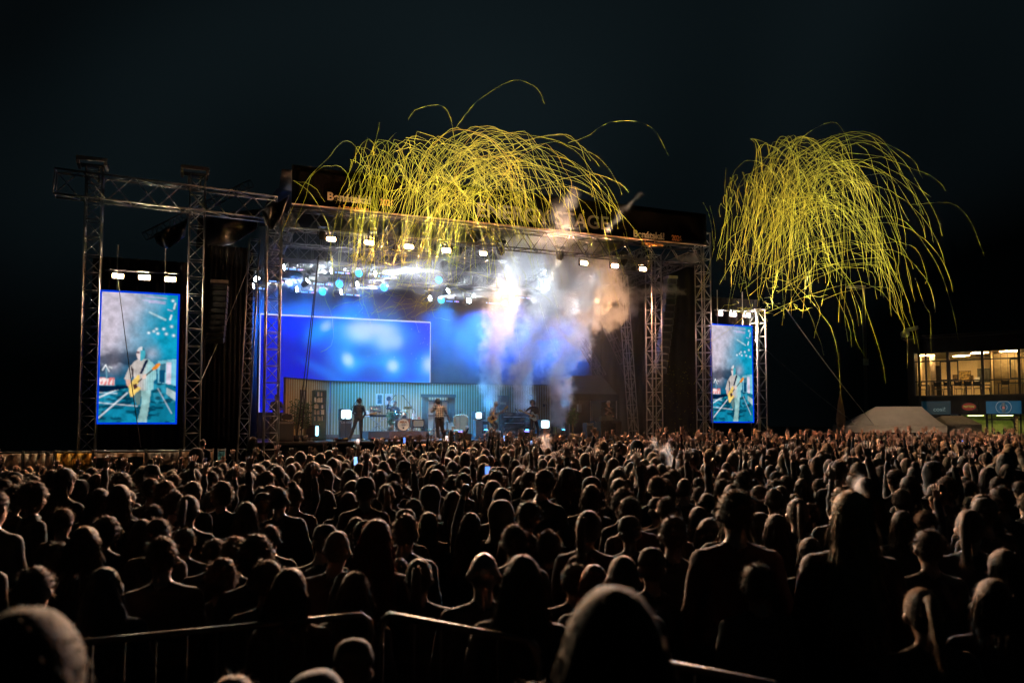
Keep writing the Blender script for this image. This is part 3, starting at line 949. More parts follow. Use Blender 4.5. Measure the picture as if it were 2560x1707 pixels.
# lamp bars with rows of small leds, washing the backdrop blue
LEDM = EM('led_dot_blue', (.15, .35, 1.0), 2.2)
LEDV = EM('led_dot_violet', (.6, .35, 1.0), 2.2)
bars = [(715, 671, 757, 675, 2.9), (664, 701, 709, 704, 3.0), (631, 719, 670, 722, 4.6), (783, 708, 828, 713, 4.2), (744, 728, 786, 732, 5.4), (838, 680, 874, 684, 3.0),
        (857, 735, 899, 740, 5.4), (945, 689, 992, 694, 3.0), (900, 717, 944, 721, 4.4), (1108, 751, 1147, 755, 5.4), (1215, 756, 1250, 759, 5.6), (1290, 742, 1325, 746, 5.0), (1372, 768, 1405, 771, 5.6), (1432, 772, 1462, 775, 5.6)]  # last two bars are added to wash that end blue
bn = ['topmost', 'second', 'lower', 'long', 'short', 'upper', 'lowest', 'tangled', 'middle', 'corner', 'hazy', 'smoky']
for i, (xa, ya, xb, yb, v) in enumerate(bars):
    v = v + .55
    A = SP(xa, ya, v); B = SP(xb, yb, v)
    t = thing('led_bar', ['row of blue led dots under the sideways beam above the stage mouth tower', 'row of blue led dots seen through the stage mouth tower', 'row of blue led dots at the roof edge below the long pale beam', 'row of violet blue led dots beside the middle cyan disc lamp', 'lowest row of led dots left of the first cyan disc lamp', 'row of led dots beneath the upper beam beside the first cyan disc',
                             'lowest row of led dots above the middle of the wide blue screen', 'row of led dots behind the tangled orange streamers', 'row of led dots under the beam aimed up to the right', 'row of led dots at the top corner of the wide blue screen', 'short row of led dots under the white cone', 'short row of led dots glowing through the smoke', 'added led bar washing the backdrop behind the right smoke column', 'added led bar washing the backdrop before the dark wing'][i], 'lamp bar', A, ANG, 'led bars under the stage roof')
    L = (B - A).length
    MB().box((L / 2, .06, .02), (L + .1, .09, .1)).build('housing', BLACK, t)
    m1 = MB(); m2 = MB()
    for k in range(10):
        if k in (1, 6): continue
        MB().box((L * (k + .5) / 10, .0, -.02), (.055, .03, .05)).build('led', LEDV if k > 7 else LEDM, t)
    for sx in (.2, .8):
        MB().box((L * sx, .06, .14), (.05, .05, .2)).build('bracket', BLACK, t)
    ld = bpy.data.lights.new('wash', 'SPOT')
    ld.energy = 2400 if i < 10 else 7000; ld.color = (.015, .2, 1.0); ld.spot_size = math.radians(70); ld.spot_blend = .9; ld.shadow_soft_size = .2
    lo = bpy.data.objects.new('wash', ld); col.objects.link(lo); lo.parent = t
    lo.location = (L / 2, .1, -.1)
    lo.rotation_euler = Vector((0.1, 1.0, -.55)).normalized().to_track_quat('-Z', 'Y').to_euler()

# ------------------------------------------------------------------ backdrop
BACKD = M('backdrop_cloth', (.07, .085, .13), .9, 0, .25, 1.2)
drape('backdrop', 'wide stage backdrop cloth washed with blue light', 626, 1480, 690, 8.6, zb=DECK, mat=BACKD, group='backdrops', cat='backdrop')

# ------------------------------------------------------------------ haze
def haze(name, label, c, size, density, rz=0.0, tint=(.92, .96, 1, 1), an=.35):
    mb = MB().box((0, 0, 0), size)
    m = bpy.data.materials.new(name)
    m.use_nodes = True
    nt = m.node_tree
    nt.nodes.remove(nt.nodes['Principled BSDF'])
    pv = nt.nodes.new('ShaderNodeVolumePrincipled')
    pv.inputs['Color'].default_value = tint
    pv.inputs['Density'].default_value = density
    pv.inputs['Anisotropy'].default_value = an
    nt.links.new(pv.outputs[0], nt.nodes['Material Output'].inputs['Volume'])
    o = mb.build(name, m, None, c, (0, 0, rz))
    tag(o, label, 'haze', kind='stuff')
if 0: haze('haze', 'thin smoky haze hanging over the whole concert ground', (5, 28, 12.0), (140, 100, 27), 0.0004)
haze('stage_haze', 'smoky stage haze under the roof that shows the light beams', S(-.2, 4.4, 5.9), (uR - uL + 1.2, 9.6, 8.4), 0.017, ANG, an=.1)
# ================================================================== PEOPLE
SKIN = M('skin', (.46, .27, .19), .5, 0, .12, 8, sheen=.15)
HAIRPAL = [(.045, .028, .018), (.03, .02, .014), (.07, .04, .022), (.18, .10, .05), (.05, .03, .018), (.10, .055, .03), (.04, .032, .028), (.26, .17, .09), (.07, .045, .028), (.16, .15, .14)]
HAIR = M('hair', (.7, .7, .7), .62, 0, .3, 30, sheen=.75, sheent=(.9, .6, .42), spec=.4, rand=HAIRPAL, bump=.8)
SHIRTPAL = [(.02, .02, .025), (.03, .035, .05), (.015, .015, .018), (.06, .05, .045), (.04, .02, .02), (.02, .035, .04), (.10, .09, .08), (.025, .03, .02), (.05, .055, .075), (.05, .012, .012), (.03, .05, .09), (.11, .10, .09)]
CLOTH = M('clothing', (.5, .5, .5), .85, 0, .15, 14, sheen=.2, sheent=(.3, .3, .3), rand=SHIRTPAL, bump=.15)
DENIM = M('denim', (.03, .04, .07), .9, 0, .2, 20, sheen=.3)
SHOE = M('shoe', (.35, .34, .33), .6)
EYE = M('eye_dark', (.015, .012, .012), .3)

def basis(up, right):
    up = Vector(up).normalized()
    right = (Vector(right) - up * up.dot(Vector(right))).normalized()
    fwd = up.cross(right)
    return Matrix((right, fwd, up)).transposed()

def prims_from(j, fat=1.0, loose=1.0, leg_loose=1.0, skirt=False, bare_arm=False, collar=True, hoodie=False):
    """list of (label, kind, data): 0 top clothing, 1 skin, 2 trousers, 3 shoe"""
    P = []
    J = {k: Vector(v) for k, v in j.items() if k != 'face'}
    R = basis(J['neck'] - J['pelvis'], J['shR'] - J['shL'])
    E = lambda l, c, r, R_=R: P.append((l, 'E', (Vector(c), tuple(r), R_)))
    C = lambda l, p, q, a, b: P.append((l, 'C', (Vector(p), Vector(q), a, b)))
    f = fat
    E(2, J['pelvis'], (.165 * f, .12 * f, .12))
    E(0, J['pelvis'].lerp(J['chest'], .45), (.15 * f * loose, .112 * f * loose, .17))
    E(0, J['pelvis'].lerp(J['chest'], .12), (.162 * f * loose, .122 * f * loose, .10))
    E(0, J['chest'], (.175 * f, .12 * f, .19))
    C(1, J['neck'] + (J['head'] - J['neck']) * -.25, J['head'], .056, .05)
    for s in 'LR':
        C(0, J['neck'].lerp(J['chest'], .06), J['sh' + s], .05, .06); C(0, J['neck'].lerp(J['chest'], .5), J['sh' + s], .08, .062)
        C(0, J['sh' + s], J['el' + s], .058 * loose, .047 * loose)
        if bare_arm:
            C(1, J['sh' + s].lerp(J['el' + s], .7), J['el' + s], .043, .04)
            C(1, J['el' + s], J['wr' + s], .04, .028)
        else:
            C(0, J['el' + s], J['el' + s].lerp(J['wr' + s], .9), .047 * loose, .036 * loose)
            C(1, J['el' + s].lerp(J['wr' + s], .85), J['wr' + s], .029, .026)
        C(2, J['hip' + s], J['kn' + s], .092 * leg_loose, .066 * leg_loose)
        C(2, J['kn' + s], J['an' + s], .066 * leg_loose, .05 * leg_loose)
        C(3, J['an' + s] + Vector((0, 0, -.03)), J['toe' + s], .05, .038)
    if hoodie:
        E(0, J['neck'] + R @ Vector((0, -.085, -.055)), (.105, .055, .06)); E(0, J['neck'] + R @ Vector((0, -.1, -.12)), (.07, .045, .07))
    if collar:
        nb = J['neck'].lerp(J['chest'], .1)
        for a in range(10):
            p1 = nb + R @ Vector((.078 * math.cos(a * .6283), .074 * math.sin(a * .6283), .012 * math.sin(a * .6283))); p2 = nb + R @ Vector((.078 * math.cos((a + 1) * .6283), .074 * math.sin((a + 1) * .6283), .012 * math.sin((a + 1) * .6283)))
            C(0, p1, p2, .018, .018)
    Rh = basis(J['head'] - J['neck'], Vector(j['face']).cross(J['head'] - J['neck'])) if 'face' in j else R
    h = J['head']
    E(1, h + Rh @ Vector((0, -.008, .02)), (.08, .097, .103), Rh)
    E(1, h + Rh @ Vector((0, .02, -.055)), (.058, .07, .07), Rh)
    E(1, h + Rh @ Vector((0, .1, -.015)), (.013, .02, .022), Rh)
    for s in (-1, 1):
        E(1, h + Rh @ Vector((s * .088, -.008, -.012)), (.016, .022, .034), Rh)
    return P, Rh, h

def prim_mb(P):
    mb = MB()
    for l, k, d in P:
        if k == 'E':
            mb.ell(d[0], d[1], 16, 10, R=d[2])
        else:
            p, q, a, b = d
            mb.cyl(p, q, a, b, n=14)
            mb.ell(p, (a, a, a), 12, 8); mb.ell(q, (b, b, b), 12, 8)
    return mb

def prim_dist(P, pts):
    best = np.full(len(pts), 1e9); lab = np.zeros(len(pts), int)
    for l, k, d in P:
        if k == 'E':
            R = np.array(d[2]); q = (pts - np.array(d[0])) @ R
            r = np.array(d[1]); dist = (np.linalg.norm(q / r, axis=1) - 1) * r.min()
        else:
            p, q, a, b = d
            p = np.array(p); q = np.array(q); ab = q - p
            L = max(1e-9, ab @ ab)
            t = np.clip(((pts - p) @ ab) / L, 0, 1)
            dist = np.linalg.norm(pts - p - t[:, None] * ab, axis=1) - (a + (b - a) * t)
        m = dist < best
        best[m] = dist[m]; lab[m] = l
    return lab

def hand_mb(mb, wrist, direction, normal, side=1, curl=.35, spread=.1, s=1.0, mi=1, pose=None):
    """five unequal fingers on a flattened palm; normal = where the palm faces"""
    d = Vector(direction).normalized()
    n = Vector(normal); n = (n - d * n.dot(d)).normalized()
    x = d.cross(n) * side                       # towards the thumb
    w = Vector(wrist)
    R = Matrix((x, n, d)).transposed()
    mb.ell(w + d * .05 * s, (.042 * s, .016 * s, .056 * s), 12, 8, mi, R)
    mb.cyl(w - d * .03, w + d * .03, .027 * s, .028 * s, n=8, mi=mi)
    lens = (.072, .08, .075, .06)
    for i in range(4):
        o = (.03 - .02 * i) * s
        k = curl
        if pose == 'horns': k = .05 if i in (0, 3) else 1.35
        if pose == 'point': k = .05 if i == 0 else 1.35
        base = w + d * (.095 * s) + x * o
        dirn = (d + x * (spread * (1.5 - i) * .35)).normalized()
        a = k * .8
        L = lens[i] * s
        p1 = base + (dirn * math.cos(a * .5) + n * math.sin(a * .5)) * L * .5
        p2 = p1 + (dirn * math.cos(a * 1.6) + n * math.sin(a * 1.6)) * L * .5
        mb.tube([base - d * .015, base, p1, p2], [.0095 * s, .0095 * s, .009 * s, .007 * s], n=6, mi=mi)
    b = w + d * .03 * s + x * .032 * s
    t1 = b + (x * .75 + d * .6 + n * .25 * curl).normalized() * .035 * s
    t2 = t1 + (x * .35 + d * .85 + n * .6 * curl).normalized() * .03 * s
    mb.tube([b - x * .01, b, t1, t2], [.012 * s, .012 * s, .0105 * s, .008 * s], n=6, mi=mi)

from mathutils import noise as mnoise
def J0(j):
    return j['chest']
def body_mesh(name, j, mats, hands=(), voxel=.014, faces=None, eyes=False, **kw):
    P, Rh, h = prims_from(j, **kw)
    tmp = prim_mb(P).build('tmp', mats[0])
    rm = tmp.modifiers.new('r', 'REMESH'); rm.mode = 'VOXEL'; rm.voxel_size = voxel
    smo = tmp.modifiers.new('s', 'SMOOTH'); smo.factor = .5; smo.iterations = 4
    if faces:
        dc = tmp.modifiers.new('d', 'DECIMATE')
        dg = bpy.context.evaluated_depsgraph_get(); dg.update()
        n0 = len(tmp.evaluated_get(dg).data.polygons) if False else 0
        dc.ratio = faces
    dg = bpy.context.evaluated_depsgraph_get(); dg.update()
    me = bpy.data.meshes.new_from_object(tmp.evaluated_get(dg))
    old = tmp.data
    bpy.data.objects.remove(tmp); bpy.data.meshes.remove(old)
    V = np.zeros(len(me.vertices) * 3); me.vertices.foreach_get('co', V); V = V.reshape(-1, 3)
    Fs = [tuple(p.vertices) for p in me.polygons]
    cen = np.array([V[list(f)].mean(0) for f in Fs])
    lab = prim_dist(P, cen)
    vl = prim_dist(P, V)
    ctr = np.array(J0(j))
    for i in np.nonzero((vl == 0) | (vl == 2))[0]:
        p = Vector(V[i])
        f = mnoise.noise(Vector((p.x * 7, p.y * 7, p.z * 13))) * .013 + mnoise.noise(p * 24) * .005
        d = Vector((p.x - ctr[0], p.y - ctr[1], 0))
        if d.length > 1e-4: V[i] = p + d.normalized() * f
    bpy.data.meshes.remove(me)
    mb = MB()
    mb.v = [tuple(v) for v in V]; mb.f = Fs; mb.m = [int(k) for k in lab]
    for hd in hands:
        hand_mb(mb, *hd[:3], **(hd[3] if len(hd) > 3 else {}))
    if eyes:
        for s in (-1, 1):
            mb.ell(h + Rh @ Vector((s * .032, .087, .012)), (.012, .008, .007), 8, 6, 4, Rh)
            mb.ell(h + Rh @ Vector((s * .032, .092, .034)), (.02, .006, .005), 8, 6, 4, Rh)
        mb.ell(h + Rh @ Vector((0, .09, -.062)), (.024, .008, .006), 8, 6, 4, Rh)
    m = mb.mesh(name, mats, True)
    return m, Rh, h

def hair_mb(kind, seed=0, strands=700, lod=1.0):
    """hair round a head at the origin, face towards +y; returns MB"""
    r = random.Random(seed)
    mb = MB()
    def shell(rx, ry, rz, c, keep, lump=0.0, nu=24, nv=16, lf=9.0):
        nu = int(nu * lod); nv = int(nv * lod)
        ph = [r.random() * 6 for _ in range(3)]
        vs = []; ok = []
        for j in range(nv + 1):
            a = math.pi * j / nv
            for i in range(nu):
                t = 2 * math.pi * i / nu
                d = Vector((math.sin(a) * math.cos(t), math.sin(a) * math.sin(t), math.cos(a)))
                k = 1 + lump * (math.sin(lf * d.x + ph[0]) * math.sin(lf * d.y + ph[1]) + .6 * math.sin(lf * 1.3 * d.z + ph[2]))
                p = Vector((d.x * rx, d.y * ry, d.z * rz)) * k + Vector(c)
                vs.append(p); ok.append(keep(p))
        fs = []
        for j in range(nv):
            for i in range(nu):
                q = (j * nu + i, (j + 1) * nu + i, (j + 1) * nu + (i + 1) % nu, j * nu + (i + 1) % nu)
                if sum(ok[x] for x in q) >= 3: fs.append(q)
        mb.add(vs, fs)
    def strand(p, d, L, w, bend=(0, 0, -1), segs=2, curl=0.0):
        p = Vector(p); d = Vector(d).normalized()
        sd = d.cross(Vector((r.uniform(-1, 1), r.uniform(-1, 1), r.uniform(-1, 1)))).normalized()
        pts = [p]
        for k in range(segs):
            d = (d + Vector(bend) * .35 + Vector((r.uniform(-1, 1), r.uniform(-1, 1), r.uniform(-1, 1))) * curl).normalized()
            pts.append(pts[-1] + d * L / segs)
        vs = []
        for k, q in enumerate(pts[:-1]):
            ww = w * (1 - .4 * k / segs)
            vs += [q - sd * ww / 2, q + sd * ww / 2]
        vs.append(pts[-1])
        fs = [(2 * k, 2 * k + 1, 2 * k + 3, 2 * k + 2) for k in range(segs - 1)] + [(2 * (segs - 1), 2 * (segs - 1) + 1, 2 * segs)]
        mb.add(vs, fs)
    hl = lambda p: p.z > .055 or (p.y < .05 and p.z > -.02) or (p.y < -.02 and p.z > -.095)
    def rand_dir():
        while True:
            d = Vector((r.gauss(0, 1), r.gauss(0, 1), r.gauss(0, 1)))
            if d.length > .1: return d.normalized()
    def fuzz(n, rx, ry, rz, c, keep, L, w, curl=.25, out=1.0, bend=(0, 0, -1)):
        for _ in range(n):
            d = rand_dir()
            p = Vector((d.x * rx, d.y * ry, d.z * rz)) * .97 + Vector(c)
            if not keep(p): continue
            tang = Vector((r.uniform(-1, 1), r.uniform(-1, .3), r.uniform(-1, .4)))
            strand(p, d * out + tang * .8, L * r.uniform(.5, 1.3), w, bend, 2, curl)
    S_ = strands
    c0 = (0, -.012, .022)
    if kind == 'short':
        shell(.09, .108, .113, c0, hl, .035, lf=13)
        fuzz(int(S_ * 1.3), .09, .108, .113, c0, hl, .042, .004, .4)
    elif kind == 'crop':
        shell(.081, .101, .110, c0, hl, .008)
        fuzz(int(S_ * 1.1), .081, .101, .110, c0, hl, .014, .003, .15)
    elif kind == 'curly':
        k2 = lambda p: p.z > .04 or (p.y < .06 and p.z > -.06) or (p.y < 0 and p.z > -.12)
        shell(.112, .128, .135, (0, -.02, .025), k2, .09, lf=14)
        fuzz(int(S_ * 1.4), .112, .128, .135, (0, -.02, .025), k2, .05, .005, .9)
    elif kind in ('long', 'straight', 'pony', 'bun', 'bob'):
        shell(.09, .11, .118, c0, hl, .015)
        fuzz(int(S_ * .5), .09, .11, .118, c0, hl, .03, .004, .2)
        if kind in ('long', 'straight', 'bob'):
            zb = {'long': -.42, 'straight': -.52, 'bob': -.17}[kind]
            n = int(18 * lod) + 2; m = 8
            vs = []
            for j in range(m + 1):
                q = j / m
                z = .05 + (zb - .05) * q
                ww = .088 + (.045 if kind == 'long' else .02) * math.sin(min(1, q * 1.3) * math.pi * .55)
                for i in range(n + 1):
                    a = math.pi * (1.03 + .94 * i / n) if kind != 'bob' else math.pi * (.93 + 1.14 * i / n)
                    rr = 1 + .06 * math.sin(i * 2.4 + j) + .04 * math.sin(i * 5.1 + 2 * j)
                    vs.append((ww * math.cos(a) * rr, -.015 + (.105 - .02 * q) * math.sin(a) * rr - .035 * q, z + .03 * math.sin(i * 1.9) * q))
            fs = [(j * (n + 1) + i, (j + 1) * (n + 1) + i, (j + 1) * (n + 1) + i + 1, j * (n + 1) + i + 1) for j in range(m) for i in range(n)]
            mb.add(vs, fs)
            for _ in range(int(S_ * .9)):
                a = math.pi * r.uniform(1.0, 2.0); q = r.random()
                z = .05 + (zb - .05) * q
                ww = .092 + (.045 if kind == 'long' else .02) * math.sin(min(1, q * 1.3) * math.pi * .55)
                strand((ww * math.cos(a), -.015 + (.108 - .02 * q) * math.sin(a) - .035 * q, z), (math.cos(a) * .35, math.sin(a) * .2, -1), r.uniform(.06, .16), .004, (0, 0, -.3), 3, .12)
        if kind == 'pony':
            mb.tube([(0, -.11, .07), (0, -.16, .07), (0, -.185, .0), (0, -.18, -.12), (0, -.165, -.26)], [.022, .03, .034, .03, .008], n=9)
            for _ in range(int(S_ * .4)):
                q = r.random()
                strand((r.uniform(-.03, .03), -.18 + r.uniform(-.02, .02), .04 - .25 * q), (r.uniform(-.3, .3), r.uniform(-.3, .1), -1), .09, .004, (0, 0, -.4), 2, .2)
        if kind == 'bun':
            mb.ell((0, -.07, .14), (.045, .045, .042), 12, 8)
            fuzz(int(S_ * .3), .045, .045, .042, (0, -.07, .14), lambda p: True, .03, .004, .8)
    elif kind == 'tail':
        shell(.084, .104, .113, c0, hl, .01)
    return mb

def cap_mb():
    mb = MB()
    mb.lathe([(.001, .142), (.045, .136), (.078, .11), (.094, .06), (.098, .02), (.094, .018)], (0, -.012, .01), n=24)
    vs = []
    for i in range(13):
        a = math.pi * (.12 + .76 * i / 12)
        vs += [(.095 * math.cos(a), -.012 + .095 * math.sin(a), .035), (.088 * math.cos(a), .02 + .155 * math.sin(a), .022), (.088 * math.cos(a), .02 + .155 * math.sin(a), .016), (.095 * math.cos(a), -.012 + .095 * math.sin(a), .027)]
    fs = []
    for i in range(12):
        b = 4 * i
        for k in range(4):
            fs.append((b + k, b + (k + 1) % 4, b + 4 + (k + 1) % 4, b + 4 + k))
    mb.add(vs, fs)
    return mb

def hood_mb(r):
    mb = MB()
    key = [(.001, .172), (.03, .1685), (.06, .157), (.086, .136), (.105, .105), (.116, .065), (.12, .02), (.117, -.04), (.112, -.10), (.128, -.16), (.168, -.21)]
    prof = []
    for k in range(len(key) - 1):
        p0, p1, p2, p3 = key[max(0, k - 1)], key[k], key[k + 1], key[min(len(key) - 1, k + 2)]
        for s_ in range(4):
            t_ = s_ / 4
            prof.append(tuple(max(.001, .5 * ((2 * p1[i]) + (-p0[i] + p2[i]) * t_ + (2 * p0[i] - 5 * p1[i] + 4 * p2[i] - p3[i]) * t_ ** 2 + (-p0[i] + 3 * p1[i] - 3 * p2[i] + p3[i]) * t_ ** 3)) if i == 0 else .5 * ((2 * p1[i]) + (-p0[i] + p2[i]) * t_ + (2 * p0[i] - 5 * p1[i] + 4 * p2[i] - p3[i]) * t_ ** 2 + (-p0[i] + 3 * p1[i] - 3 * p2[i] + p3[i]) * t_ ** 3) for i in range(2)))
    prof.append(key[-1])
    mb.lathe(prof, (0, -.025, .0), n=40)
    mb.v = [(x * (1 + .012 * math.sin(40 * z + 30 * y)), (y * 1.1 if y < 0 else y * .8) + .006 * math.sin(50 * x + 35 * z), z + .002 * math.sin(45 * x + 20 * y)) for x, y, z in mb.v]
    return mb

STAND = dict(pelvis=(0, 0, .96), chest=(0, 0, 1.26), neck=(0, -.01, 1.47), head=(0, .02, 1.63), shL=(-.175, 0, 1.385), shR=(.175, 0, 1.385),
             elL=(-.235, -.02, 1.12), elR=(.235, -.02, 1.12), wrL=(-.22, .08, .88), wrR=(.22, .08, .88),
             hipL=(-.09, 0, .93), hipR=(.09, 0, .93), knL=(-.1, .02, .5), knR=(.1, .02, .5), anL=(-.1, 0, .09), anR=(.1, 0, .09), toeL=(-.115, .16, .04), toeR=(.115, .16, .04), face=(0, 1, -.05))
def pose(**k):
    d = dict(STAND); d.update(k); return d
# ================================================================== THE LIVING ROOM SET ON STAGE
def at(px, v, z=DECK):
    return S(su(px, v), v, z)
OCHRE = M('ochre_wallpaper', (.33, .25, .10), .8, 0, .12, 2)
PALE = M('pale_batten', (.62, .6, .48), .7, 0, .06, 3)
BROWN = M('brown_skirting', (.16, .085, .055), .6, 0, .15, 3)
TEALD = M('dark_green_wood', (.03, .085, .075), .5, 0, .15, 4)
WALNUT = M('walnut', (.10, .05, .03), .45, 0, .25, 8)
DARKW = M('dark_wood', (.03, .024, .025), .45, 0, .25, 8)
GREYGL = M('dull_grey_screen', (.42, .46, .44), .25, 0, .06, 3)
LITTV = EM('tv_glow', (.62, .9, 1.0), 3.2)
WHITEC = M('white_card', (.72, .72, .7), .7, 0, .05, 5)
CREAMW = M('cream_wood', (.55, .5, .3), .5, 0, .1, 5)
LEATHER = M('tan_upholstery', (.36, .22, .10), .6, 0, .15, 6, bump=.2, sheen=.2)
CURT = M('dark_teal_curtain', (.018, .05, .055), .85, 0, .2, 5)
CHROME = M('chrome', (.7, .7, .72), .2, 1.0, .05)
BRASS = M('brass', (.55, .38, .14), .3, 1.0, .15)
BLUEAMP = M('grey_blue_tolex', (.16, .24, .27), .6, 0, .15, 10)

ZW = sz(1100, 959, 5.0)
def set_wall(label, A, B, nb, name='set_wall'):
    A = Vector(A); B = Vector(B)
    L = (B - A).length
    rz = math.atan2(B.y - A.y, B.x - A.x)
    t = thing(name, label, 'wall', A, rz, 'striped set walls')
    h = ZW - DECK
    MB().box((L / 2, .05, h / 2), (L, .1, h)).build('panel', OCHRE, t)
    me = MB().box((0, -.008, (h + .2) / 2), (.032, .016, h - .22)).mesh('batten', PALE)
    for i in range(nb):
        inst('batten', me, t, (L * (i + .5) / nb, 0, 0))
    MB().box((L / 2, -.02, .1), (L, .036, .2)).build('skirting', BROWN, t)
    MB().box((L / 2, .04, h + .02), (L, .14, .04)).build('top_rail', DARKW, t)
    return t, L
wl, WL = set_wall('long striped ochre wall of the living room set behind the band', at(826, 5), at(1378, 5), 84)
wg, _ = set_wall('short angled striped wall end of the set next to the potted shrubs', at(712, 3.0), at(824, 4.95), 20)

# windows and curtains
def window(label, px0, px1, py0, py1, v, cols, rows, curtain=True, rz=ANG, org=None):
    a = org or at((px0 + px1) / 2, v)
    k = mpp((px0 + px1) / 2, v)
    w = (px1 - px0) * k / 1.0; z0 = sz(px0, py1, v) ; z1 = sz(px0, py0, v)
    h = z1 - z0
    t = thing('set_window', label, 'window', (a.x, a.y, z0), rz, 'windows of the set')
    MB().box((0, .02, h / 2), (w * .96, .02, h)).build('pane', M('window_pane_grey', (.33, .36, .36), .3, 0, .1, 4), t)
    for i in range(cols + 1):
        MB().box((-w / 2 + w * i / cols, 0, h / 2), (.055, .05, h + .06)).build('mullion', DARKW, t)
    for i in range(rows + 1):
        MB().box((0, -.004, h * i / rows), (w + .05, .05, .055)).build('rail', DARKW, t)
    if curtain:
        for sx in (-1, 1):
            n = 16
            vs = []
            cw = w * .3
            for z in (-.25, h + .16):
                for i in range(n + 1):
                    vs.append((sx * (w * .46 + cw * i / n), -.09 + .03 * math.sin(i * 1.9), z))
            c = MB().add(vs, [(i, i + 1, n + 2 + i, n + 1 + i) for i in range(n)]).build('curtain', CURT, t, smooth=True)
            sd = c.modifiers.new('thick', 'SOLIDIFY'); sd.thickness = .02
        MB().box((0, -.12, h + .22), (w * 1.6, .1, .14)).build('pelmet', CURT, t)
    return t
window('tall dark framed window with dark curtains behind the singer', 1066, 1122, 1001, 1076, 4.85, 3, 2)
window('narrow window in the angled wall end behind the potted shrubs', 748, 766, 976, 1045, 3.55, 2, 2, curtain=False, rz=math.atan2((at(824, 4.95) - at(712, 3)).y, (at(824, 4.95) - at(712, 3)).x), org=at(757, 3.62))

# bookcase
t = thing('bookcase', 'tall dark green bookcase with white books and drawers beside the shrubs', 'bookcase', at(797, 3.6), ANG)
k = mpp(797, 3.6); bw, bh = 30 * k, sz(797, 976, 3.6) - DECK
MB().box((0, .2, bh / 2), (bw, .03, bh)).build('back', TEALD, t)
for sx in (-1, 1):
    MB().box((sx * bw / 2, 0, bh / 2), (.04, .4, bh)).build('side', TEALD, t)
for i in range(6):
    MB().box((0, 0, bh * (.38 + .124 * i)), (bw - .04, .38, .03)).build('shelf', TEALD, t)
for i in range(3):
    d = MB().box((0, -.19, bh * (.06 + .12 * i) + .03), (bw - .06, .03, bh * .11)).build('drawer', TEALD, t)
    MB().ell((0, -.025, 0), (.02, .02, .02), 8, 6).build('knob', BRASS, d, (0, -.19, bh * (.06 + .12 * i) + .03))
rb = random.Random(3)
for i in range(5):
    x = -bw / 2 + .05
    while x < bw / 2 - .08:
        w = rb.uniform(.03, .07); hh = bh * rb.uniform(.07, .1)
        if rb.random() < .72:
            tag(MB().box((0, 0, hh / 2), (w * .9, .2, hh)).build('book', [WHITEC, M('book_blue', (.03, .1, .2), .6), M('book_cream', (.5, .45, .35), .6)][rb.randrange(3)], None, S(UV(at(797, 3.6))[0] + x + w / 2, 3.55, DECK + bh * (.38 + .124 * i) + .016), (0, 0, ANG)), 'upright book on a shelf of the dark green bookcase', 'book', 'books in the bookcase')
        x += w + .004

# televisions
def tv(label, px, v, z, w, h, d, body, screen, side_panel=.0, legs=True, rz=0.0):
    p = at(px, v, z)
    t = thing('television', label, 'television', p, ANG + rz, 'old televisions on the set')
    lg = .14 if legs else .0
    mb = MB().prism([(-w / 2, lg), (w / 2, lg), (w / 2, lg + h), (-w / 2, lg + h)], -d / 2, d / 2)
    o = mb.build('cabinet', body, t)
    bv = o.modifiers.new('b', 'BEVEL'); bv.width = .02; bv.segments = 2
    sw = w * (.82 - side_panel); sh = h * .76
    cx = -w * side_panel / 2
    MB().box((cx, -d / 2 - .006, lg + h * .52), (sw + .05, .02, sh + .05)).build('bezel', BLACKG, t)
    n = 20; vs = []
    for i in range(n):
        a = 2 * math.pi * i / n
        c, s_ = math.cos(a), math.sin(a)
        e = .32
        vs.append((cx + sw / 2 * math.copysign(abs(c) ** e, c), lg + h * .52 + sh / 2 * math.copysign(abs(s_) ** e, s_)))
    MB().prism(vs, -d / 2 - .028, -d / 2 - .014).build('screen', screen, t)
    if side_panel:
        for i in range(2):
            MB().cyl((w / 2 - w * side_panel * .5, -d / 2 - .02, lg + h * (.7 - .25 * i)), (w / 2 - w * side_panel * .5, -d / 2, lg + h * (.7 - .25 * i)), .03, n=10).build('knob', CHROME, t)
    if legs:
        for sx in (-1, 1):
            for sy in (-1, 1):
                MB().cyl((sx * w * .36, sy * d * .3, lg), (sx * w * .44, sy * d * .36, 0), .022, .014).build('leg', WALNUT, t)
    return t
RIS = DECK + .36
tv('glowing rounded television on the amplifier stack behind the first guitarist', 863, 3.9, DECK + .82, .52, .5, .4, M('tv_teal', (.04, .1, .12), .5), LITTV, legs=False)
tv('switched off grey television in a walnut case on the drum riser', 1043, 3.3, RIS, .56, .36, .35, WALNUT, GREYGL)
tv('small glowing television on the blue amplifier left of the bass player', 1197, 3.6, DECK + .86, .52, .37, .35, M('tv_teal', (.04, .1, .12), .5), LITTV, .3, legs=False)
tv('large glowing television right of the dark dressed guitarist', 1358, 3.4, DECK + .42, .5, .46, .4, M('tv_teal', (.04, .1, .12), .5), LITTV, legs=False)
tv('switched off square television with cream edging on the floor beyond the set wall', 1397, 3.2, DECK + .2, .48, .34, .35, M('cream_case', (.5, .45, .25), .5), GREYGL, .22, legs=False)
tv('dark television on legs turned sideways with a glowing edge beside the shrubs', 779, 1.7, DECK, .5, .5, .4, BLACK, EM('tv_glow_blue', (.25, .65, 1.0), 5), rz=1.15)
tv('grey framed switched off screen standing behind the singer', 1127, 4.4, DECK + .35, .42, .44, .2, WALNUT, GREYGL, legs=False)

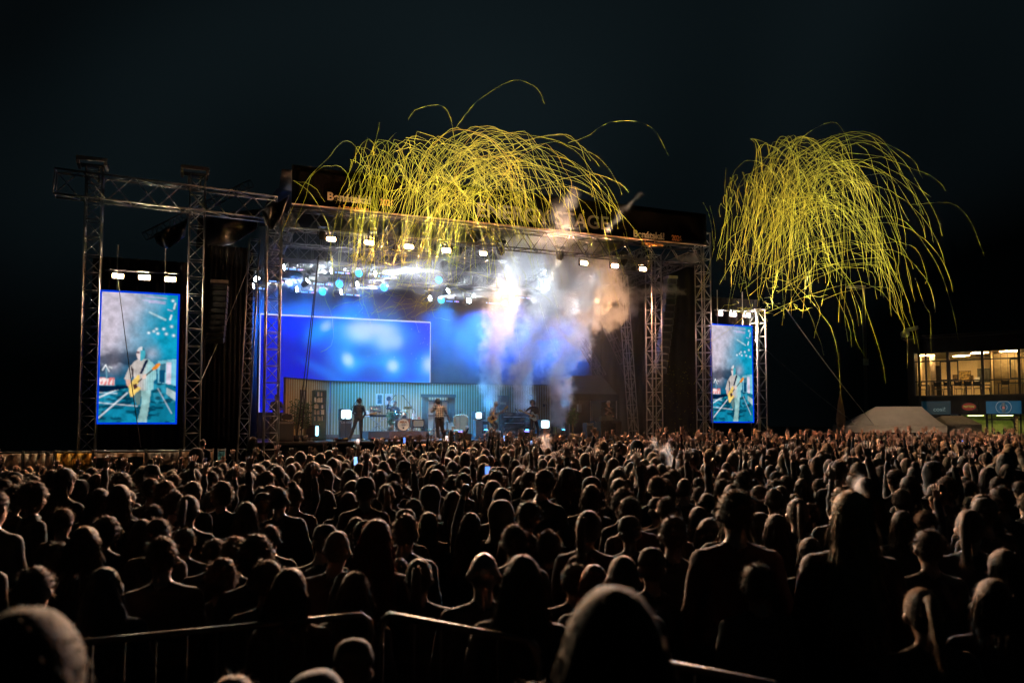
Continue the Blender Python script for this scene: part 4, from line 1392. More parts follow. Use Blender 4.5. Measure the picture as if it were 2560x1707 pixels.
# amplifiers, cases, boxes under the televisions
def cab(name, label, cat, px, v, z, w, h, d, mat, rz=0.0, grille=True, group=None, corners=True):
    t = thing(name, label, cat, at(px, v, z), ANG + rz, group)
    o = MB().box((0, 0, h / 2), (w, d, h)).build('cabinet', mat, t)
    bv = o.modifiers.new('b', 'BEVEL'); bv.width = .012; bv.segments = 2
    if grille:
        MB().box((0, -d / 2 - .004, h * .45), (w * .88, .012, h * .75)).build('grille', M('amp_grille', (.045, .05, .055), .7, 0, .2, 60), t)
        MB().box((0, -d / 2 - .006, h * .92), (w * .88, .012, h * .09)).build('control_panel', M('amp_panel', (.3, .3, .3), .4, .6), t)
        for i in range(4):
            MB().cyl((w * (-.3 + .2 * i), -d / 2 - .03, h * .92), (w * (-.3 + .2 * i), -d / 2, h * .92), .012, n=8).build('knob', BLACKG, t)
    if corners:
        for sx in (-1, 1):
            for zz in (.02, h - .02):
                MB().box((sx * (w / 2 - .02), -d / 2 - .003, zz), (.045, .012, .045)).build('corner', STEEL, t)
    MB().box((0, 0, h + .012), (w * .3, .03, .025)).build('handle', BLACK, t)
    return t
cab('guitar_amplifier', 'dark amplifier stack under the rounded glowing television', 'amplifier', 863, 3.9, DECK, .48, .8, .36, M('amp_brown', (.07, .06, .07), .6), group='amplifiers on the set')
cab('bass_amplifier', 'tall blue grey bass amplifier under the small glowing television', 'amplifier', 1199, 3.6, DECK + .12, .52, .72, .4, BLUEAMP, group='amplifiers on the set', grille=False)
cab('equipment_case', 'flat pale road case under the blue grey bass amplifier', 'case', 1199, 3.5, DECK, .62, .1, .5, M('case_blue', (.12, .22, .3), .5), group='road cases', grille=False)
cab('equipment_case', 'low dark case under the large glowing television', 'case', 1358, 3.4, DECK, .6, .4, .5, M('case_navy', (.03, .06, .1), .5), group='road cases', grille=False)
cab('equipment_case', 'small stand case under the cream edged television', 'case', 1397, 3.2, DECK, .5, .18, .4, BLACK, group='road cases', grille=False)
cab('step_box', 'black ribbed step box in front of the bass player', 'box', 1233, 1.6, DECK, .5, .26, .4, BLACK, grille=False)
cab('equipment_rack', 'black wheeled equipment rack behind the stage mouth tower', 'rack', 712, 1.2, DECK, .62, .78, .5, M('rack_brown', (.06, .045, .04), .6), grille=True)
cab('monitor_case', 'black case standing on the wheeled rack behind the stage mouth tower', 'case', 716, 1.2, DECK + .83, .4, .22, .4, BLACK, group='road cases', grille=False)
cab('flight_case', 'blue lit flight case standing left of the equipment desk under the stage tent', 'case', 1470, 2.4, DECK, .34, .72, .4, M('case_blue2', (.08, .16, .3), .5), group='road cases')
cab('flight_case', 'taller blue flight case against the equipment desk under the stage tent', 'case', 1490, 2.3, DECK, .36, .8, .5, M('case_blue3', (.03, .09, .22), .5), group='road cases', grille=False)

# upright piano
t = thing('upright_piano', 'dark upright piano against the wall beside the dark dressed guitarist', 'piano', at(1290, 4.2), ANG)
pw = 78 * mpp(1290, 4.2)
MB().box((0, .2, .58), (pw, .3, 1.16)).build('case', BLACKG, t)
MB().box((0, -.1, .66), (pw, .34, .08)).build('key_bed', BLACKG, t)
MB().box((-.02, -.16, .71), (pw * .8, .15, .025)).build('keys', WHITEC, t)
MB().box((0, .02, 1.0), (pw * .82, .02, .03)).build('music_rest', WHITEC, t)
for sx in (-1, 1):
    MB().box((sx * pw * .48, -.18, .32), (.07, .09, .62)).build('leg', BLACKG, t)
MB().box((0, .2, 1.18), (pw + .06, .36, .04)).build('lid', BLACKG, t)

# drum riser, in two blocks
for lab, x0, x1, m in (('brown front block of the drum riser', 974, 1072, M('riser_brown', (.2, .11, .075), .6, 0, .12, 3)), ('grey side block of the drum riser', 921, 973.6, M('riser_grey', (.085, .085, .095), .6, 0, .12, 3))):
    a, b = su(x0, 3.0), su(x1, 3.0)
    t = thing('drum_riser', lab, 'riser', S((a + b) / 2, 3.0, DECK), ANG, 'drum riser blocks')
    MB().box((0, .85, .17), (b - a, 1.7, .34)).build('block', m, t)
    MB().box((0, .85, .352), (b - a - .01, 1.68, .02)).build('top_board', M('riser_top', (.06, .05, .05), .7), t)

# drum kit
def drum(mb_name, parent, c, r, d, axis, shell, head=WHITEC, name='drum'):
    c = Vector(c); ax = Vector(axis).normalized()
    o = MB().cyl(c - ax * d / 2, c + ax * d / 2, r, n=24).build(mb_name, shell, parent, smooth=False)
    MB().cyl(c - ax * (d / 2 + .012), c - ax * d / 2 * .98, r * .95, n=24).build('drum_head', head, o)
    for s in (-1, 1):
        mb = MB()
        e = ax.orthogonal().normalized(); f = ax.cross(e)
        pts = [c + ax * s * d / 2 + (e * math.cos(k * math.pi / 12) + f * math.sin(k * math.pi / 12)) * r * 1.02 for k in range(25)]
        mb.tube(pts, .011, n=5).build('hoop', CHROME, o)
    for k in range(8):
        e = ax.orthogonal().normalized(); f = ax.cross(e)
        q = c + (e * math.cos(k * math.pi / 4) + f * math.sin(k * math.pi / 4)) * r * 1.02
        MB().cyl(q - ax * d * .3, q + ax * d * .3, .008, n=5).build('lug', CHROME, o)
    return o
def cymbal(parent, c, r, tilt, base_z=0):
    mb = MB().lathe([(.001, .025), (.04, .02), (.06, .006), (r, -.012), (r, -.016), (.05, 0)], n=24)
    o = mb.build('cymbal', BRASS, parent, c, (tilt, .12, 0), smooth=True)
    MB().cyl((c[0], c[1], c[2]), (c[0], c[1] + .05, base_z), .011, n=6).build('cymbal_stand', CHROME, parent)
    for k in range(3):
        a = k * 2.1
        MB().cyl((c[0], c[1] + .05, .25), (c[0] + .22 * math.cos(a), c[1] + .05 + .22 * math.sin(a), 0.01), .01, n=5).build('stand_leg', CHROME, parent)
    return o
dk = thing('drum_kit', 'drum kit with a round white bass drum head and orange lettering on the riser', 'drum kit', at(1007, 3.45, RIS + .005), ANG)
k = mpp(1007, 3.4)
SPARK = M('copper_shell', (.38, .13, .04), .35, .3, .3, 40)
DSH = M('dark_red_shell', (.09, .03, .025), .3, .2, .4, 40)
bx = (1006 - 1007) * k
drum('bass_drum', dk, (bx, .05, .27), .265, .42, (0, 1, 0), DSH, M('drum_skin', (.75, .7, .6), .6))
text_mesh('MIRAI', .13, ORANGE, name='drum_lettering', parent=dk, loc=(bx, -.178, .385), width=.3, bold=.006)
fan = MB()
for i in range(9):
    a = math.pi * (.2 + .6 * i / 8)
    fan.cyl((bx + .05 * math.cos(a), -.176, .2 + .05 * math.sin(a)), (bx + .17 * math.cos(a), -.176, .2 + .14 * math.sin(a)), .0055, n=4)
fan.build('drum_fan_lines', BLACK, dk)
MB().lathe([(.001, 0), (.04, 0)], n=14).build('drum_port', BLACK, dk, (bx, -.176, .13), (math.pi / 2, 0, 0))
for x, z, r, d in ((.02, .66, .11, .17),):
    drum('rack_tom', dk, (x + .03, .0, z), r, d, (0, .75, .66), SPARK)
drum('floor_tom', dk, (.38, .35, .36), .17, .34, (0, .05, 1), SPARK)
drum('snare_drum', dk, (-.28, .3, .58), .16, .13, (0, .25, 1), DSH)
drum('rack_tom', dk, (-.24, .08, .72), .12, .15, (0, .6, .8), BLACKG)
for c, r, ti in (((.26, .1, 1.02), .2, -.25), ((.24, .25, .86), .17, .1), ((-.42, .2, .82), .19, .1), ((-1.06, .3, .92), .19, -.1), ((.05, .3, .74), .13, .05)):
    cymbal(dk, c, r, ti)
MB().cyl((-.1, .75, .45), (-.1, .75, .5), .16, n=16).build('stool_seat', BLACK, dk)
MB().cyl((-.1, .75, 0), (-.1, .75, .45), .02).build('stool_post', CHROME, dk)

# keyboards in blue light beside the drums
t = thing('keyboard_rig', 'dark keyboard rig left of the drum kit behind the small shrub', 'keyboard', at(945, 4.0, RIS), ANG)
for sx in (-.35, .35):
    MB().cyl((sx, -.15, 0), (-sx, .1, .62), .02).build('stand_leg', STEEL, t)
MB().box((0, 0, .66), (1.05, .32, .1)).build('keyboard', BLACKG, t)
MB().box((0, -.1, .715), (.95, .12, .015)).build('keys', WHITEC, t)
MB().box((-.1, .12, .95), (.5, .03, .3), tilt=-.4).build('laptop_screen', BLACKG, t)

# lamps, frames, poster, clock
t = thing('table_lamp', 'small white table lamp on the switched off television', 'lamp', at(1034, 3.3, RIS + .5), ANG)
MB().lathe([(.055, 0), (.07, .02), (.07, .09), (.03, .12), (.02, .15)], n=16).build('foot', WHITEC, t, smooth=True)
MB().lathe([(.085, .13), (.06, .27)], n=16).build('shade', WHITEC, t, smooth=True)
t = thing('photo_frame', 'small red and white photo frame on the switched off television', 'photo frame', at(1047, 3.25, RIS + .5), ANG)
MB().box((0, 0, .065), (.12, .02, .13), tilt=-.12).build('frame', CREAMW, t)
MB().box((0, -.013, .065), (.09, .004, .1), tilt=-.12).build('photo', M('photo_red', (.45, .12, .1), .6, 0, .8, 25), t)
t = thing('floor_lamp', 'white shaded floor lamp on a thin pole behind the first guitarist', 'lamp', at(915, 3.7), ANG)
MB().cyl((0, 0, 0), (0, 0, 1.0), .012).build('pole', CREAMW, t)
MB().lathe([(.001, .0), (.14, 0), (.14, .02), (.02, .03)], n=18).build('foot', CREAMW, t)
MB().lathe([(.16, .98), (.09, 1.25)], n=18).build('shade', WHITEC, t, smooth=True)
t = thing('wall_lamp', 'small wall lamp with a cream shade near the clock', 'lamp', SP(1361, 1010, 4.9), ANG)
MB().box((0, .06, -.05), (.09, .03, .16)).build('wall_plate', DARKW, t)
MB().tube([(0, .06, -.05), (0, -.06, -.08), (0, -.1, .0)], .012).build('arm', DARKW, t)
MB().lathe([(.085, .0), (.045, .17)], (0, -.1, 0), n=16).build('shade', M('lamp_shade_cream', (.6, .5, .35), .7, trans=.3), t, smooth=True)
def frame(name, label, px0, px1, py0, py1, v, fm, pm, cat='picture'):
    w = (px1 - px0) * mpp((px0 + px1) / 2, v); z0, z1 = sz(px0, py1, v), sz(px0, py0, v)
    t = thing(name, label, cat, at((px0 + px1) / 2, v, z0), ANG, 'pictures on the set wall')
    h = z1 - z0
    e = .05
    for c, s_ in (((0, 0, e / 2), (w, .04, e)), ((0, 0, h - e / 2), (w, .04, e)), ((-w / 2 + e / 2, 0, h / 2), (e, .04, h - 2 * e)), ((w / 2 - e / 2, 0, h / 2), (e, .04, h - 2 * e))):
        MB().box(c, s_).build('frame_bar', fm, t)
    MB().box((0, .012, h / 2), (w - 2 * e, .012, h - 2 * e)).build('picture', pm, t)
    return t, w, h
frame('framed_picture', 'pale framed dark leaf picture on the wall left of the drummer', 940, 957, 984, 1012, 4.92, WHITEC, M('leaf_print', (.03, .16, .2), .6, 0, .9, 9))
t, w, h = frame('framed_picture', 'pale framed picture of a dark round shape behind the drummer', 962, 981, 984, 1012, 4.92, WHITEC, WHITEC)
MB().lathe([(.001, 0), (.11, 0)], n=20).build('round_print', M('round_print', (.02, .06, .12), .6, 0, .5, 9), t, (0, -.0, h * .55), (math.pi / 2, 0, 0))
t, w, h = frame('framed_poster', 'dark framed poster with pale lettering behind the bass player', 1243, 1272, 988, 1025, 4.92, M('frame_dark_teal', (.03, .06, .06), .5), BLACK, 'poster')
text_mesh('MIRAI', .16, CREAM, parent=t, loc=(0, .002, h * .45), width=w * .52, bold=.005)
t = thing('wall_clock', 'round dark rimmed wall clock above the dark dressed guitarist', 'clock', SP(1326, 994, 4.9), ANG)
MB().cyl((0, .04, 0), (0, 0, 0), .135, n=28).build('dial', M('clock_dial', (.22, .3, .32), .5), t)
MB().tube([(.14 * math.cos(a * math.pi / 16), 0, .14 * math.sin(a * math.pi / 16)) for a in range(33)], .015).build('rim', BLACK, t)
for i in range(12):
    a = i * math.pi / 6
    MB().box((.11 * math.cos(a), -.004, .11 * math.sin(a)), (.012, .006, .02)).build('hour_mark', BLACK, t)
MB().box((.045, -.007, 0), (.1, .005, .012)).build('hand', BLACK, t)
MB().box((0, -.007, .04), (.012, .005, .09)).build('hand', BLACK, t)

# armchair, stool
t = thing('armchair', 'tan wing armchair beside the dark curtain', 'armchair', at(1150, 3.7), ANG - .5)
MB().box((0, 0, .3), (.6, .55, .24)).build('seat', LEATHER, t).modifiers.new('b', 'BEVEL').width = .05
MB().prism([(-.3, .4), (.3, .4), (.33, 1.0), (.2, 1.1), (-.2, 1.1), (-.33, 1.0)], .2, .34).build('backrest', LEATHER, t).modifiers.new('b', 'BEVEL').width = .03
for sx in (-1, 1):
    MB().box((sx * .31, -.02, .48), (.1, .5, .2)).build('armrest', LEATHER, t).modifiers.new('b', 'BEVEL').width = .03
    MB().box((sx * .3, .16, .82), (.06, .2, .34)).build('wing', LEATHER, t).modifiers.new('b', 'BEVEL').width = .02
    for sy in (-1, 1):
        MB().cyl((sx * .25, sy * .2, .18), (sx * .28, sy * .23, 0), .02).build('leg', WALNUT, t)
def stool(label, px, v):
    t = thing('stool', label, 'stool', at(px, v), ANG + .3, 'wooden stools on the set')
    MB().box((0, 0, .43), (.27, .27, .03)).build('seat', CREAMW, t)
    for sx in (-1, 1):
        for sy in (-1, 1):
            MB().cyl((sx * .1, sy * .1, .42), (sx * .14, sy * .14, 0), .015).build('leg', CREAMW, t)
    for s in (-1, 1):
        MB().cyl((-.12, s * .12, .2), (.12, s * .12, .2), .01).build('stretcher', CREAMW, t)
stool('pale wooden stool left of the singer', 1079, 2.9)
stool('pale wooden stool mostly hidden behind the singer', 1116, 3.1)

# mic stands
def mic_stand(label, px, v, h, boom=None, zb=DECK):
    t = thing('microphone_stand', label, 'microphone stand', at(px, v, zb), ANG, 'microphone stands on stage')
    MB().cyl((0, 0, 0), (0, 0, h), .013).build('pole', BLACK, t)
    for i in range(3):
        a = i * 2.09 + .5
        MB().cyl((0, 0, .12), (.28 * math.cos(a), .28 * math.sin(a), .01), .011).build('leg', BLACK, t)
    end = Vector((0, -.02, h))
    if boom:
        end = Vector((boom[0], -.05, h + boom[1]))
        st = Vector((-boom[0] * .35, 0, h - boom[1] * .35))
        MB().cyl(st, end, .011).build('boom', BLACK, t)
        d = (end - st).normalized()
    else:
        d = Vector((0, -.3, .5)).normalized()
    m = MB().cyl(end, end + d * .13, .014, .02).build('microphone', BLACKG, t)
    MB().ell(end + d * .15, (.03, .03, .03), 10, 8).build('grille_ball', STEEL, m)
mic_stand('microphone stand with a boom in front of the first guitarist', 864, 2.0, .95, (.4, .62))
mic_stand('straight microphone stand beside the tan armchair', 1150, 2.2, 1.1)
mic_stand('tall boom microphone stand over the drums', 1032, 4.2, 1.0, (-.42, .5), zb=RIS)
mic_stand('second boom microphone reaching over the drummer', 968, 4.3, 1.15, (.28, .36), zb=RIS)
mic_stand('microphone stand beside the dark dressed guitarist', 1307, 2.0, .9, (-.3, .35))

# floor monitors
def monitor(label, px, v):
    t = thing('floor_monitor', label, 'monitor', at(px, v), ANG, 'wedge monitors along the stage edge')
    MB().prism([(-.28, 0), (.28, 0), (.28, .26), (-.28, .34)], -.2, .22).build('cabinet', BLACK, t)
    MB().box((0, -.21, .15), (.5, .012, .24)).build('grille', M('amp_grille', (.045, .05, .055), .7), t)
    MB().cyl((.12, 0, .3), (.22, -.05, .5), .035).build('small_lamp', BLACK, t)
    MB().box((-.12, -.05, .36), (.2, .1, .02), tilt=.5).build('lit_edge', EM('violet_edge', (.3, .25, 1), 2.0), t)
monitor('wedge monitor with a violet edge light right of the singer', 1158, .8)
monitor('wedge monitor with a small lamp in front of the dark dressed guitarist', 1322, .8)
for px, lab in ((852, 'pedal board with a red box at the stage edge before the first guitarist'), (945, 'flat black pedal board at the stage edge below the grey riser block'), (1290, 'flat black pedal board at the stage edge left of the far monitor')):
    t = thing('pedal_board', lab, 'pedal board', at(px, .75), ANG, 'pedal boards at the stage edge')
    MB().box((0, 0, .05), (.55, .28, .09)).build('board', BLACK, t)
    for i, m in enumerate((M('pedal_red', (.5, .05, .03), .4), M('pedal_blue', (.05, .25, .5), .4), M('pedal_yellow', (.6, .4, .05), .4))):
        MB().box((-.2 + .19 * i, -.02, .115), (.12, .16, .04)).build('pedal', m, t)

# ------------------------------------------------------------------ plants
LEAF = M('leaf_green', (.045, .10, .035), .5, 0, .4, 30, trans=.25)
LEAFB = M('bamboo_leaf', (.06, .16, .05), .5, 0, .4, 30, trans=.25)
STEM = M('plant_stem', (.16, .14, .05), .7)
POT = M('pot_clay', (.3, .24, .15), .8)
POTD = M('pot_dark', (.05, .045, .05), .7)
def plant(label, px, v, z, h, spread, nleaf, potm, leafm, bare=.2, seed=1, nst=5, leaf=.12, name='potted_plant'):
    r = random.Random(seed)
    t = thing(name, label, 'plant', at(px, v, z), ANG, 'potted plants on the set')
    MB().lathe([(.001, 0), (.10, 0), (.135, .24), (.12, .24), (.1, .2), (.001, .2)], n=16).build('pot', potm, t, smooth=True)
    tips = []
    for i in range(nst):
        a = r.uniform(0, 6.28); q = r.uniform(.2, 1) * spread
        pts = [(0.03 * math.cos(a), .03 * math.sin(a), .18), (q * .3 * math.cos(a), q * .3 * math.sin(a), h * .45), (q * math.cos(a), q * math.sin(a), h * r.uniform(.8, 1))]
        MB().tube(pts, [.014, .011, .005], n=5).build('stem', STEM, t)
        tips.append(pts)
    mb = MB()
    for _ in range(nleaf):
        pts = tips[r.randrange(nst)]
        q = bare + (1 - bare) * r.random()
        p = Vector(pts[0]).lerp(Vector(pts[1]), min(1, q * 2)) if q < .5 else Vector(pts[1]).lerp(Vector(pts[2]), (q - .5) * 2)
        d = Vector((r.gauss(0, 1), r.gauss(0, 1), r.gauss(.1, .6))).normalized()
        p = p + d * r.uniform(.0, .12)
        L = leaf * r.uniform(.6, 1.3); s = d.cross(Vector((r.gauss(0, 1), r.gauss(0, 1), r.gauss(0, 1)))).normalized() * L * .2
        m = p + d * L * .5 + Vector((0, 0, .01))
        mb.add([p, m - s, p + d * L - Vector((0, 0, L * .25)), m + s], [(0, 1, 2, 3)])
    tag(mb.build('foliage', leafm, t), kind='stuff')
    return t
plant('leafy potted shrub nearest the stage mouth tower', 742, 1.5, DECK, 1.75, .3, 420, POTD, LEAF, seed=3, bare=.35)
plant('leafy potted shrub in front of the bookcase', 762, 1.2, DECK, 1.6, .32, 420, POTD, LEAF, seed=4, bare=.3)
plant('small green shrub in a clay pot on the drum riser', 977, 2.95 + .2, RIS + .01, .85, .14, 240, POT, LEAFB, seed=5, bare=.25, leaf=.09)
plant('bamboo with bare stems in a pot beyond the set wall', 1431, 2.0, DECK, 1.35, .24, 260, POT, LEAFB, seed=6, bare=.55, nst=6, leaf=.16)

# ------------------------------------------------------------------ dark stage tent and the technician's desk
TENT = M('tent_cloth_navy', (.05, .065, .09), .7, 0, .12, 2, bump=.2)
t = thing('stage_tent', 'dark blue canopy tent standing on the stage wing over the equipment desk', 'tent', at(1490, 4.4), ANG)
a, b = su(1422, 3.2) - su(1490, 4.4), su(1545, 3.2) - su(1490, 4.4)
ze = sz(1490, 985, 3.2) - DECK; zp = sz(1490, 940, 4.4) - DECK
y0, y1 = -1.2, 1.6
xr0, xr1 = a + .9, b - .1
mb = MB().add([(a, y0, ze), (b, y0, ze), (b, y1, ze), (a, y1, ze), (xr0, .2, zp), (xr1, .2, zp + .05)], [(0, 1, 5, 4), (1, 2, 5), (2, 3, 4, 5), (3, 0, 4)])
o = mb.build('canopy', TENT, t); o.modifiers.new('thick', 'SOLIDIFY').thickness = .02
for nm, c, s_ in (('valance', ((a + b) / 2, y0, ze - .15), (b - a, .02, .32)), ('valance', (b, (y0 + y1) / 2, ze - .15), (.02, y1 - y0, .32)), ('valance', (a, (y0 + y1) / 2, ze - .15), (.02, y1 - y0, .32)), ('back_wall', ((a + b) / 2, y1, ze / 2 - .1), (b - a, .02, ze))):
    MB().box(c, s_).build(nm, TENT, t)
for x in (a + .05, b - .05):
    for y in (y0 + .05, y1 - .1):
        MB().cyl((x, y, 0), (x, y, ze), .03).build('leg', ALU, t)
t = thing('equipment_desk', 'equipment desk with screens and cables under the stage tent', 'desk', at(1523, 2.2), ANG)
dw = 56 * mpp(1523, 2.2)
MB().box((0, 0, .78), (dw, .6, .05)).build('top', DARKW, t)
for sx in (-1, 1):
    MB().box((sx * dw * .48, 0, .38), (.05, .55, .76)).build('side', BLACK, t)
MB().box((0, .2, .4), (dw * .9, .03, .6)).build('front_panel', BLACK, t)
MB().box((-.02, -.05, .95), (.32, .05, .26)).build('screen', M('desk_screen', (.12, .13, .1), .4), t)
MB().box((-.36, -.05, .92), (.26, .25, .22)).build('mixer_rack', M('rack_grey', (.09, .11, .11), .5), t)
MB().box((.28, -.1, .86), (.24, .2, .1)).build('small_mixer', M('rack_grey', (.09, .11, .11), .5), t)
t = thing('hanging_speaker', 'pale blue column speaker hanging left of the stage tent opening', 'speaker', SP(1448, 1020, 2.6), ANG)
MB().box((0, 0, 0), (.17, .14, .36)).build('cabinet', M('speaker_pale', (.3, .42, .5), .5), t)
MB().box((0, -.075, 0), (.14, .012, .32)).build('grille', M('speaker_pale_grille', (.2, .3, .4), .6), t)
MB().cyl((0, 0, .18), (0, 0, .4), .01).build('hanger', STEEL, t)
# ================================================================== THE PEOPLE ON STAGE
def fixed(name, c, rough=.85, **k):
    return M(name, c, rough, 0, .15, 14, sheen=.2, **k)
def performer(label, px, v, z, j, mats, hair_kind, hairc, hands, zrot=0.0, scale=1.0, seed=1, cap=False, hat=None, **kw):
    t = thing('person', label, 'person', at(px, v, z), ANG + zrot)
    t.scale = (scale,) * 3
    me, Rh, h = body_mesh('body', j, mats, hands, eyes=True, **kw)
    b = inst('body', me, t)
    if hair_kind:
        o = hair_mb(hair_kind, seed, 260).build('hair', hairc, t, h, Rh.to_euler(), smooth=True)
    if hat:
        cap_mb().build('cap', hat, t, h, Rh.to_euler(), smooth=True)
    return t
HB = fixed('hair_dark_brown', (.03, .02, .015), .5); HG = fixed('hair_grey', (.45, .45, .45), .5); HK = fixed('hair_black', (.014, .012, .012), .5)
NAVY = fixed('navy_jacket', (.02, .03, .045)); DKT = fixed('dark_trousers', (.045, .045, .045)); BLK = fixed('black_shirt', (.012, .013, .016))
GREYT = fixed('grey_green_trousers', (.19, .23, .2)); LINEN = fixed('striped_linen', (.42, .4, .36)); SNK = fixed('white_trainers', (.6, .6, .58))
SKIN2 = M('skin_stage', (.5, .3, .22), .5, 0, .1, 8)

# checked shirt
def check_mat():
    m = bpy.data.materials.new('checked_shirt'); m.use_nodes = True
    nt = m.node_tree; b = nt.nodes['Principled BSDF']; b.inputs['Roughness'].default_value = .85
    tc = nt.nodes.new('ShaderNodeTexCoord'); sp = nt.nodes.new('ShaderNodeSeparateXYZ')
    nt.links.new(tc.outputs['Object'], sp.inputs[0])
    acc = None
    for ax in (0, 2):
        mu = nt.nodes.new('ShaderNodeMath'); mu.operation = 'MULTIPLY'; mu.inputs[1].default_value = 68.0
        nt.links.new(sp.outputs[ax], mu.inputs[0])
        sn = nt.nodes.new('ShaderNodeMath'); sn.operation = 'SINE'; nt.links.new(mu.outputs[0], sn.inputs[0])
        gt = nt.nodes.new('ShaderNodeMath'); gt.operation = 'GREATER_THAN'; gt.inputs[1].default_value = .45
        nt.links.new(sn.outputs[0], gt.inputs[0])
        if acc is None: acc = gt.outputs[0]
        else:
            ad = nt.nodes.new('ShaderNodeMath'); ad.operation = 'ADD'
            nt.links.new(acc, ad.inputs[0]); nt.links.new(gt.outputs[0], ad.inputs[1])
            hv = nt.nodes.new('ShaderNodeMath'); hv.operation = 'MULTIPLY'; hv.inputs[1].default_value = .5
            nt.links.new(ad.outputs[0], hv.inputs[0]); acc = hv.outputs[0]
    cr = nt.nodes.new('ShaderNodeValToRGB')
    cr.color_ramp.elements[0].color = (.62, .66, .62, 1); cr.color_ramp.elements[1].color = (.03, .07, .1, 1)
    nt.links.new(acc, cr.inputs['Fac']); nt.links.new(cr.outputs['Color'], b.inputs['Base Color'])
    return m
CHECK = check_mat()

def guitar(label, px, v, z, rot, body_c, bass=True):
    """lies in the x-z plane, neck along +x, front towards -y"""
    p = at(px, v, z)
    t = thing('electric_bass' if bass else 'electric_guitar', label, 'guitar', p, ANG)
    t.rotation_euler = (0, rot, ANG)
    bm = M('guitar_' + label[:6].strip().replace(' ', '_'), body_c, .3, 0, .1, 6)
    pts = [(-.26, .02), (-.25, .12), (-.16, .165), (-.04, .13), (.02, .14), (.1, .19), (.16, .17), (.13, .1), (.06, .05), (.05, -.03), (.09, -.1), (.1, -.16), (.04, -.18), (-.03, -.12), (-.1, -.13), (-.18, -.165), (-.25, -.1)]
    b = MB().prism(pts, -.022, .022).build('guitar_body', bm, t)
    MB().prism([(-.1, .02), (.02, .1), (.05, .02), (.02, -.08), (-.08, -.07)], -.027, -.0225).build('pickguard', M('pickguard_dark', (.05, .03, .025), .4), b)
    for x in (-.12, -.02):
        MB().box((x, -.03, 0), (.035, .012, .09)).build('pickup', BLACKG, b)
    L = .66 if bass else .52
    n = MB().box((L / 2 + .02, -.022, 0), (L, .022, .045)).build('neck', M('maple_neck', (.45, .28, .1), .4), t)
    MB().prism([(L, -.035), (L + .06, -.05), (L + .19, -.02), (L + .2, .05), (L + .08, .055), (L, .035)], -.03, -.012).build('headstock', M('maple_head', (.5, .32, .08), .4), t)
    for i in range(4):
        MB().cyl((L + .05 + .04 * i, -.02, .05), (L + .05 + .04 * i, -.02, .085), .009, n=6).build('tuning_peg', CHROME, t)
    return t

# guitarist on the left, back half turned
j = pose(pelvis=(0, 0, .92), chest=(.0, .02, 1.22), neck=(.02, .02, 1.44), head=(.03, 0, 1.6), shL=(-.15, .06, 1.38), shR=(.16, -.06, 1.37), elL=(-.2, .14, 1.12), elR=(.24, -.12, 1.1), wrL=(-.02, .27, 1.0), wrR=(.2, .1, .92),
         hipL=(-.08, .02, .9), hipR=(.08, -.02, .9), knL=(-.2, .05, .5), knR=(.08, -.02, .48), anL=(-.36, .02, .09), anR=(.1, -.02, .09), toeL=(-.3, .14, .04), toeR=(.2, .08, .04), face=(.75, .6, -.1))
performer('guitarist in a dark jacket with his back half turned beside the rounded television', 897, 2.1, DECK, j, [NAVY, SKIN2, DKT, SNK, EYE], 'short', HB, [((-.02, .27, 1.0), (1, .3, 0), (0, 0, -1), dict(curl=.9)), ((.2, .1, .92), (-.2, .9, -.2), (-1, 0, 0), dict(curl=.9))])
guitar('dark electric guitar held by the guitarist in the dark jacket', 900, 2.4, DECK + .98, -.2, (.06, .05, .05), bass=False)

# drummer
j = pose(pelvis=(0, 0, .55), chest=(0, -.03, .85), neck=(.0, -.05, 1.07), head=(.01, -.07, 1.22), shL=(.17, -.05, 1.0), shR=(-.17, -.05, 1.0), elL=(.3, -.15, .8), elR=(-.34, -.2, .98), wrL=(.22, -.4, .85), wrR=(-.3, -.32, 1.2),
         hipL=(.1, 0, .52), hipR=(-.1, 0, .52), knL=(.25, -.4, .5), knR=(-.25, -.4, .5), anL=(.25, -.45, .09), anR=(-.25, -.45, .09), toeL=(.27, -.6, .04), toeR=(-.27, -.6, .04), face=(-.35, -1, -.15))
performer('drummer in dark clothes sitting behind the kit with one arm raised', 984, 4.35, RIS, j, [NAVY, SKIN2, DKT, SNK, EYE], 'short', HB, [((.22, -.4, .85), (-.2, -1, .1), (0, 0, -1), dict(curl=1.2)), ((-.3, -.32, 1.2), (.1, -.3, 1), (0, -1, 0), dict(curl=1.2))])
for lab, a, b in (('drum stick held low over the snare drum', (.2, -.45, .86), (-.1, -.75, .8)), ('drum stick raised beside the drummer', (-.3, -.35, 1.25), (-.15, -.45, 1.6))):
    p = at(984, 4.35, RIS)
    tag(MB().cyl(a, b, .009, .006).build('drum_stick', CREAMW, None, p, (0, 0, ANG)), lab, 'drum stick', 'drum sticks')

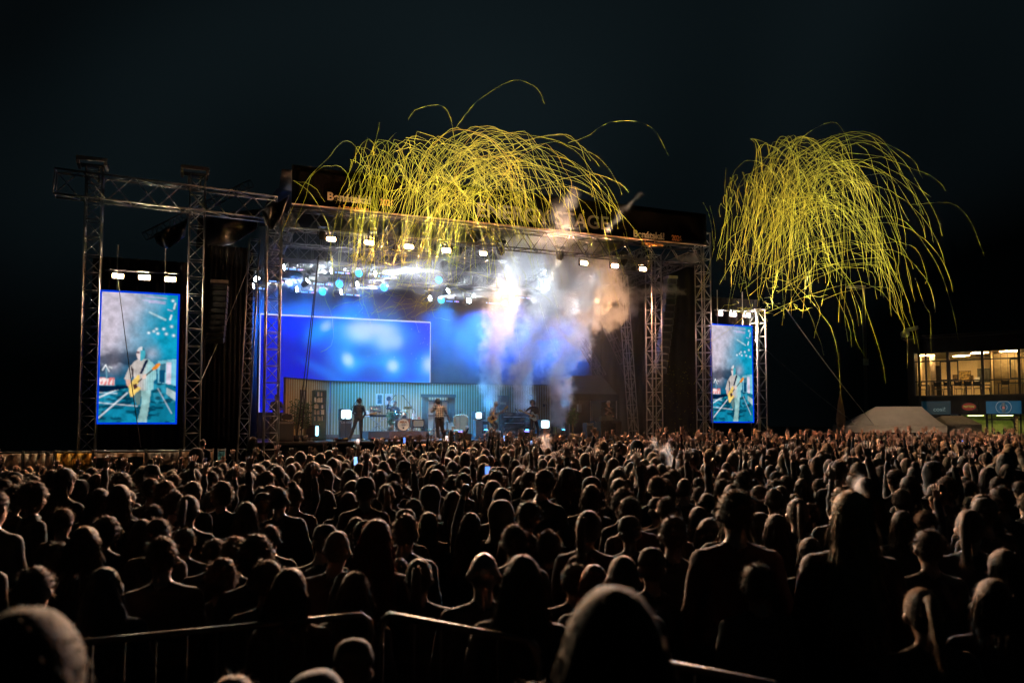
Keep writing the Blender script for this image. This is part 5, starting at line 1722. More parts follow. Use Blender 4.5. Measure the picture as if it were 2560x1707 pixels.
# singer, seen from behind, hand at his ear
j = pose(pelvis=(.0, 0, .93), chest=(.04, .03, 1.22), neck=(.0, .08, 1.43), head=(-.03, .14, 1.58), shL=(-.17, .04, 1.36), shR=(.2, .08, 1.36), elL=(-.3, .1, 1.2), elR=(.36, .06, 1.1), wrL=(-.16, .2, 1.46), wrR=(.46, .08, .86),
         hipL=(-.07, 0, .9), hipR=(.1, 0, .9), knL=(-.06, .06, .5), knR=(.15, .04, .5), anL=(-.03, -.02, .09), anR=(.27, .02, .09), toeL=(-.17, -.1, .04), toeR=(.18, -.1, .04), face=(-.55, .8, -.2))
performer('singer in a checked shirt and loose dark trousers, hand raised to his ear', 1098, 1.6, DECK, j, [CHECK, SKIN2, fixed('charcoal_trousers', (.035, .034, .032)), SNK, EYE], 'curly', HK, [((-.16, .2, 1.46), (.35, -.1, .8), (1, 0, 0), dict(curl=.9)), ((.46, .08, .86), (.35, .1, -.9), (-1, 0, 0), dict(curl=.5))], loose=1.25, leg_loose=1.28, bare_arm=True)

# bass player in mid-stride
j = pose(pelvis=(-.06, 0, .9), chest=(.02, 0, 1.17), neck=(.13, 0, 1.38), head=(.2, -.02, 1.54), shL=(.07, .17, 1.32), shR=(.06, -.17, 1.31), elL=(.28, .1, 1.1), elR=(-.14, -.25, 1.12), wrL=(.46, -.12, 1.16), wrR=(.1, -.22, .98),
         hipL=(-.02, .09, .88), hipR=(-.06, -.09, .88), knL=(.28, .08, .66), knR=(.05, -.1, .5), anL=(.2, .08, .35), anR=(-.38, -.1, .2), toeL=(.34, .08, .28), toeR=(-.31, -.1, .06), face=(1, -.12, .12))
performer('grey haired bass player in a pale striped shirt caught in mid-stride', 1229, 2.2, DECK, j, [LINEN, SKIN2, GREYT, SNK, EYE], 'crop', HG, [((.46, -.12, 1.16), (.3, -.4, .5), (0, 0, 1), dict(curl=1.2)), ((.1, -.22, .98), (.5, -.1, -.5), (0, 1, 0), dict(curl=.9))], loose=1.12)
guitar('yellow bass guitar carried by the striding bass player', 1233, 1.95, DECK + .94, -.62, (.75, .55, .16))

# guitarist in black on the right
j = pose(pelvis=(0.02, 0, .93), chest=(.02, -.02, 1.23), neck=(-.02, -.03, 1.44), head=(-.06, -.06, 1.58), shL=(.19, 0, 1.38), shR=(-.15, -.05, 1.38), elL=(.22, -.12, 1.12), elR=(-.34, -.16, 1.3), wrL=(.02, -.22, 1.02), wrR=(-.46, -.25, 1.22),
         hipL=(.1, 0, .9), hipR=(-.06, 0, .9), knL=(.2, -.06, .5), knR=(-.1, -.05, .5), anL=(.24, .02, .09), anR=(-.16, 0, .09), toeL=(.3, -.1, .04), toeR=(-.2, -.12, .04), face=(-.7, -.6, -.45))
performer('dark haired guitarist all in black looking down beside the piano', 1333, 2.1, DECK, j, [BLK, SKIN2, BLK, BLACK, EYE], 'curly', HK, [((.02, -.22, 1.02), (-.6, -.2, .1), (0, 0, 1), dict(curl=.9)), ((-.46, -.25, 1.22), (-.5, -.1, .4), (0, 0, 1), dict(curl=1.2))])
guitar('pale blue electric guitar of the guitarist in black', 1331, 1.75, DECK + 1.02, -2.75, (.2, .35, .45), bass=False)

# stage hand under the tent, one seated at the rack on the left
j = pose(face=(-1, -.2, -.3), elL=(.2, -.2, 1.15), wrL=(0, -.35, 1.05), elR=(-.25, -.15, 1.12), wrR=(-.2, -.35, 1.02))
performer('stage hand in a dark jacket and pale cap at the desk under the stage tent', 1522, 2.9, DECK, j, [fixed('brown_jacket', (.07, .045, .03)), SKIN2, BLK, BLACK, EYE], 'crop', HB, [((0, -.35, 1.05), (-.3, -1, -.2), (0, 0, -1), {})], hat=fixed('pale_cap', (.4, .4, .38)))
j = pose(pelvis=(0, 0, .5), chest=(.0, -.05, .8), neck=(.0, -.05, 1.02), head=(.02, -.06, 1.17), shL=(.17, -.02, .95), shR=(-.17, -.02, .95), elL=(.24, -.2, .72), elR=(-.24, -.2, .72), wrL=(.1, -.38, .68), wrR=(-.1, -.38, .68), hipL=(.09, 0, .48), hipR=(-.09, 0, .48), knL=(.16, -.42, .5), knR=(-.16, -.42, .5), anL=(.16, -.45, .09), anR=(-.16, -.45, .09), toeL=(.17, -.6, .04), toeR=(-.17, -.6, .04), face=(.3, -1, 0))
performer('dark silhouetted stage hand sitting behind the stage mouth tower against the blue screen', 690, 2.4, DECK + .55, j, [BLK, SKIN2, BLK, BLACK, EYE], 'short', HK, [])
cab('seat_case', 'black case the silhouetted stage hand sits on', 'case', 690, 2.45, DECK, .5, .93, .5, BLACK, group='road cases', grille=False)
# ================================================================== THE CROWD
CMATS = [CLOTH, SKIN, DENIM, SHOE]
def up_arm(s, x, y, z, ex, ey, ez):
    return {'el' + s: (ex, ey, ez), 'wr' + s: (x, y, z)}
POSES = {
 'down': (pose(), []),
 'lean': (pose(head=(.03, .03, 1.62), elL=(-.26, .06, 1.13), wrL=(-.08, .26, 1.15), elR=(.26, .06, 1.13), wrR=(.08, .26, 1.12)), []),
 'up_one': (pose(elR=(.25, .12, 1.62), wrR=(.22, .16, 1.9)), [((.22, .16, 1.9), (0, .05, 1), (0, 1, 0), dict(side=-1, curl=.3, spread=.6))]),
 'point': (pose(elL=(-.25, .14, 1.62), wrL=(-.2, .2, 1.9)), [((-.2, .2, 1.9), (0.1, .05, 1), (0, 1, 0), dict(side=1, pose='point'))]),
 'horns': (pose(elR=(.22, .12, 1.64), wrR=(.24, .15, 1.92)), [((.24, .15, 1.92), (0.08, .05, 1), (0, 1, 0), dict(side=-1, pose='horns'))]),
 'up_two': (pose(elR=(.27, .1, 1.62), wrR=(.2, .14, 1.9), elL=(-.27, .1, 1.6), wrL=(-.24, .14, 1.87)), [((.2, .14, 1.9), (0, .05, 1), (0, 1, 0), dict(side=-1, spread=.6)), ((-.24, .14, 1.87), (-.1, .05, 1), (0, 1, 0), dict(side=1, spread=.6, curl=.5))]),
 'film': (pose(elR=(.22, .2, 1.45), wrR=(.07, .32, 1.72), elL=(-.22, .2, 1.45), wrL=(-.07, .32, 1.72)), [((.07, .32, 1.72), (-.2, .1, 1), (0, -1, 0), dict(side=-1, curl=.9)), ((-.07, .32, 1.72), (.2, .1, 1), (0, -1, 0), dict(side=1, curl=.9))]),
}
BODY = {}; LOW = {}
for nm, (j, hands) in POSES.items():
    BODY[nm], RHEAD, HEADP = body_mesh('body', j, CMATS, hands, voxel=.017, faces=.42, loose=1.18 if nm in ('down', 'lean') else 1.05, hoodie=nm in ('lean', 'up_two', 'film', 'point'))
    LOW[nm], _, _ = body_mesh('body_low', j, CMATS, hands if nm != 'film' else [], voxel=.034, faces=.25)
HK_ = ['short', 'crop', 'long', 'straight', 'curly', 'pony', 'bun', 'bob']
HAIRME = {}; HAIRLOW = {}
for i, k in enumerate(HK_):
    HAIRME[k] = [hair_mb(k, 10 + i + 50 * q, 620).mesh('hair', HAIR, True) for q in range(2)]
    HAIRLOW[k] = hair_mb(k, 90 + i, 34, lod=.5)
CAPME = cap_mb().mesh('cap', CLOTH, True)
HOODME = hood_mb(rnd).mesh('hood', CLOTH, True)
HAIRBIG = {k: hair_mb(k, 200 + i, 260).mesh('hair', HAIR, True) for i, k in enumerate(('long', 'short', 'curly', 'bob'))}
CROWN = {'hood': 1.80, 'curly': 1.80, 'short': 1.785, 'cap': 1.785, 'bun': 1.81}
HEADREF = 1.765           # height of the crown of the model figure

TXT = {'short': 'short hair', 'crop': 'close cropped hair', 'long': 'long loose hair', 'straight': 'long straight hair', 'curly': 'curly hair', 'pony': 'a ponytail', 'bun': 'hair tied in a bun', 'bob': 'a chin length bob', 'cap': 'a peaked cap', 'hood': 'a raised hood'}
def person(x, y, h, kind, posek, label, rz, group, zg=None, big=False, hairmat=None, shirt=None, wide=1.0):
    s = h / CROWN.get(kind, HEADREF)
    t = thing('person', label, 'person', (x, y, ground_z(x, y) if zg is None else zg), rz, group)
    t.scale = (s * wide, s * wide, s)
    t.rotation_euler = (rnd.gauss(0, .035), rnd.gauss(0, .04), rz)
    b = inst('body', BODY[posek], t)
    if shirt:
        b.material_slots[0].link = 'OBJECT'; b.material_slots[0].material = shirt
    R = RHEAD.to_euler()
    hp = Vector(POSES[posek][0]['head'])
    if kind == 'cap':
        inst('cap', CAPME, t, hp, R); inst('hair', HAIRME['crop'][0], t, hp, R)
    elif kind == 'hood':
        inst('hood', HOODME, t, hp, R)
    elif kind:
        me = HAIRBIG[kind] if big and kind in HAIRBIG else HAIRME[kind][rnd.randrange(2)]
        o = inst('hair', me, t, hp, R)
        if hairmat:
            o.material_slots[0].link = 'OBJECT'; o.material_slots[0].material = hairmat
    return t

REDH = M('hair_red', (.30, .055, .03), .62, 0, .3, 30, sheen=.75, sheent=(.9, .6, .42), spec=.4, bump=.8)
BLONDH = M('hair_blond', (.42, .30, .16), .62, 0, .3, 30, sheen=.75, sheent=(.9, .6, .42), spec=.4, bump=.8)
GINGH = M('hair_ginger', (.34, .13, .04), .62, 0, .3, 30, sheen=.75, sheent=(.9, .6, .42), spec=.4, bump=.8)
GREYH = M('hair_silver', (.42, .42, .42), .62, 0, .3, 30, sheen=.75, sheent=(.9, .6, .42), spec=.4, bump=.8)
NEARH = M('hair_dark_near', (.02, .015, .011), .75, 0, .3, 30, sheen=.45, sheent=(.55, .45, .35), spec=.15, bump=.5)
REDS = M('red_top', (.2, .015, .02), .85, 0, .15, 14, sheen=.4)
WHTS = M('pale_top', (.5, .48, .45), .85, 0, .15, 14, sheen=.4)

# (x, y of the crown, head width) in photo pixels, hair, pose, hair colour, note
NEAR = [
 (66, 1404, 84, 'short', 'down', None, 'left of the barrier, behind the crowd edge'), (18, 1512, 250, 'bob', 'down', NEARH, 'nearest person at the left picture edge, out of focus'),
 (200, 1317, 78, 'bob', 'down', None, 'standing in front of the left barrier rail, a little apart'), (255, 1284, 70, 'curly', 'lean', None, 'with a rounded mop of hair left of the man with bare shoulders'),
 (428, 1335, 74, 'short', 'down', None, 'square shouldered behind the start of the left barrier rail'), (490, 1344, 60, 'short', 'down', None, 'close to the right shoulder of a square shouldered man'),
 (541, 1391, 70, 'curly', 'down', None, 'with wavy rim lit hair in front of the left rail'), (592, 1343, 44, 'curly', 'down', GINGH, 'with ginger curls between two taller people'),
 (655, 1336, 92, 'curly', 'down', None, 'with a big wild mop of hair above the left rail'), (686, 1394, 76, 'short', 'down', None, 'dark headed in front of the wild mop of hair'),
 (611, 1277, 42, 'crop', 'down', None, 'with a small almost bald rim lit head'), (702, 1306, 48, 'short', 'down', None, 'slim necked right of the wild mop of hair'),
 (812, 1326, 66, 'crop', 'down', None, 'dark headed left of the red haired woman'), (843, 1292, 52, 'bob', 'down', GINGH, 'with orange tinted hair left of the red haired woman'),
 (868, 1428, 80, 'long', 'down', None, 'long haired just above the end of the left rail'), (465, 1313, 52, 'short', 'down', None, 'seen above the square shouldered man'),
 (910, 1300, 84, 'long', 'down', REDH, 'with bright red hair'), (1007, 1277, 62, 'short', 'down', None, 'with spiky rim lit hair and sloping shoulders'),
 (1090, 1281, 52, 'straight', 'down', BLONDH, 'with straight hair flaring over both shoulders'), (970, 1396, 68, 'crop', 'down', None, 'dark headed above the gap between the two rails'),
 (1182, 1380, 76, None, 'down', None, 'bald above the middle barrier rail'), (1278, 1389, 96, 'long', 'down', None, 'with full hair right of the bald man'),
 (1300, 1302, 64, 'short', 'down', None, 'with tousled short hair near the centre'), (1384, 1326, 54, 'curly', 'down', None, 'with small bright curls right of centre'),
 (1530, 1389, 82, 'crop', 'down', None, 'upright directly behind the nearest blurred head'), (1476, 1415, 60, 'long', 'down', REDH, 'with red hair beside the nearest blurred head'),
 (1665, 1281, 66, 'short', 'down', None, 'with smooth hair and an orange strand beside the head'), (1612, 1367, 60, 'cap', 'down', None, 'in a peaked cap left of the dark broad man'),
 (1560, 1499, 285, 'bob', 'down', NEARH, 'nearest of all, large blurred head at the bottom'), (1256, 1684, 120, 'curly', 'lean', None, 'curls just entering at the bottom centre'),
 (620, 1680, 130, 'short', 'lean', None, 'crown just entering at the bottom left'), (862, 1652, 150, 'hood', 'lean', None, 'hood just entering below the left rail'), (876, 1600, 66, 'cap', 'lean', None, 'in a dark cap right under the left rail end'),
 (1840, 1217, 74, 'short', 'down', None, 'tall and broad with wide dark shoulders on the right'), (2106, 1227, 84, 'straight', 'down', BLONDH, 'tall with very long blond hair on the right'),
 (1919, 1215, 44, 'short', 'down', None, 'just right of the broad dark man'), (1960, 1213, 42, 'crop', 'down', None, 'second head right of the broad dark man'),
 (1758, 1233, 48, 'bob', 'down', None, 'left of the broad dark man, smooth rounded hair'), (1748, 1268, 56, 'long', 'down', None, 'lower left of the broad dark man, hair over the ears'), (1788, 1290, 44, 'short', 'down', None, 'at the left shoulder of the broad dark man'),
 (1927, 1281, 60, 'hood', 'down', None, 'in a pale edged hood right of the broad dark man'), (2003, 1235, 40, 'pony', 'down', None, 'small head left of the very long blond hair'), (2033, 1253, 44, 'short', 'down', None, 'close left of the very long blond hair'),
 (1982, 1275, 46, 'long', 'down', GINGH, 'with orange hair left of the very long blond hair'), (2446, 1243, 62, 'cap', 'down', None, 'in a grey cap near the right edge'), (2526, 1210, 50, 'short', 'down', None, 'dark curls at the right edge'),
 (2300, 1191, 44, 'bob', 'down', None, 'dark bob right of the cigarette smoke'), (2186, 1193, 50, 'long', 'down', None, 'long hair in front of the cigarette smoke'), (2263, 1279, 58, 'bob', 'down', None, 'dim and dark right of the very long blond hair'),
 (2318, 1275, 50, 'curly', 'up_one', None, 'curls with an arm lifted on the dark right'), (2510, 1362, 80, 'long', 'down', None, 'pale rimmed hair low at the right edge'), (2453, 1443, 96, 'bob', 'down', None, 'lowest dark head near the right edge'),
 (2376, 1480, 70, 'pony', 'down', None, 'dark head in the lower right corner'), (2478, 1275, 44, 'short', 'down', None, 'right of the grey cap'), (2240, 1216, 44, 'short', 'down', None, 'dim head right of the smoke'),
 (2140, 1290, 50, 'long', 'down', None, 'half hidden right of the very long blond hair'), (2350, 1330, 56, 'short', 'down', None, 'dim head in the dark right half'), (2030, 1340, 60, 'bob', 'down', None, 'dim head in front of the broad dark man'),
 (1700, 1350, 62, 'long', 'down', None, 'dim long hair below the broad dark man'), (120, 1345, 66, 'short', 'down', None, 'dim head between two left edge heads'), (330, 1300, 60, 'long', 'down', None, 'long dark hair left of the square shouldered man'),
 (770, 1420, 70, 'bob', 'down', None, 'dim bob above the left rail'), (1060, 1395, 62, 'pony', 'down', None, 'ponytail above the middle rail start'), (1420, 1400, 64, 'short', 'down', None, 'dim head left of the red hair by the blurred head'),
 (2200, 1400, 74, 'hood', 'down', None, 'dim hooded figure in the dark right half'), (1900, 1400, 76, 'short', 'down', None, 'dim head below the pale edged hood'), (300, 1420, 80, 'long', 'down', None, 'dim long hair above the left rail start'),
]
PW = {'short': .172, 'crop': .164, 'long': .19, 'straight': .185, 'curly': .225, 'pony': .18, 'bun': .18, 'bob': .19, 'cap': .195, 'hood': .235, None: .158}
placed = []
def clear(x, y, r):
    return all((x - a) ** 2 + (y - b) ** 2 > r * r for a, b in placed)
for k, (px, py, w, kind, ps, hm, note) in enumerate(NEAR):
    Y = PW[kind] * F / w
    if py > 1490: Y = max(Y, 1.25)
    for _ in range(30):
        p = YP(px, py, Y)
        h = p.z - ground_z(p.x, p.y)
        if h < 1.5: Y *= .97
        elif h > 1.97: Y *= 1.03
        else: break
    if not clear(p.x, p.y, .3):
        for dy in (.2, -.2, .35, -.35, .5, .7, -.5):
            q = YP(px, py, Y + dy)
            if clear(q.x, q.y, .3) and 1.42 < q.z - ground_z(q.x, q.y) < 2.05:
                p = q; break
    h = p.z - ground_z(p.x, p.y)
    placed.append((p.x, p.y))
    lab = ('person %s' % note)
    if len(lab.split()) < 9: lab = 'person with %s %s' % (TXT.get(kind, 'a bald head'), note) if kind else lab + ' seen from behind'
    wide = 1.0
    if 'broad' in note and 'tall and' in note: wide = 1.03
    person(p.x, p.y, h, kind, ps, lab, -math.atan2(p.x * .5, 30) + rnd.uniform(-.2, .2), 'people in the nearest part of the crowd', big=py > 1480, hairmat=hm, wide=wide)

# specials: figures that stand out of the crowd
def special(px, py, Y, kind, ps, label, h=None, **k):
    p = YP(px, py, Y)
    h0 = h or 1.72
    zg = p.z - h0
    placed.append((p.x, p.y))
    return person(p.x, p.y, h0, kind, ps, label, rnd.uniform(-.2, .2), 'people standing out of the crowd', zg=zg, **k)
special(496, 1119, 14.5, 'hood', 'down', 'tall black hooded figure standing out above the crowd before the fence', h=1.9, shirt=BLK)
special(1594, 1100, 15.0, 'hood', 'down', 'dark hooded figure standing out above the orange lit crowd', h=1.9, shirt=BLK)
special(635, 1090, 18.5, 'long', 'lean', 'blond woman sitting on shoulders in front of the stage mouth tower', hairmat=BLONDH, shirt=BLK)
special(2185, 1115, 17.0, 'crop', 'up_two', 'person in a dark red top with both arms raised above the crowd', shirt=REDS)
special(505, 1097, 22.5, 'crop', 'down', 'steward behind the fence right of the big portrait screen', shirt=BLK)
special(1180, 1098, 24.5, 'cap', 'lean', 'camera operator in a cap in the pit before the stage')

# the rest of the field
spots = []
r2 = random.Random(11)
y = 5.2
row = 0
def front_limit(x):
    # crowd barrier line parallel to the stage, further back behind the fence on the left
    u_lim = -5.2
    yy = OS.y + (x * math.sin(ANG) + u_lim) / math.cos(ANG)
    if x < -4: yy = min(yy, 19.6 + .02 * x)
    return yy
while y < 46:
    dx = .47 + .006 * max(0, y - 10)
    half = .66 * y + .5
    n = int(2 * half / dx)
    for i in range(n):
        x = -half + (i + (.5 if row % 2 else 0)) * dx + r2.uniform(-.14, .14)
        yy = y + r2.uniform(-.18, .18)
        if yy > front_limit(x): continue
        if x > 9 and yy > 40.5: continue
        if yy < 7.5 and r2.random() < .25: continue
        if not clear(x, yy, .36): continue
        spots.append((x, yy))
    row += 1
    y += .50 + .006 * max(0, y - 10)
spots.sort(key=lambda q: q[1])
NIND = 300 - len(NEAR) - 6
PWT = [('down', .6), ('lean', .2), ('up_one', .09), ('film', .012), ('up_two', .03), ('point', .02), ('horns', .02)]
def pick(tbl, q):
    for k, w in tbl:
        if q < w: return k
        q -= w
    return tbl[0][0]
HWT = [('short', .34), ('crop', .03), ('long', .2), ('bob', .09), ('curly', .09), ('pony', .07), ('straight', .06), ('cap', .06), ('bun', .03), ('hood', .03)]
POSET = {'down': 'arms down', 'lean': 'arms folded in front', 'up_one': 'one open hand raised', 'film': 'both hands up filming', 'up_two': 'both hands raised', 'point': 'one finger raised', 'horns': 'raised hand making horns'}
PHONEL = [EM('phone_screen_a', (.25, .5, 1.0), 1.6), EM('phone_screen_b', (.9, .75, .7), 1.4), EM('phone_screen_c', (.1, .25, .95), 1.8)]
PHB = MB().box((0, 0, 0), (.078, .009, .155)).mesh('phone_case', BLACKG)
PHS = [MB().box((0, -.006, 0), (.07, .003, .14)).mesh('phone_display', m) for m in PHONEL]
phone_n = 0
def phone(x, y, z, rz, side):
    global phone_n
    phone_n += 1
    t = thing('phone', 'lit phone held up by a filming person in the crowd', 'phone', (x, y, z), rz, 'phones held up in the crowd')
    inst('phone_case', PHB, t); inst('phone_display', PHS[phone_n % 3], t)
SECT = [(150, 'below the left picture edge'), (240, 'below the outer screen tower'), (455, 'below the big portrait screen'), (600, 'below the black speaker wing'), (760, 'below the stage mouth tower'), (930, 'below the glowing rounded television'),
        (1060, 'below the drum kit'), (1170, 'below the singer'), (1290, 'below the bass player'), (1420, 'below the smoke columns'), (1560, 'below the stage tent'), (1710, 'below the far roof tower'), (1930, 'below the small portrait screen'), (2120, 'below the guy wires'), (2300, 'below the white tent'), (9999, 'below the lit building')]
NTH = ['nearest', 'second', 'third', 'fourth', 'fifth', 'sixth', 'seventh', 'eighth', 'ninth', 'tenth', 'eleventh', 'twelfth', 'thirteenth', 'fourteenth']
seen = {}
def crowd_label(x, yy, kind, ps):
    px = 1280 + F * x / yy
    sct = next(b for a, b in SECT if px < a)
    key = (sct, kind)
    seen[key] = seen.get(key, 0) + 1
    return 'person with %s %s, %s such from camera' % (TXT[kind], sct, NTH[min(13, seen[key] - 1)])
for k, (x, yy) in enumerate(spots[:NIND]):
    kind = pick(HWT, r2.random()); ps = pick(PWT, r2.random())
    if yy < 8 and ps in ('up_one', 'up_two', 'film'): ps = 'down'
    h = r2.gauss(1.70, .085); h = min(1.9, max(1.52, h))
    rz = r2.gauss(-.1, .3)
    hm = None
    lab = crowd_label(x, yy, kind, ps)
    person(x, yy, h, kind, ps, lab, rz, 'people in the middle of the crowd', hairmat=hm)
    if ps == 'film':
        s = h / HEADREF
        q = Matrix.Rotation(rz, 3, 'Z') @ Vector((0, .345 * s, 0))
        phone(x + q.x, yy + q.y, ground_z(x, yy) + 1.83 * s, rz, 1)

# everyone further off: one mass
def crowd_mass(sp):
    SH = [M('far_top_%d' % i, tuple(k * .6 for k in c), .85, 0, .15, 14, sheen=.2) for i, c in enumerate([(.02, .02, .025), (.03, .035, .05), (.06, .05, .045), (.14, .12, .1), (.12, .02, .02), (.04, .06, .09), (.3, .27, .24)])]
    HR = [M('far_hair_%d' % i, c, .62, 0, .3, 30, sheen=.75, sheent=(.9, .6, .42), spec=.4, bump=.8) for i, c in enumerate([(.045, .028, .018), (.09, .05, .028), (.2, .11, .05), (.32, .22, .12), (.25, .23, .21)])]
    mats = [SKIN, DENIM, SHOE] + SH + HR
    low = {}
    for nm, me in LOW.items():
        V = np.zeros(len(me.vertices) * 3); me.vertices.foreach_get('co', V); V = V.reshape(-1, 3)
        Fc = [tuple(p.vertices) for p in me.polygons]; mi = [p.material_index for p in me.polygons]
        low[nm] = (V, Fc, mi)
    AV = []; AF = []; AM = []; off = 0
    for x, yy in sp:
        ux, vx = UV(Vector((x, yy, 0)))
        front = sst(12, 24, yy)
        q = r2.random()
        pr = .10 + .32 * front * (1 if x > -5 else .5)
        ps = pick([('up_one', .34), ('up_two', .3), ('horns', .14), ('point', .22)], r2.random()) if q < pr else ('down' if r2.random() < .7 else 'lean')
        kind = pick([('short', .44), ('crop', .06), ('long', .27), ('bob', .12), ('curly', .11)], r2.random())
        h = min(1.92, max(1.5, r2.gauss(1.70, .09)))
        s = h / HEADREF; rz = r2.gauss(-.2, .35)
        c, sn = math.cos(rz) * s, math.sin(rz) * s
        g = ground_z(x, yy)
        si = 3 + r2.randrange(len(SH)); hi = 3 + len(SH) + r2.randrange(len(HR))
        V, Fc, mi = low[ps]
        W = np.empty_like(V)
        W[:, 0] = V[:, 0] * c - V[:, 1] * sn + x; W[:, 1] = V[:, 0] * sn + V[:, 1] * c + yy; W[:, 2] = V[:, 2] * s + g
        AV.append(W); AF += [tuple(i + off for i in f) for f in Fc]; AM += [si if m == 0 else m - 1 for m in mi]; off += len(V)
        hb = HAIRLOW[kind]
        R = np.array(RHEAD); V = np.array([tuple(v) for v in hb.v]) @ R.T + np.array(POSES[ps][0]['head'])
        W = np.empty_like(V)
        W[:, 0] = V[:, 0] * c - V[:, 1] * sn + x; W[:, 1] = V[:, 0] * sn + V[:, 1] * c + yy; W[:, 2] = V[:, 2] * s + g
        AV.append(W); AF += [tuple(i + off for i in f) for f in hb.f]; AM += [hi] * len(hb.f); off += len(V)
    me = bpy.data.meshes.new('crowd')
    me.from_pydata(np.concatenate(AV).tolist(), [], AF)
    for m in mats: me.materials.append(m)
    me.polygons.foreach_set('material_index', AM)
    me.polygons.foreach_set('use_smooth', [True] * len(AF))
    me.update()
    o = inst('crowd', me)
    tag(o, 'dense mass of people filling the field up to the stage', 'crowd', kind='stuff')
    print('crowd', len(sp), 'faces', len(AF))
crowd_mass(spots[NIND:])
for px, py, Y in ((1117, 1096, 21), (1219, 1178, 11.5), (1262, 1095, 21), (895, 1104, 20), (1010, 1100, 21), (1330, 1108, 21), (1700, 1106, 24), (2407, 1106, 26), (890, 1152, 14)):
    p = YP(px, py, Y)
    phone(p.x, p.y, p.z, rnd.uniform(-.2, .2), 1)
# ================================================================== FENCE, RAILS, WIRES AND THE GROUND TO THE RIGHT
def fence_panel(px0, px1, label, mat, v=-1.9, ztop=None, extra=None, group='bannered fence panels'):
    a = at(px0, v, 0); b = at(px1, v, 0)
    g = -.45
    L = (b - a).length
    t = thing('fence_panel', label, 'fence', (a.x, a.y, g), ANG, group)
    H = 1.86
    for x in (0.02, L - .02):
        MB().cyl((x, 0, 0), (x, 0, H + .05), .025).build('post', STEEL, t)
    MB().cyl((0, 0, H), (L, 0, H), .022).build('top_rail', STEEL, t)
    MB().cyl((0, 0, .15), (L, 0, .15), .022).build('bottom_rail', STEEL, t)
    n = 24; vs = []
    for z in (.2, 1.0, H - .05):
        for i in range(n + 1):
            vs.append((.03 + (L - .06) * i / n, -.04 + .015 * math.sin(i * .9 + z * 2), z))
    c = MB().add(vs, [(j * (n + 1) + i, j * (n + 1) + i + 1, (j + 1) * (n + 1) + i + 1, (j + 1) * (n + 1) + i) for j in range(2) for i in range(n)]).build('banner_cloth', mat, t, smooth=True)
    c.modifiers.new('thick', 'SOLIDIFY').thickness = .008
    if extra: extra(t, L, H)
    return t
BEIGE = M('banner_beige', (.42, .33, .24), .7, 0, .25, 2); YEL = M('banner_yellow', (.62, .36, .04), .7, 0, .12, 2)
BRN = M('banner_brown', (.15, .10, .06), .7, 0, .3, 3); GRYB = M('banner_grey', (.09, .08, .07), .7, 0, .2, 2); CYB = M('banner_cyan', (.05, .3, .38), .6, 0, .2, 3)
def photos(t, L, H):
    r = random.Random(8)
    for i in range(5):
        for k in range(2):
            MB().box((L * (.12 + .19 * i), -.075, H * (.62 + .2 * k)), (L * .15, .01, H * .15)).build('printed_photo', M('print_%d' % ((i + k) % 4), [(.4, .28, .18), (.22, .16, .1), (.5, .42, .32), (.12, .1, .09)][(i + k) % 4], .6, 0, .5, 6), t)
def citytext(t, L, H):
    text_mesh('City festival', .2, CREAM, parent=t, loc=(L * .55, -.075, H * .8), width=L * .5)
    text_mesh('vinařství', .16, CREAM, name='second_line', parent=t, loc=(L * .55, -.075, H * .62), width=L * .3)
    MB().tube([(L * .12, -.08, H * .86), (L * .2, -.08, H * .84), (L * .22, -.08, H * .7), (L * .17, -.08, H * .55)], .02).build('vine_mark', CREAM, t)
fence_panel(-90, 60, 'fence panel with a beige banner at the left picture edge', BEIGE)
fence_panel(60, 139, 'fence panel with a creased beige banner next to the yellow one', BEIGE)
fence_panel(139, 235, 'fence panel with a yellow banner below the outer screen tower', YEL)
fence_panel(235, 366, 'fence panel with a brown banner of small printed photos', BRN, extra=photos)
fence_panel(366, 452, 'fence panel with a dark grey lettered banner', GRYB, extra=citytext)
fence_panel(452, 536, 'fence panel with a brown and orange banner behind the hooded figure', BRN)
fence_panel(545, 566, 'short fence panel with a cyan banner beside the speaker wing', CYB)

# crowd control rails in the foreground
def rail(label, pa, Ya, pb, Yb, bend=None, group='steel crowd rails in the foreground'):
    A = YP(*pa, Ya); B = YP(*pb, Yb)
    t = thing('crowd_rail', label, 'barrier', (A.x, A.y, 0), 0, group)
    A0 = Vector((0, 0, A.z)); B0 = Vector((B.x - A.x, B.y - A.y, B.z))
    d = (B0 - A0).normalized()
    R = .06
    def corner(p, dirn):
        return [p + dirn * R * (1 - math.cos(a * math.pi / 10)) * -1 + dirn * 0 + Vector((0, 0, -R * (1 - math.sin((5 - a) * math.pi / 10)))) for a in range(0)]
    pts = [Vector((-d.x * .05, -d.y * .05, 0.0)), Vector((-d.x * .05, -d.y * .05, A.z - .09)), A0 - d * .035 + Vector((0, 0, -.03)), A0, B0, B0 + d * .035 + Vector((0, 0, -.03)), Vector((B0.x + d.x * .05, B0.y + d.y * .05, B0.z - .09)), Vector((B0.x + d.x * .05, B0.y + d.y * .05, 0.0))]
    MB().tube(pts, .0165, n=10).build('frame_tube', M('rail_tube', (.07, .065, .06), .55, .7, .5, 5), t, smooth=True)
    MB().cyl((0, 0, .2), (B0.x, B0.y, .2), .014).build('bottom_rail', STEEL, t)
    n = int((B0 - A0).length / .13)
    for i in range(1, n):
        q = A0.lerp(B0, i / n)
        MB().cyl((q.x, q.y, .2), (q.x, q.y, q.z), .006, n=6).build('bar', M('rail_bar_dark', (.06, .06, .06), .6, .5), t)
    for q in (A0, B0):
        MB().box((q.x, q.y, .02), (.06, .6, .03)).build('foot', STEEL, t)
rail('long steel rail across the lower left, sloping up to the right', (150, 1611), 3.7, (905, 1537), 4.0)
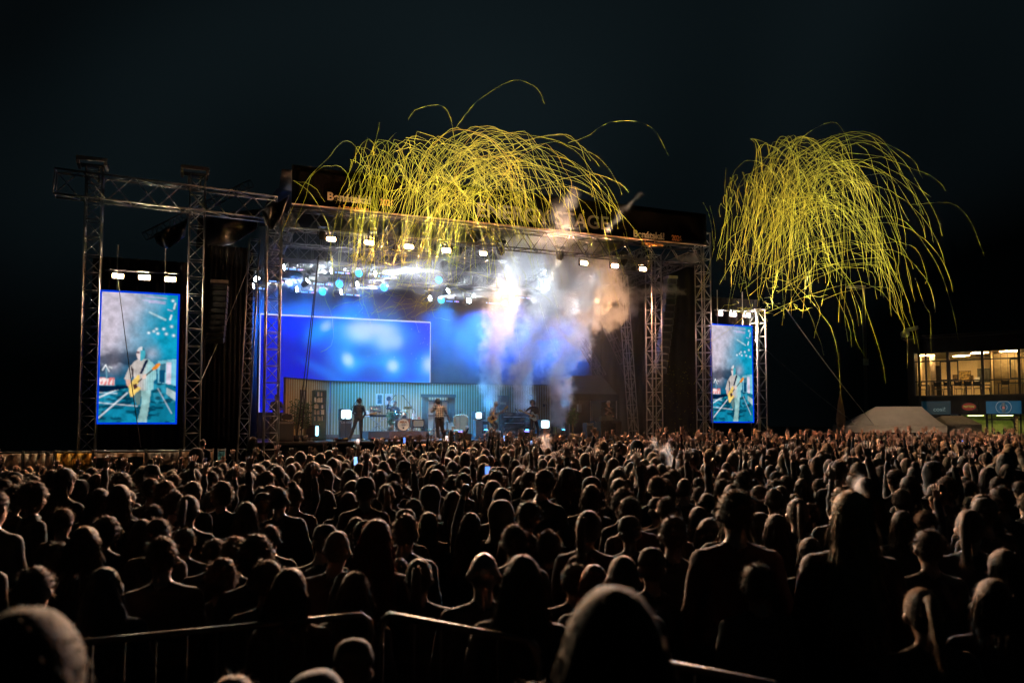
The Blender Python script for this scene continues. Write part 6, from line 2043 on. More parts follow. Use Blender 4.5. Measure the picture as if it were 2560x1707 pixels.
rail('shorter steel rail right of the gap, sloping down to the right', (972, 1536), 3.85, (1322, 1602), 3.45)
rail('steel rail at the bottom right running out of the picture', (1650, 1655), 3.2, (1935, 1712), 2.9)

# guy wires
for lab, a, b in (('long pale guy wire running down from the small screen tower to the white tent', SP(1960, 765, 0), YP(2185, 1062, 42)),
                  ('dim guy wire running down behind the white tent', SP(1905, 865, 0), YP(2138, 1058, 44)),
                  ('dark rope hanging across the big portrait screen', SP(295, 700, -.5), SP(352, 1118, -1.2)),
                  ('pale guy wire slanting across the speaker wing', SP(632, 640, .2), SP(498, 962, -.4)),
                  ('bundle of black cables hanging across the wide blue screen', SP(796, 640, .1), SP(742, 1095, .6)),
                  ('second cable of the bundle hanging across the wide blue screen', SP(797, 640, .15), SP(752, 1095, .6)),
                  ('thin dark cable hanging left of the stage mouth tower', SP(647, 640, .4), SP(643, 1095, .4))):
    a = Vector(a); b = Vector(b)
    pts = [a.lerp(b, i / 12) - a + Vector((0, 0, -.12 * math.sin(math.pi * i / 12))) for i in range(13)]
    m = BLACK if ('dark' in lab or 'black' in lab or 'bundle' in lab) else STEEL
    tag(MB().tube(pts, .022 if m is BLACK and 'cable' in lab else .014, n=6).build('guy_wire' if m is STEEL else 'cable', m, None, a), lab, 'wire', 'wires and ropes')

# ------------------------------------------------------------------ white pop-up tent
TENTW = M('tent_canvas', (.55, .52, .47), .8, 0, .08, 2, bump=.15)
def gazebo():
    Y = 45.0
    A = YP(2130, 1064, Y); B = YP(2364, 1064, Y)
    w = B.x - A.x
    t = thing('pop_up_tent', 'pale pop-up tent with a long ridge standing beyond the crowd', 'tent', ((A.x + B.x) / 2, Y, 0), -.06)
    ze = A.z; zp = YP(2250, 1017, Y).z + .05
    d = 3.0
    rx0, rx1 = -w / 2 + (2218 - 2130) / (234.0) * w * 1.0, -w / 2 + (2333 - 2130) / 234.0 * w
    n = 10
    vs = []; fs = []
    # curved roof: rings from eave to ridge
    for k in range(n + 1):
        q = k / n
        cv = q ** 1.25
        x0 = -w / 2 + (rx0 + w / 2) * q; x1 = w / 2 + (rx1 - w / 2) * q
        y0 = d / 2 * q; y1 = d - d / 2 * q
        z = ze + (zp - ze) * cv
        vs += [(x0, y0, z), (x1, y0, z), (x1, y1 + .02, z), (x0, y1 + .02, z)]
    for k in range(n):
        for i in range(4):
            fs.append((4 * k + i, 4 * k + (i + 1) % 4, 4 * k + 4 + (i + 1) % 4, 4 * k + 4 + i))
    c = MB().add(vs, fs).build('canopy', TENTW, t)
    c.modifiers.new('thick', 'SOLIDIFY').thickness = .01
    for nm, cc, s_ in (('valance', (0, -.01, ze - .19), (w, .012, .38)), ('valance', (0, d + .01, ze - .19), (w, .012, .38)), ('valance', (w / 2, d / 2, ze - .19), (.012, d, .38)), ('valance', (-w / 2, d / 2, ze - .19), (.012, d, .38))):
        MB().box(cc, s_).build(nm, TENTW, t)
    for x in (-w / 2 + .05, .0, w / 2 - .05):
        for y in (.06, d - .06):
            MB().cyl((x, y, 0), (x, y, ze), .03).build('leg', ALUD, t)
    hanging_ = MB()
    nn = 10
    vs = []
    for z in (.3, 1.2, ze - .05):
        for i in range(nn + 1):
            vs.append((w / 2 + .15 + .95 * i / nn, .3 + .1 * math.sin(i * 1.4), z - .12 * math.sin(i / nn * 3.1)))
    s = MB().add(vs, [(j * (nn + 1) + i, j * (nn + 1) + i + 1, (j + 1) * (nn + 1) + i + 1, (j + 1) * (nn + 1) + i) for j in range(2) for i in range(nn)]).build('side_cloth', M('tent_side_clear', (.2, .18, .16), .35, 0, .2, 3), t, smooth=True)
    s.modifiers.new('thick', 'SOLIDIFY').thickness = .01
gazebo()
# second darker tent behind it
t = thing('pop_up_tent', 'darker grey tent roof half hidden beside the pale pop-up tent', 'tent', (YP(2400, 1060, 46.5).x, 46.5, 0), -.1)
MB().add([(-1.3, 0, 2.25), (1.2, 0, 2.25), (1.2, 2.4, 2.25), (-1.3, 2.4, 2.25), (-.5, 1.2, 2.75), (.7, 1.2, 2.75)], [(0, 1, 5, 4), (1, 2, 5), (2, 3, 4, 5), (3, 0, 4)]).build('canopy', M('tent_grey_dark', (.16, .14, .12), .8), t).modifiers.new('thick', 'SOLIDIFY').thickness = .01
MB().box((0, 0, 1.15), (2.4, .02, 2.2)).build('front_wall', M('tent_grey_dark', (.16, .14, .12), .8), t)
for x in (-1.2, 1.1):
    MB().cyl((x, .05, 0), (x, .05, 2.25), .03).build('leg', ALUD, t)

# green counter, folded parasol, lamp post, security camera
GREENB = M('green_board', (.02, .13, .06), .6, 0, .15, 3)
A = YP(2098, 1093, 43.5); B = YP(2292, 1093, 43.5)
t = thing('green_barrier', 'long green board counter in front of the pale pop-up tent', 'counter', (A.x, A.y, 0), 0)
L = B.x - A.x
MB().box((L / 2, 0, A.z / 2 + .02), (L, .05, A.z)).build('board', GREENB, t)
MB().box((L / 2, -.03, A.z + .04), (L, .12, .05)).build('top_rail', M('green_rail', (.25, .4, .32), .5), t)
for x in (0, L / 2, L):
    MB().cyl((x, 0, 0), (x, 0, A.z + .25), .03).build('post', STEEL, t)
p = YP(2102, 1057, 46)
t = thing('folded_parasol', 'tall folded beige parasol standing left of the pale tent', 'parasol', (p.x, p.y, 0), 0)
zt = YP(2102, 982, 46).z; zb = YP(2102, 1062, 46).z
MB().cyl((0, 0, 0), (0, 0, zt + .1), .03).build('pole', STEEL, t)
mb = MB().lathe([(.02, zt), (.12, zt - .5), (.22, zb + .55), (.25, zb + .2), (.18, zb - .1), (.05, zb - .12)], n=20)
mb.v = [(x * (1 + .14 * math.sin(6 * math.atan2(y, x))), y * (1 + .14 * math.sin(6 * math.atan2(y, x))), z) for x, y, z in mb.v]
mb.build('folded_cloth', M('parasol_beige', (.25, .16, .1), .8), t, smooth=True)
MB().cyl((0, 0, 0), (0, 0, .1), .3, n=16).build('foot', STEEL, t)
p = YP(2167, 1057, 54)
t = thing('lamp_post', 'unlit grey lamp post rising behind the guy wires', 'post', (p.x, p.y, 0), 0)
MB().cyl((0, 0, 0), (0, 0, 11.5), .13, .08, n=12).build('pole', M('post_grey', (.14, .14, .13), .7), t)
MB().box((0, -.1, YP(2165, 905, 54).z), (.28, .2, .42)).build('junction_box', M('box_pale', (.4, .4, .38), .6), t)
MB().box((-.5, 0, 11.55), (1.2, .3, .14)).build('lamp_arm', M('post_grey', (.14, .14, .13), .7), t)

# ------------------------------------------------------------------ the building
FA = YP(2289, 1057, 52.0); FA.z = 0; FB = YP(2600, 1057, 48.2)
FD = Vector((FB.x - FA.x, FB.y - FA.y, 0)); FL = FD.length; FD.normalize()
FRZ = math.atan2(FD.y, FD.x)
def fpx(px):
    """position along the facade of a photo column"""
    d = ray(px, 1057); d.z = 0
    # CAMP + d*t = FA + FD*s
    den = d.x * FD.y - d.y * FD.x
    return (d.x * (-FA.y) - d.y * (-FA.x)) / den if abs(den) > 1e-9 else 0
def fz(px, py):
    s = fpx(px); p = FA + FD * s
    return YP(px, py, p.y).z
DARKF = M('dark_frame', (.012, .016, .018), .45)
CONC = M('dark_render', (.02, .022, .022), .85, 0, .25, 1.5)
WARMW = M('cream_interior', (.62, .48, .27), .8, 0, .08, 1.5)
GLASS = None
def glass_mat():
    m = bpy.data.materials.new('window_glass'); m.use_nodes = True
    nt = m.node_tree
    nt.nodes.remove(nt.nodes['Principled BSDF'])
    tr = nt.nodes.new('ShaderNodeBsdfTransparent'); gl = nt.nodes.new('ShaderNodeBsdfGlossy')
    tr.inputs[0].default_value = (.93, .95, .94, 1); gl.inputs['Roughness'].default_value = .03
    mx = nt.nodes.new('ShaderNodeMixShader'); mx.inputs[0].default_value = .06
    nt.links.new(tr.outputs[0], mx.inputs[1]); nt.links.new(gl.outputs[0], mx.inputs[2])
    nt.links.new(mx.outputs[0], nt.nodes['Material Output'].inputs['Surface'])
    return m
GLASS = glass_mat()
z1b = fz(2291, 990); z1t = fz(2291, 883)
z0t = fz(2400, 1036); 
bld = thing('building', 'dark two storey building with a brightly lit upper room behind glass', 'building', FA, FRZ)
Lb = FL + 3
DEP = 6.0
def bbox(name, x0, x1, y0, y1, za, zb, mat, parent=bld):
    return MB().box(((x0 + x1) / 2, (y0 + y1) / 2, (za + zb) / 2), (x1 - x0, y1 - y0, zb - za)).build(name, mat, parent)
bbox('wall', -.4, 0, 0, DEP, 0, z1t + .9, CONC); bbox('wall', 0, Lb, 0, .3, z0t, z1b, CONC)
bbox('fascia', 0, Lb, -.25, .3, z1t + .02, z1t + .9, CONC); bbox('floor_slab', 0, Lb, .31, DEP, z1b - .25, z1b - .01, M('floor_tan', (.3, .2, .1), .6))
bbox('ceiling', 0, Lb, .31, DEP, z1t + .01, z1t + .2, M('ceiling_cream', (.7, .6, .42), .8)); bbox('back_wall', 0, Lb, DEP - .1, DEP, z1b, z1t, WARMW)
bbox('roof', -.6, Lb, -.5, DEP + .4, z1t + .91, z1t + 1.1, CONC)
bbox('side_wall', .02, .12, .4, DEP - .12, z1b, z1t, WARMW)
# partitions of the upper room
P0 = fpx(2330)
xr = fpx(2475)
bbox('partition', xr + .05, xr + .13, .7, DEP - .12, z1b, z1t, WARMW)
bbox('column', fpx(2318), fpx(2331), 2.2, 2.6, z1b, z1t, M('grey_pillar', (.25, .2, .14), .7))
bbox('inner_door', fpx(2323) + .12, fpx(2340) + .1, 2.7, 2.76, z1b, z1b + 2.1, M('dark_door', (.03, .025, .02), .5))
bbox('doorway', fpx(2307), fpx(2318), DEP - .16, DEP - .11, z1b, z1b + 2.0, M('grey_door', (.25, .2, .13), .6))
bbox('kitchen_hatch', fpx(2428), fpx(2470), DEP - .18, DEP - .11, z1b + 1.05, z1b + 2.0, M('hatch_dark', (.05, .05, .03), .4))
bbox('panelled_wall', fpx(2475) + .15, Lb, 1.9, 2.0, z1b, z1t - .1, M('olive_panel', (.2, .155, .075), .6, 0, .12, 3))
for i in range(5):
    bbox('panel_joint', fpx(2484 + 18 * i), fpx(2484 + 18 * i) + .025, 1.88, 1.9, z1b, z1t - .1, DARKF)
# facade frame: mullions and transoms, each a piece, panes between
zs = [z1b, z1b + (z1t - z1b) * .335, z1b + (z1t - z1b) * .80, z1t]
xs = [fpx(q) for q in (2289, 2319, 2374, 2461, 2553)] + [FL + 2]
for i, x in enumerate(xs):
    bbox('mullion', x - (.05 if i < 2 else .075), x + (.05 if i < 2 else .075), -.02, .14, z1b, z1t, DARKF)
for q in (zs[0], zs[1], zs[2], zs[3]):
    bbox('transom', 0, Lb, -.012, .12, q - .035, q + .035, DARKF)
for i in range(len(xs) - 1):
    for k in range(3):
        bbox('pane', xs[i] + .06, xs[i + 1] - .06, .05, .06, zs[k] + .04, zs[k + 1] - .04, GLASS)
for a, b in ((2355, 2375), (2379, 2399), (2531, 2552)):
    xa, xb = fpx(a), fpx(b)
    for x in (xa, xb):
        bbox('sash_bar', x - .035, x + .035, -.03, .08, zs[1] + .04, zs[2] - .04, DARKF)
    for z in (zs[1] + .07, zs[2] - .07):
        bbox('sash_bar', xa, xb, -.035, .08, z - .03, z + .03, DARKF)
# ceiling lamps inside
for i, (xx, yy) in enumerate(((fpx(2310), 2.0), (fpx(2395), 3.6), (fpx(2450), 1.6), (fpx(2525), 1.2))):
    p = FA + FD * xx + Vector((-FD.y, FD.x, 0)) * yy
    t = thing('ceiling_lamp', ['lit ceiling panel in the corner of the upper room', 'lit ceiling panel over the dining tables in the upper room', 'lit strip lamp by the glass in the upper room', 'lit strip lamp in the panelled part of the upper room'][i], 'lamp', (p.x, p.y, z1t - .03), FRZ, 'ceiling lamps in the building')
    MB().box((0, 0, .02), (1.0, .22, .03)).build('housing', WHITEP, t)
    MB().box((0, 0, -.005), (.95, .07, .012)).build('diffuser', EM('room_lamp', (1.0, .6, .24), 430.0 if i < 3 else 230.0), t)
# furniture: tables and chairs, pictures, dispenser
def rp(px, y):
    return FA + FD * fpx(px) + Vector((-FD.y, FD.x, 0)) * y
def table(px, y, L, label):
    p = rp(px, y)
    t = thing('dining_table', label, 'table', (p.x, p.y, z1b), FRZ, 'tables in the upper room')
    MB().box((0, 0, .73), (L, .7, .05)).build('top', DARKW, t)
    for sx in (-1, 1):
        for sy in (-1, 1):
            MB().box((sx * (L / 2 - .06), sy * .29, .35), (.05, .05, .7)).build('leg', DARKW, t)
def chair(px, y, rz, label):
    p = rp(px, y)
    t = thing('chair', label, 'chair', (p.x, p.y, z1b), FRZ + rz, 'chairs in the upper room')
    MB().box((0, 0, .45), (.42, .42, .04)).build('seat', DARKF, t)
    MB().prism([(-.2, .62), (.2, .62), (.24, .95), (.1, .88), (-.1, .88), (-.24, .95)], .19, .22).build('backrest', DARKF, t)
    for sx in (-1, 1):
        MB().cyl((sx * .18, -.18, .44), (sx * .2, -.22, 0), .014).build('leg', DARKF, t)
        MB().cyl((sx * .18, .2, .9), (sx * .2, .24, 0), .014).build('leg', DARKF, t)
table(2410, 1.3, 1.9, 'long dark table in the middle of the lit upper room'); table(2352, 1.5, 1.2, 'dark table left of the middle post in the lit upper room'); table(2304, 1.2, .8, 'small dark table in the left corner of the lit upper room'); table(2440, 3.2, 1.6, 'dark table further back near the kitchen hatch'); table(2530, 1.0, 1.5, 'table with piled things in the panelled part of the upper room')
for px, y, rz, lab in ((2300, .8, 2.6, 'leftmost dark chair in the corner of the upper room'), (2345, .9, 2.9, 'chair left of the opening window'), (2367, .8, 3.3, 'chair just left of the middle post'), (2397, .7, 3.0, 'chair with a flared back right of the middle post'), (2420, .75, 3.2, 'chair at the middle of the long table'), (2444, .7, 3.1, 'chair at the far end of the long table'), (2465, 1.2, 1.7, 'chair beside the thick right post'), (2515, .7, 3.2, 'chair in the panelled part of the upper room')):
    chair(px, y, rz, lab)
for px, z, w, h, m, lab in ((2393, 1.35, .75, 1.0, M('picture_gold', (.3, .2, .05), .6, 0, .95, 7), 'large golden landscape picture in the upper room'), (2410, 1.35, .28, .36, M('picture_dark', (.12, .08, .03), .6, 0, .8, 9), 'small dark picture right of the golden one'), (2367, 1.45, .25, .32, M('picture_dark', (.12, .08, .03), .6, 0, .8, 9), 'small dark picture left of the golden one')):
    p = rp(px, DEP - .15)
    t = thing('wall_picture', lab, 'picture', (p.x, p.y, z1b + z), FRZ, 'pictures in the upper room')
    MB().box((0, 0, 0), (w, .03, h)).build('canvas', m, t)
    MB().box((0, .01, 0), (w + .05, .03, h + .05)).build('frame', DARKW, t)
p = rp(2428, DEP - .3)
t = thing('towel_dispenser', 'white dispenser on the wall corner beside the kitchen hatch', 'dispenser', (p.x, p.y, z1b + 1.2), FRZ)
MB().box((0, 0, 0), (.3, .14, .4)).build('body', WHITEP, t); MB().box((0, -.02, -.25), (.12, .08, .12)).build('nozzle', WHITEP, t)

# ground floor: kiosk windows and signs
z0b = 0.9
bbox('kiosk_back', 0, Lb, 2.8, 2.9, 0, z0t, M('kiosk_green_wall', (.42, .44, .14), .8)); bbox('kiosk_ceiling', 0, Lb, .31, 2.8, z0t - .02, z0t + .1, M('kiosk_ceiling', (.5, .5, .3), .8))
bbox('kiosk_floor', 0, Lb, .31, 2.8, 0, .05, CONC)
for a, b in ((2289, 2376), (2396, 2403), (2464, 2470)):
    bbox('pier', fpx(a), fpx(b), .0, .3, 0, z0t, CONC)
bbox('counter', fpx(2403), fpx(2466), -.1, .5, 0, 1.0, M('counter_dark', (.05, .05, .04), .5)); bbox('counter', fpx(2470), fpx(2560), -.1, .5, 0, .9, M('counter_dark', (.05, .05, .04), .5))
for px in (2480, 2536, 2552):
    bbox('kiosk_mullion', fpx(px) - .04, fpx(px) + .04, .0, .1, .9, z0t, DARKF)
bbox('kiosk_transom', fpx(2470), Lb, .0, .1, z0t - .35, z0t - .28, DARKF)
for a, b in ((2403, 2464), (2470, 2480), (2480, 2536), (2536, 2552)):
    bbox('pane', fpx(a) + .05, fpx(b) - .05, .12, .13, 1.05, z0t - .04, GLASS)
for i, px in enumerate((2435, 2510)):
    p = rp(px, 1.3)
    t = thing('ceiling_lamp', ['lit lamp inside the first kiosk window', 'lit lamp inside the second kiosk window'][i], 'lamp', (p.x, p.y, z0t - .06), FRZ, 'ceiling lamps in the building')
    MB().box((0, 0, .02), (.9, .2, .03)).build('housing', WHITEP, t); MB().box((0, 0, -.005), (.85, .16, .012)).build('diffuser', EM('kiosk_lamp', (.85, 1.0, .3), 26.0), t)
# fridge, seller, goods
p = rp(2520, 1.6)
t = thing('drinks_fridge', 'glass fronted drinks fridge glowing in the second kiosk window', 'fridge', (p.x, p.y, .05), FRZ)
MB().box((0, 0, .95), (.7, .5, 1.9)).build('cabinet', DARKF, t); MB().box((0, -.26, 1.0), (.56, .02, 1.5)).build('door', M('fridge_glass', (.1, .25, .25), .2), t); MB().box((-.33, -.27, 1.1), (.04, .02, .9)).build('light_strip', EM('fridge_light', (.3, .75, 1.0), 4), t)
for px, lab in ((2455, 'dark figure of a seller behind the first kiosk window'), (2497, 'dark figure standing in the second kiosk window')):
    p = rp(px, .9)
    q = person(p.x, p.y, 1.75, 'curly', 'lean', lab, math.pi, 'people in the kiosk', zg=.05, shirt=BLK)
r3 = random.Random(5)
for i in range(7):
    p = rp(2410 + 8 * i, .35)
    tag(MB().box((0, 0, .09), (.16, .14, .18)).build('goods_box', M('goods_%d' % (i % 3), [(.2, .35, .6), (.5, .5, .45), (.25, .3, .2)][i % 3], .6), None, (p.x, p.y, 1.0), (0, 0, FRZ)), 'small %s package on the counter of the first kiosk window' % ['blue', 'white', 'green'][i % 3], 'package', 'packages on the kiosk counter')
# signs
def sign(label, a, b, za, zb, mat, off=-.05):
    xa, xb = fpx(a), fpx(b)
    p = FA + FD * ((xa + xb) / 2) + Vector((-FD.y, FD.x, 0)) * off
    t = thing('sign', label, 'sign', (p.x, p.y, (za + zb) / 2), FRZ, 'signs on the building')
    o = MB().box((0, 0, 0), (xb - xa, .06, zb - za)).build('board', mat, t)
    return t, xb - xa, zb - za
def backlit(name, c, k):
    m = M(name, c, .5, 0, .08, 2)
    b = m.node_tree.nodes['Principled BSDF']
    b.inputs['Emission Color'].default_value = (*c, 1); b.inputs['Emission Strength'].default_value = k
    return m
t, w, h = sign('blue backlit sign with a can and white rings on the building', 2467, 2555, fz(2470, 1034), fz(2470, 1003), backlit('sign_blue', (.008, .10, .20), .35))
RING = backlit('sign_white', (.45, .55, .6), .2)
for r_, a0, a1 in ((.5, 0, 32), (.24, 3, 13), (.24, 19, 29)):
    MB().tube([(r_ * h * 1.05 * math.cos(k * math.pi / 16) * 1.0, -.04, max(-h * .48, min(h * .48, r_ * h * 1.05 * math.sin(k * math.pi / 16) + .02 * h))) for k in range(a0, a1 + 1)] if a0 == 0 else [(r_ * h * math.sin(k * math.pi / 16), -.04, -r_ * h * math.cos(k * math.pi / 16)) for k in range(a0, a1 + 1)], .012, n=5).build('ring', RING, t)
MB().lathe([(.001, -h * .4), (.09, -h * .4), (.1, -h * .36), (.1, h * .3), (.075, h * .38), (.001, h * .38)], n=14).build('can', backlit('can_grey', (.12, .16, .18), .25), t, (0, -.06, 0), smooth=True)
MB().lathe([(.001, 0), (.075, 0)], n=16).build('can_roundel', backlit('can_red', (.5, .06, .03), .3), t, (0, -.17, -.02), (math.pi / 2, 0, 0))
MB().box((.0, -.172, -.02), (.11, .004, .022), tilt=0).build('can_band', backlit('can_white', (.7, .7, .7), .3), t)
t, w, h = sign('dark sign with a red oval and pale green lettering', 2403, 2445, fz(2405, 1030), fz(2405, 1005), M('sign_dark', (.012, .014, .016), .6))
el = [(w * .42 * math.cos(k * math.pi / 12), h * .36 * math.sin(k * math.pi / 12) + .02) for k in range(24)]
MB().prism(el, -.05, -.032).build('red_oval', backlit('sign_red', (.2, .012, .012), .35), t)
text_mesh('MATTONI', .2, backlit('sign_lime', (.3, .5, .1), .5), parent=t, loc=(0, -.055, .02), width=w * .62)
t, w, h = sign('dim teal sign half hidden behind the pale tent', 2305, 2378, fz(2320, 1036), fz(2320, 1003), backlit('sign_teal', (.006, .045, .07), .2))
text_mesh('cosi!', .36, backlit('sign_paleteal', (.16, .3, .33), .4), parent=t, loc=(w * .12, -.04, -.1), width=w * .4)
t, w, h = sign('small blue lit display between the kiosk piers', 2384, 2396, fz(2390, 1056), fz(2390, 1044), EM('display_blue', (.1, .25, 1.0), 2.2), off=-.1)
MB().box((0, -.04, .02), (w * .7, .012, h * .2)).build('bright_line', EM('display_white', (.9, .9, 1), 3), t)
t, w, h = sign('narrow upright brown banner with yellow lettering at the right kiosk edge', 2538, 2546, fz(2540, 1090), fz(2540, 1040), M('banner_maroon', (.12, .05, .03), .6), off=-.15)
text_mesh('Kofola', .2, backlit('letter_yellow', (.6, .45, .1), .4), parent=t, loc=(0, -.04, 0), rot=(math.pi / 2, -math.pi / 2, 0), width=h * .7)
# security camera arm
p = YP(2262, 831, 51)
t = thing('security_camera', 'pale security camera on a dark pole above the building corner', 'camera', p, 0)
MB().box((.45, 0, .1), (.9, .16, .22), tilt=0).build('arm', M('camera_pale', (.3, .3, .3), .5), t, rot=(0, -.25, 0)); MB().ell((0, 0, -.1), (.28, .25, .22), 12, 8).build('dome', M('camera_pale', (.3, .3, .3), .5), t)
MB().cyl((.9, .1, .3), (.9, .1, -p.z), .08).build('pole', CONC, t)
# ================================================================== STREAMERS
STRM = M('streamer_yellow', (.76, .78, .06), .55, 0, .08, 3, trans=.35)
STRG = M('streamer_lemon', (.74, .78, .06), .55, 0, .08, 3, trans=.35)
STRO = M('streamer_amber', (.85, .6, .04), .55, 0, .08, 3, trans=.35)
r4 = random.Random(21)
stuff_mb = [MB(), MB()]
count = [0, 0]
def ribbon(mb, pts, w=.0118):
    """a crinkled paper ribbon, given as points, with a little thickness"""
    ph = r4.random() * 6
    mb.tube(pts, [w * (.62 + .3 * math.sin(ph + k * 1.7)) * .5 for k in range(len(pts))], n=3)
def streamer(pix, v0, v1, burst, label=None, mat=None, wig=.0, solo=True):
    n = len(pix)
    dv = r4.uniform(-.25, .25)
    P = []
    for k, (x, y) in enumerate(pix):
        q = k / (n - 1)
        P.append(SP(x, y, v0 + (v1 - v0) * q) + Vector((r4.gauss(0, wig), r4.gauss(0, wig), r4.gauss(0, wig))))
    mb = MB()
    lim = 148
    if solo and count[burst] < lim:
        ribbon(mb, [p - P[0] for p in P])
        o = mb.build('streamer', mat or STRM, None, P[0], smooth=True)
        base = ['yellow paper streamer in the burst over the middle of the stage', 'yellow paper streamer in the burst above the small portrait screen'][burst]
        tag(o, label or base, 'streamer', ['streamers over the middle of the stage', 'streamers above the small portrait screen'][burst])
        count[burst] += 1
    else:
        ribbon(stuff_mb[burst], P)
def smooth(pts, n=26):
    """Catmull-Rom through photo points"""
    pts = [Vector((p[0], p[1])) for p in pts]
    pts = [pts[0] * 2 - pts[1]] + pts + [pts[-1] * 2 - pts[-2]]
    out = []
    m = len(pts) - 3
    for s in range(n + 1):
        f = s / n * m
        i = min(int(f), m - 1); t = f - i
        p0, p1, p2, p3 = pts[i:i + 4]
        out.append(tuple(0.5 * ((2 * p1) + (-p0 + p2) * t + (2 * p0 - 5 * p1 + 4 * p2 - p3) * t * t + (-p0 + 3 * p1 - 3 * p2 + p3) * t ** 3)))
    return out
# the few that stand clear
solo = [
 (0, [(1140, 320), (1165, 285), (1200, 248), (1275, 203), (1320, 208), (1348, 228), (1361, 260)], 'highest yellow streamer of all, a lone arch above the middle burst'),
 (0, [(1020, 300), (1040, 275), (1085, 263), (1112, 270), (1128, 300), (1135, 345), (1150, 385)], 'looping streamer left of the lone high arch'),
 (0, [(1420, 358), (1470, 340), (1510, 312), (1550, 303), (1600, 306), (1640, 330), (1671, 390)], 'long lone streamer arching out to the right of the middle burst'),
 (0, [(949, 306), (940, 350), (915, 430), (892, 520), (885, 600), (890, 640)], 'leftmost upright streamer of the middle burst'),
 (0, [(990, 330), (960, 370), (930, 440), (910, 520), (900, 590), (893, 640), (888, 690)], 'second streamer at the left flank of the middle burst'),
 (0, [(1410, 395), (1450, 420), (1500, 470), (1550, 530), (1590, 580), (1608, 604)], 'straight streamer falling over the right lettering of the banner'),
 (0, [(1460, 375), (1490, 390), (1520, 420), (1545, 460), (1555, 487)], 'bent streamer hanging right of the middle burst'),
 (1, [(2275, 512), (2330, 508), (2375, 508), (2405, 525), (2430, 560), (2450, 610), (2461, 640)], 'rightmost long streamer reaching far out over the dark'),
 (1, [(1975, 400), (2000, 350), (2050, 315), (2085, 306), (2105, 322), (2118, 355), (2125, 380)], 'highest streamer of the right burst'),
 (1, [(2020, 400), (2080, 345), (2150, 329), (2200, 345), (2230, 385), (2254, 430), (2280, 480), (2294, 515)], 'long arching streamer on the upper right of the right burst'),
 (1, [(1758, 506), (1775, 545), (1785, 625)], 'lone streamer left of the right burst'),
 (1, [(1775, 515), (1788, 580), (1780, 640), (1760, 700), (1740, 755)], 'wavy streamer hanging left of the right burst'),
 (1, [(1815, 420), (1812, 480), (1820, 560), (1815, 640), (1812, 700)], 'upright streamer on the left of the right burst'),
 (1, [(2100, 720), (2130, 800), (2140, 850), (2165, 895)], 'low hanging streamer ending above the dark lamp post'),
 (1, [(2288, 695), (2310, 760), (2325, 790), (2328, 880)], 'low streamer falling in front of the lit building corner'),
 (1, [(1875, 770), (1850, 800), (1800, 840), (1760, 860), (1745, 880), (1755, 920), (1735, 960)], 'curled streamer hanging beside the small portrait screen'),
]
for b, pts, lab in solo:
    streamer(smooth(pts), -4 + r4.uniform(-.8, .8), -4 + r4.uniform(-1, 1), b, lab, wig=.006)

def arc(x0, y0, xa, ya, xe, ye, t0=0.0):
    """rises from (x0,y0), crests at (xa,ya), falls to (xe,ye)"""
    pts = []
    for k in range(13):
        q = k / 12
        x = x0 + (xa - x0) * q
        y = ya + (y0 - ya) * (1 - q) ** 2
        pts.append((x, y))
    for k in range(1, 13):
        q = k / 12
        x = xa + (xe - xa) * (1 - (1 - q) ** 1.55)
        y = ya + (ye - ya) * q ** 1.6
        pts.append((x, y))
    n = len(pts)
    p1, p2, p3 = r4.random() * 6, r4.random() * 6, r4.random() * 6
    A = r4.uniform(1, 9); kk = r4.randrange(4, n - 3); kx, ky = r4.gauss(0, 5), r4.gauss(0, 4)
    pts = [(x + A * math.sin(p1 + k * .45) + A * .4 * math.sin(p2 + k * 1.1) + (kx * (k - kk) * .5 if k > kk else 0), y + A * .7 * math.sin(p3 + k * .5) + r4.gauss(0, 1.2)) for k, (x, y) in enumerate(pts)]
    return pts[int(t0 * 12):]
def jag(pts, k0, amp):
    """the trailing end curls and kinks"""
    out = []
    ox = oy = 0
    for k, (x, y) in enumerate(pts):
        if k < k0:
            a = amp * (1 - k / k0)
            ox = .5 * ox + r4.gauss(0, a); oy = .5 * oy + r4.gauss(0, a * .7)
        else:
            ox *= .6; oy *= .6
        out.append((x + ox, y + oy))
    return out
NMID, NRIGHT = 185, 215
for i in range(NMID):
    q = r4.random()
    x0 = r4.gauss(1010, 75); y0 = r4.uniform(600, 760)
    if q > .9:
        x0 = r4.gauss(1230, 80); y0 = r4.uniform(520, 660); xa = x0 - r4.uniform(40, 170); ya = 340 + abs(r4.gauss(0, 90)); xe = xa - r4.uniform(20, 120); ye = ya + r4.uniform(60, 280)
    elif q < .5:
        xa = min(1480, max(1010, r4.gauss(1225, 105))); ya = 312 + abs(r4.gauss(0, 95)) + abs(xa - 1200) * .10
        xe = xa + abs(r4.gauss(95, 65)) + 15; ye = ya + r4.uniform(60, 260)
    elif q < .76:
        xa = r4.gauss(1080, 110); ya = 345 + abs(r4.gauss(0, 80)); x0 = xa - r4.uniform(20, 100); y0 = r4.uniform(560, 700)
        xe = xa + r4.uniform(40, 150); ye = ya + r4.uniform(60, 260)
    else:
        xa = r4.gauss(960, 45); ya = 350 + abs(r4.gauss(0, 90)); x0 = xa + r4.uniform(10, 90); y0 = r4.uniform(520, 640)
        xe = xa - r4.uniform(30, 85); ye = ya + r4.uniform(150, 330)
    if x0 < 880: x0 = 880 + r4.random() * 30
    t0 = r4.uniform(.0, .75)
    pts = arc(x0, y0, xa, ya, xe, ye, t0)
    if t0 < .3: pts = jag(pts, 8, 4.5)
    v = r4.uniform(-7.5, -2.2)
    low = y0 > 690 and t0 < .25
    streamer(pts, v, v + r4.uniform(-1.2, 1.2), 0, mat=STRO if low and r4.random() < .5 else STRG, wig=.008)
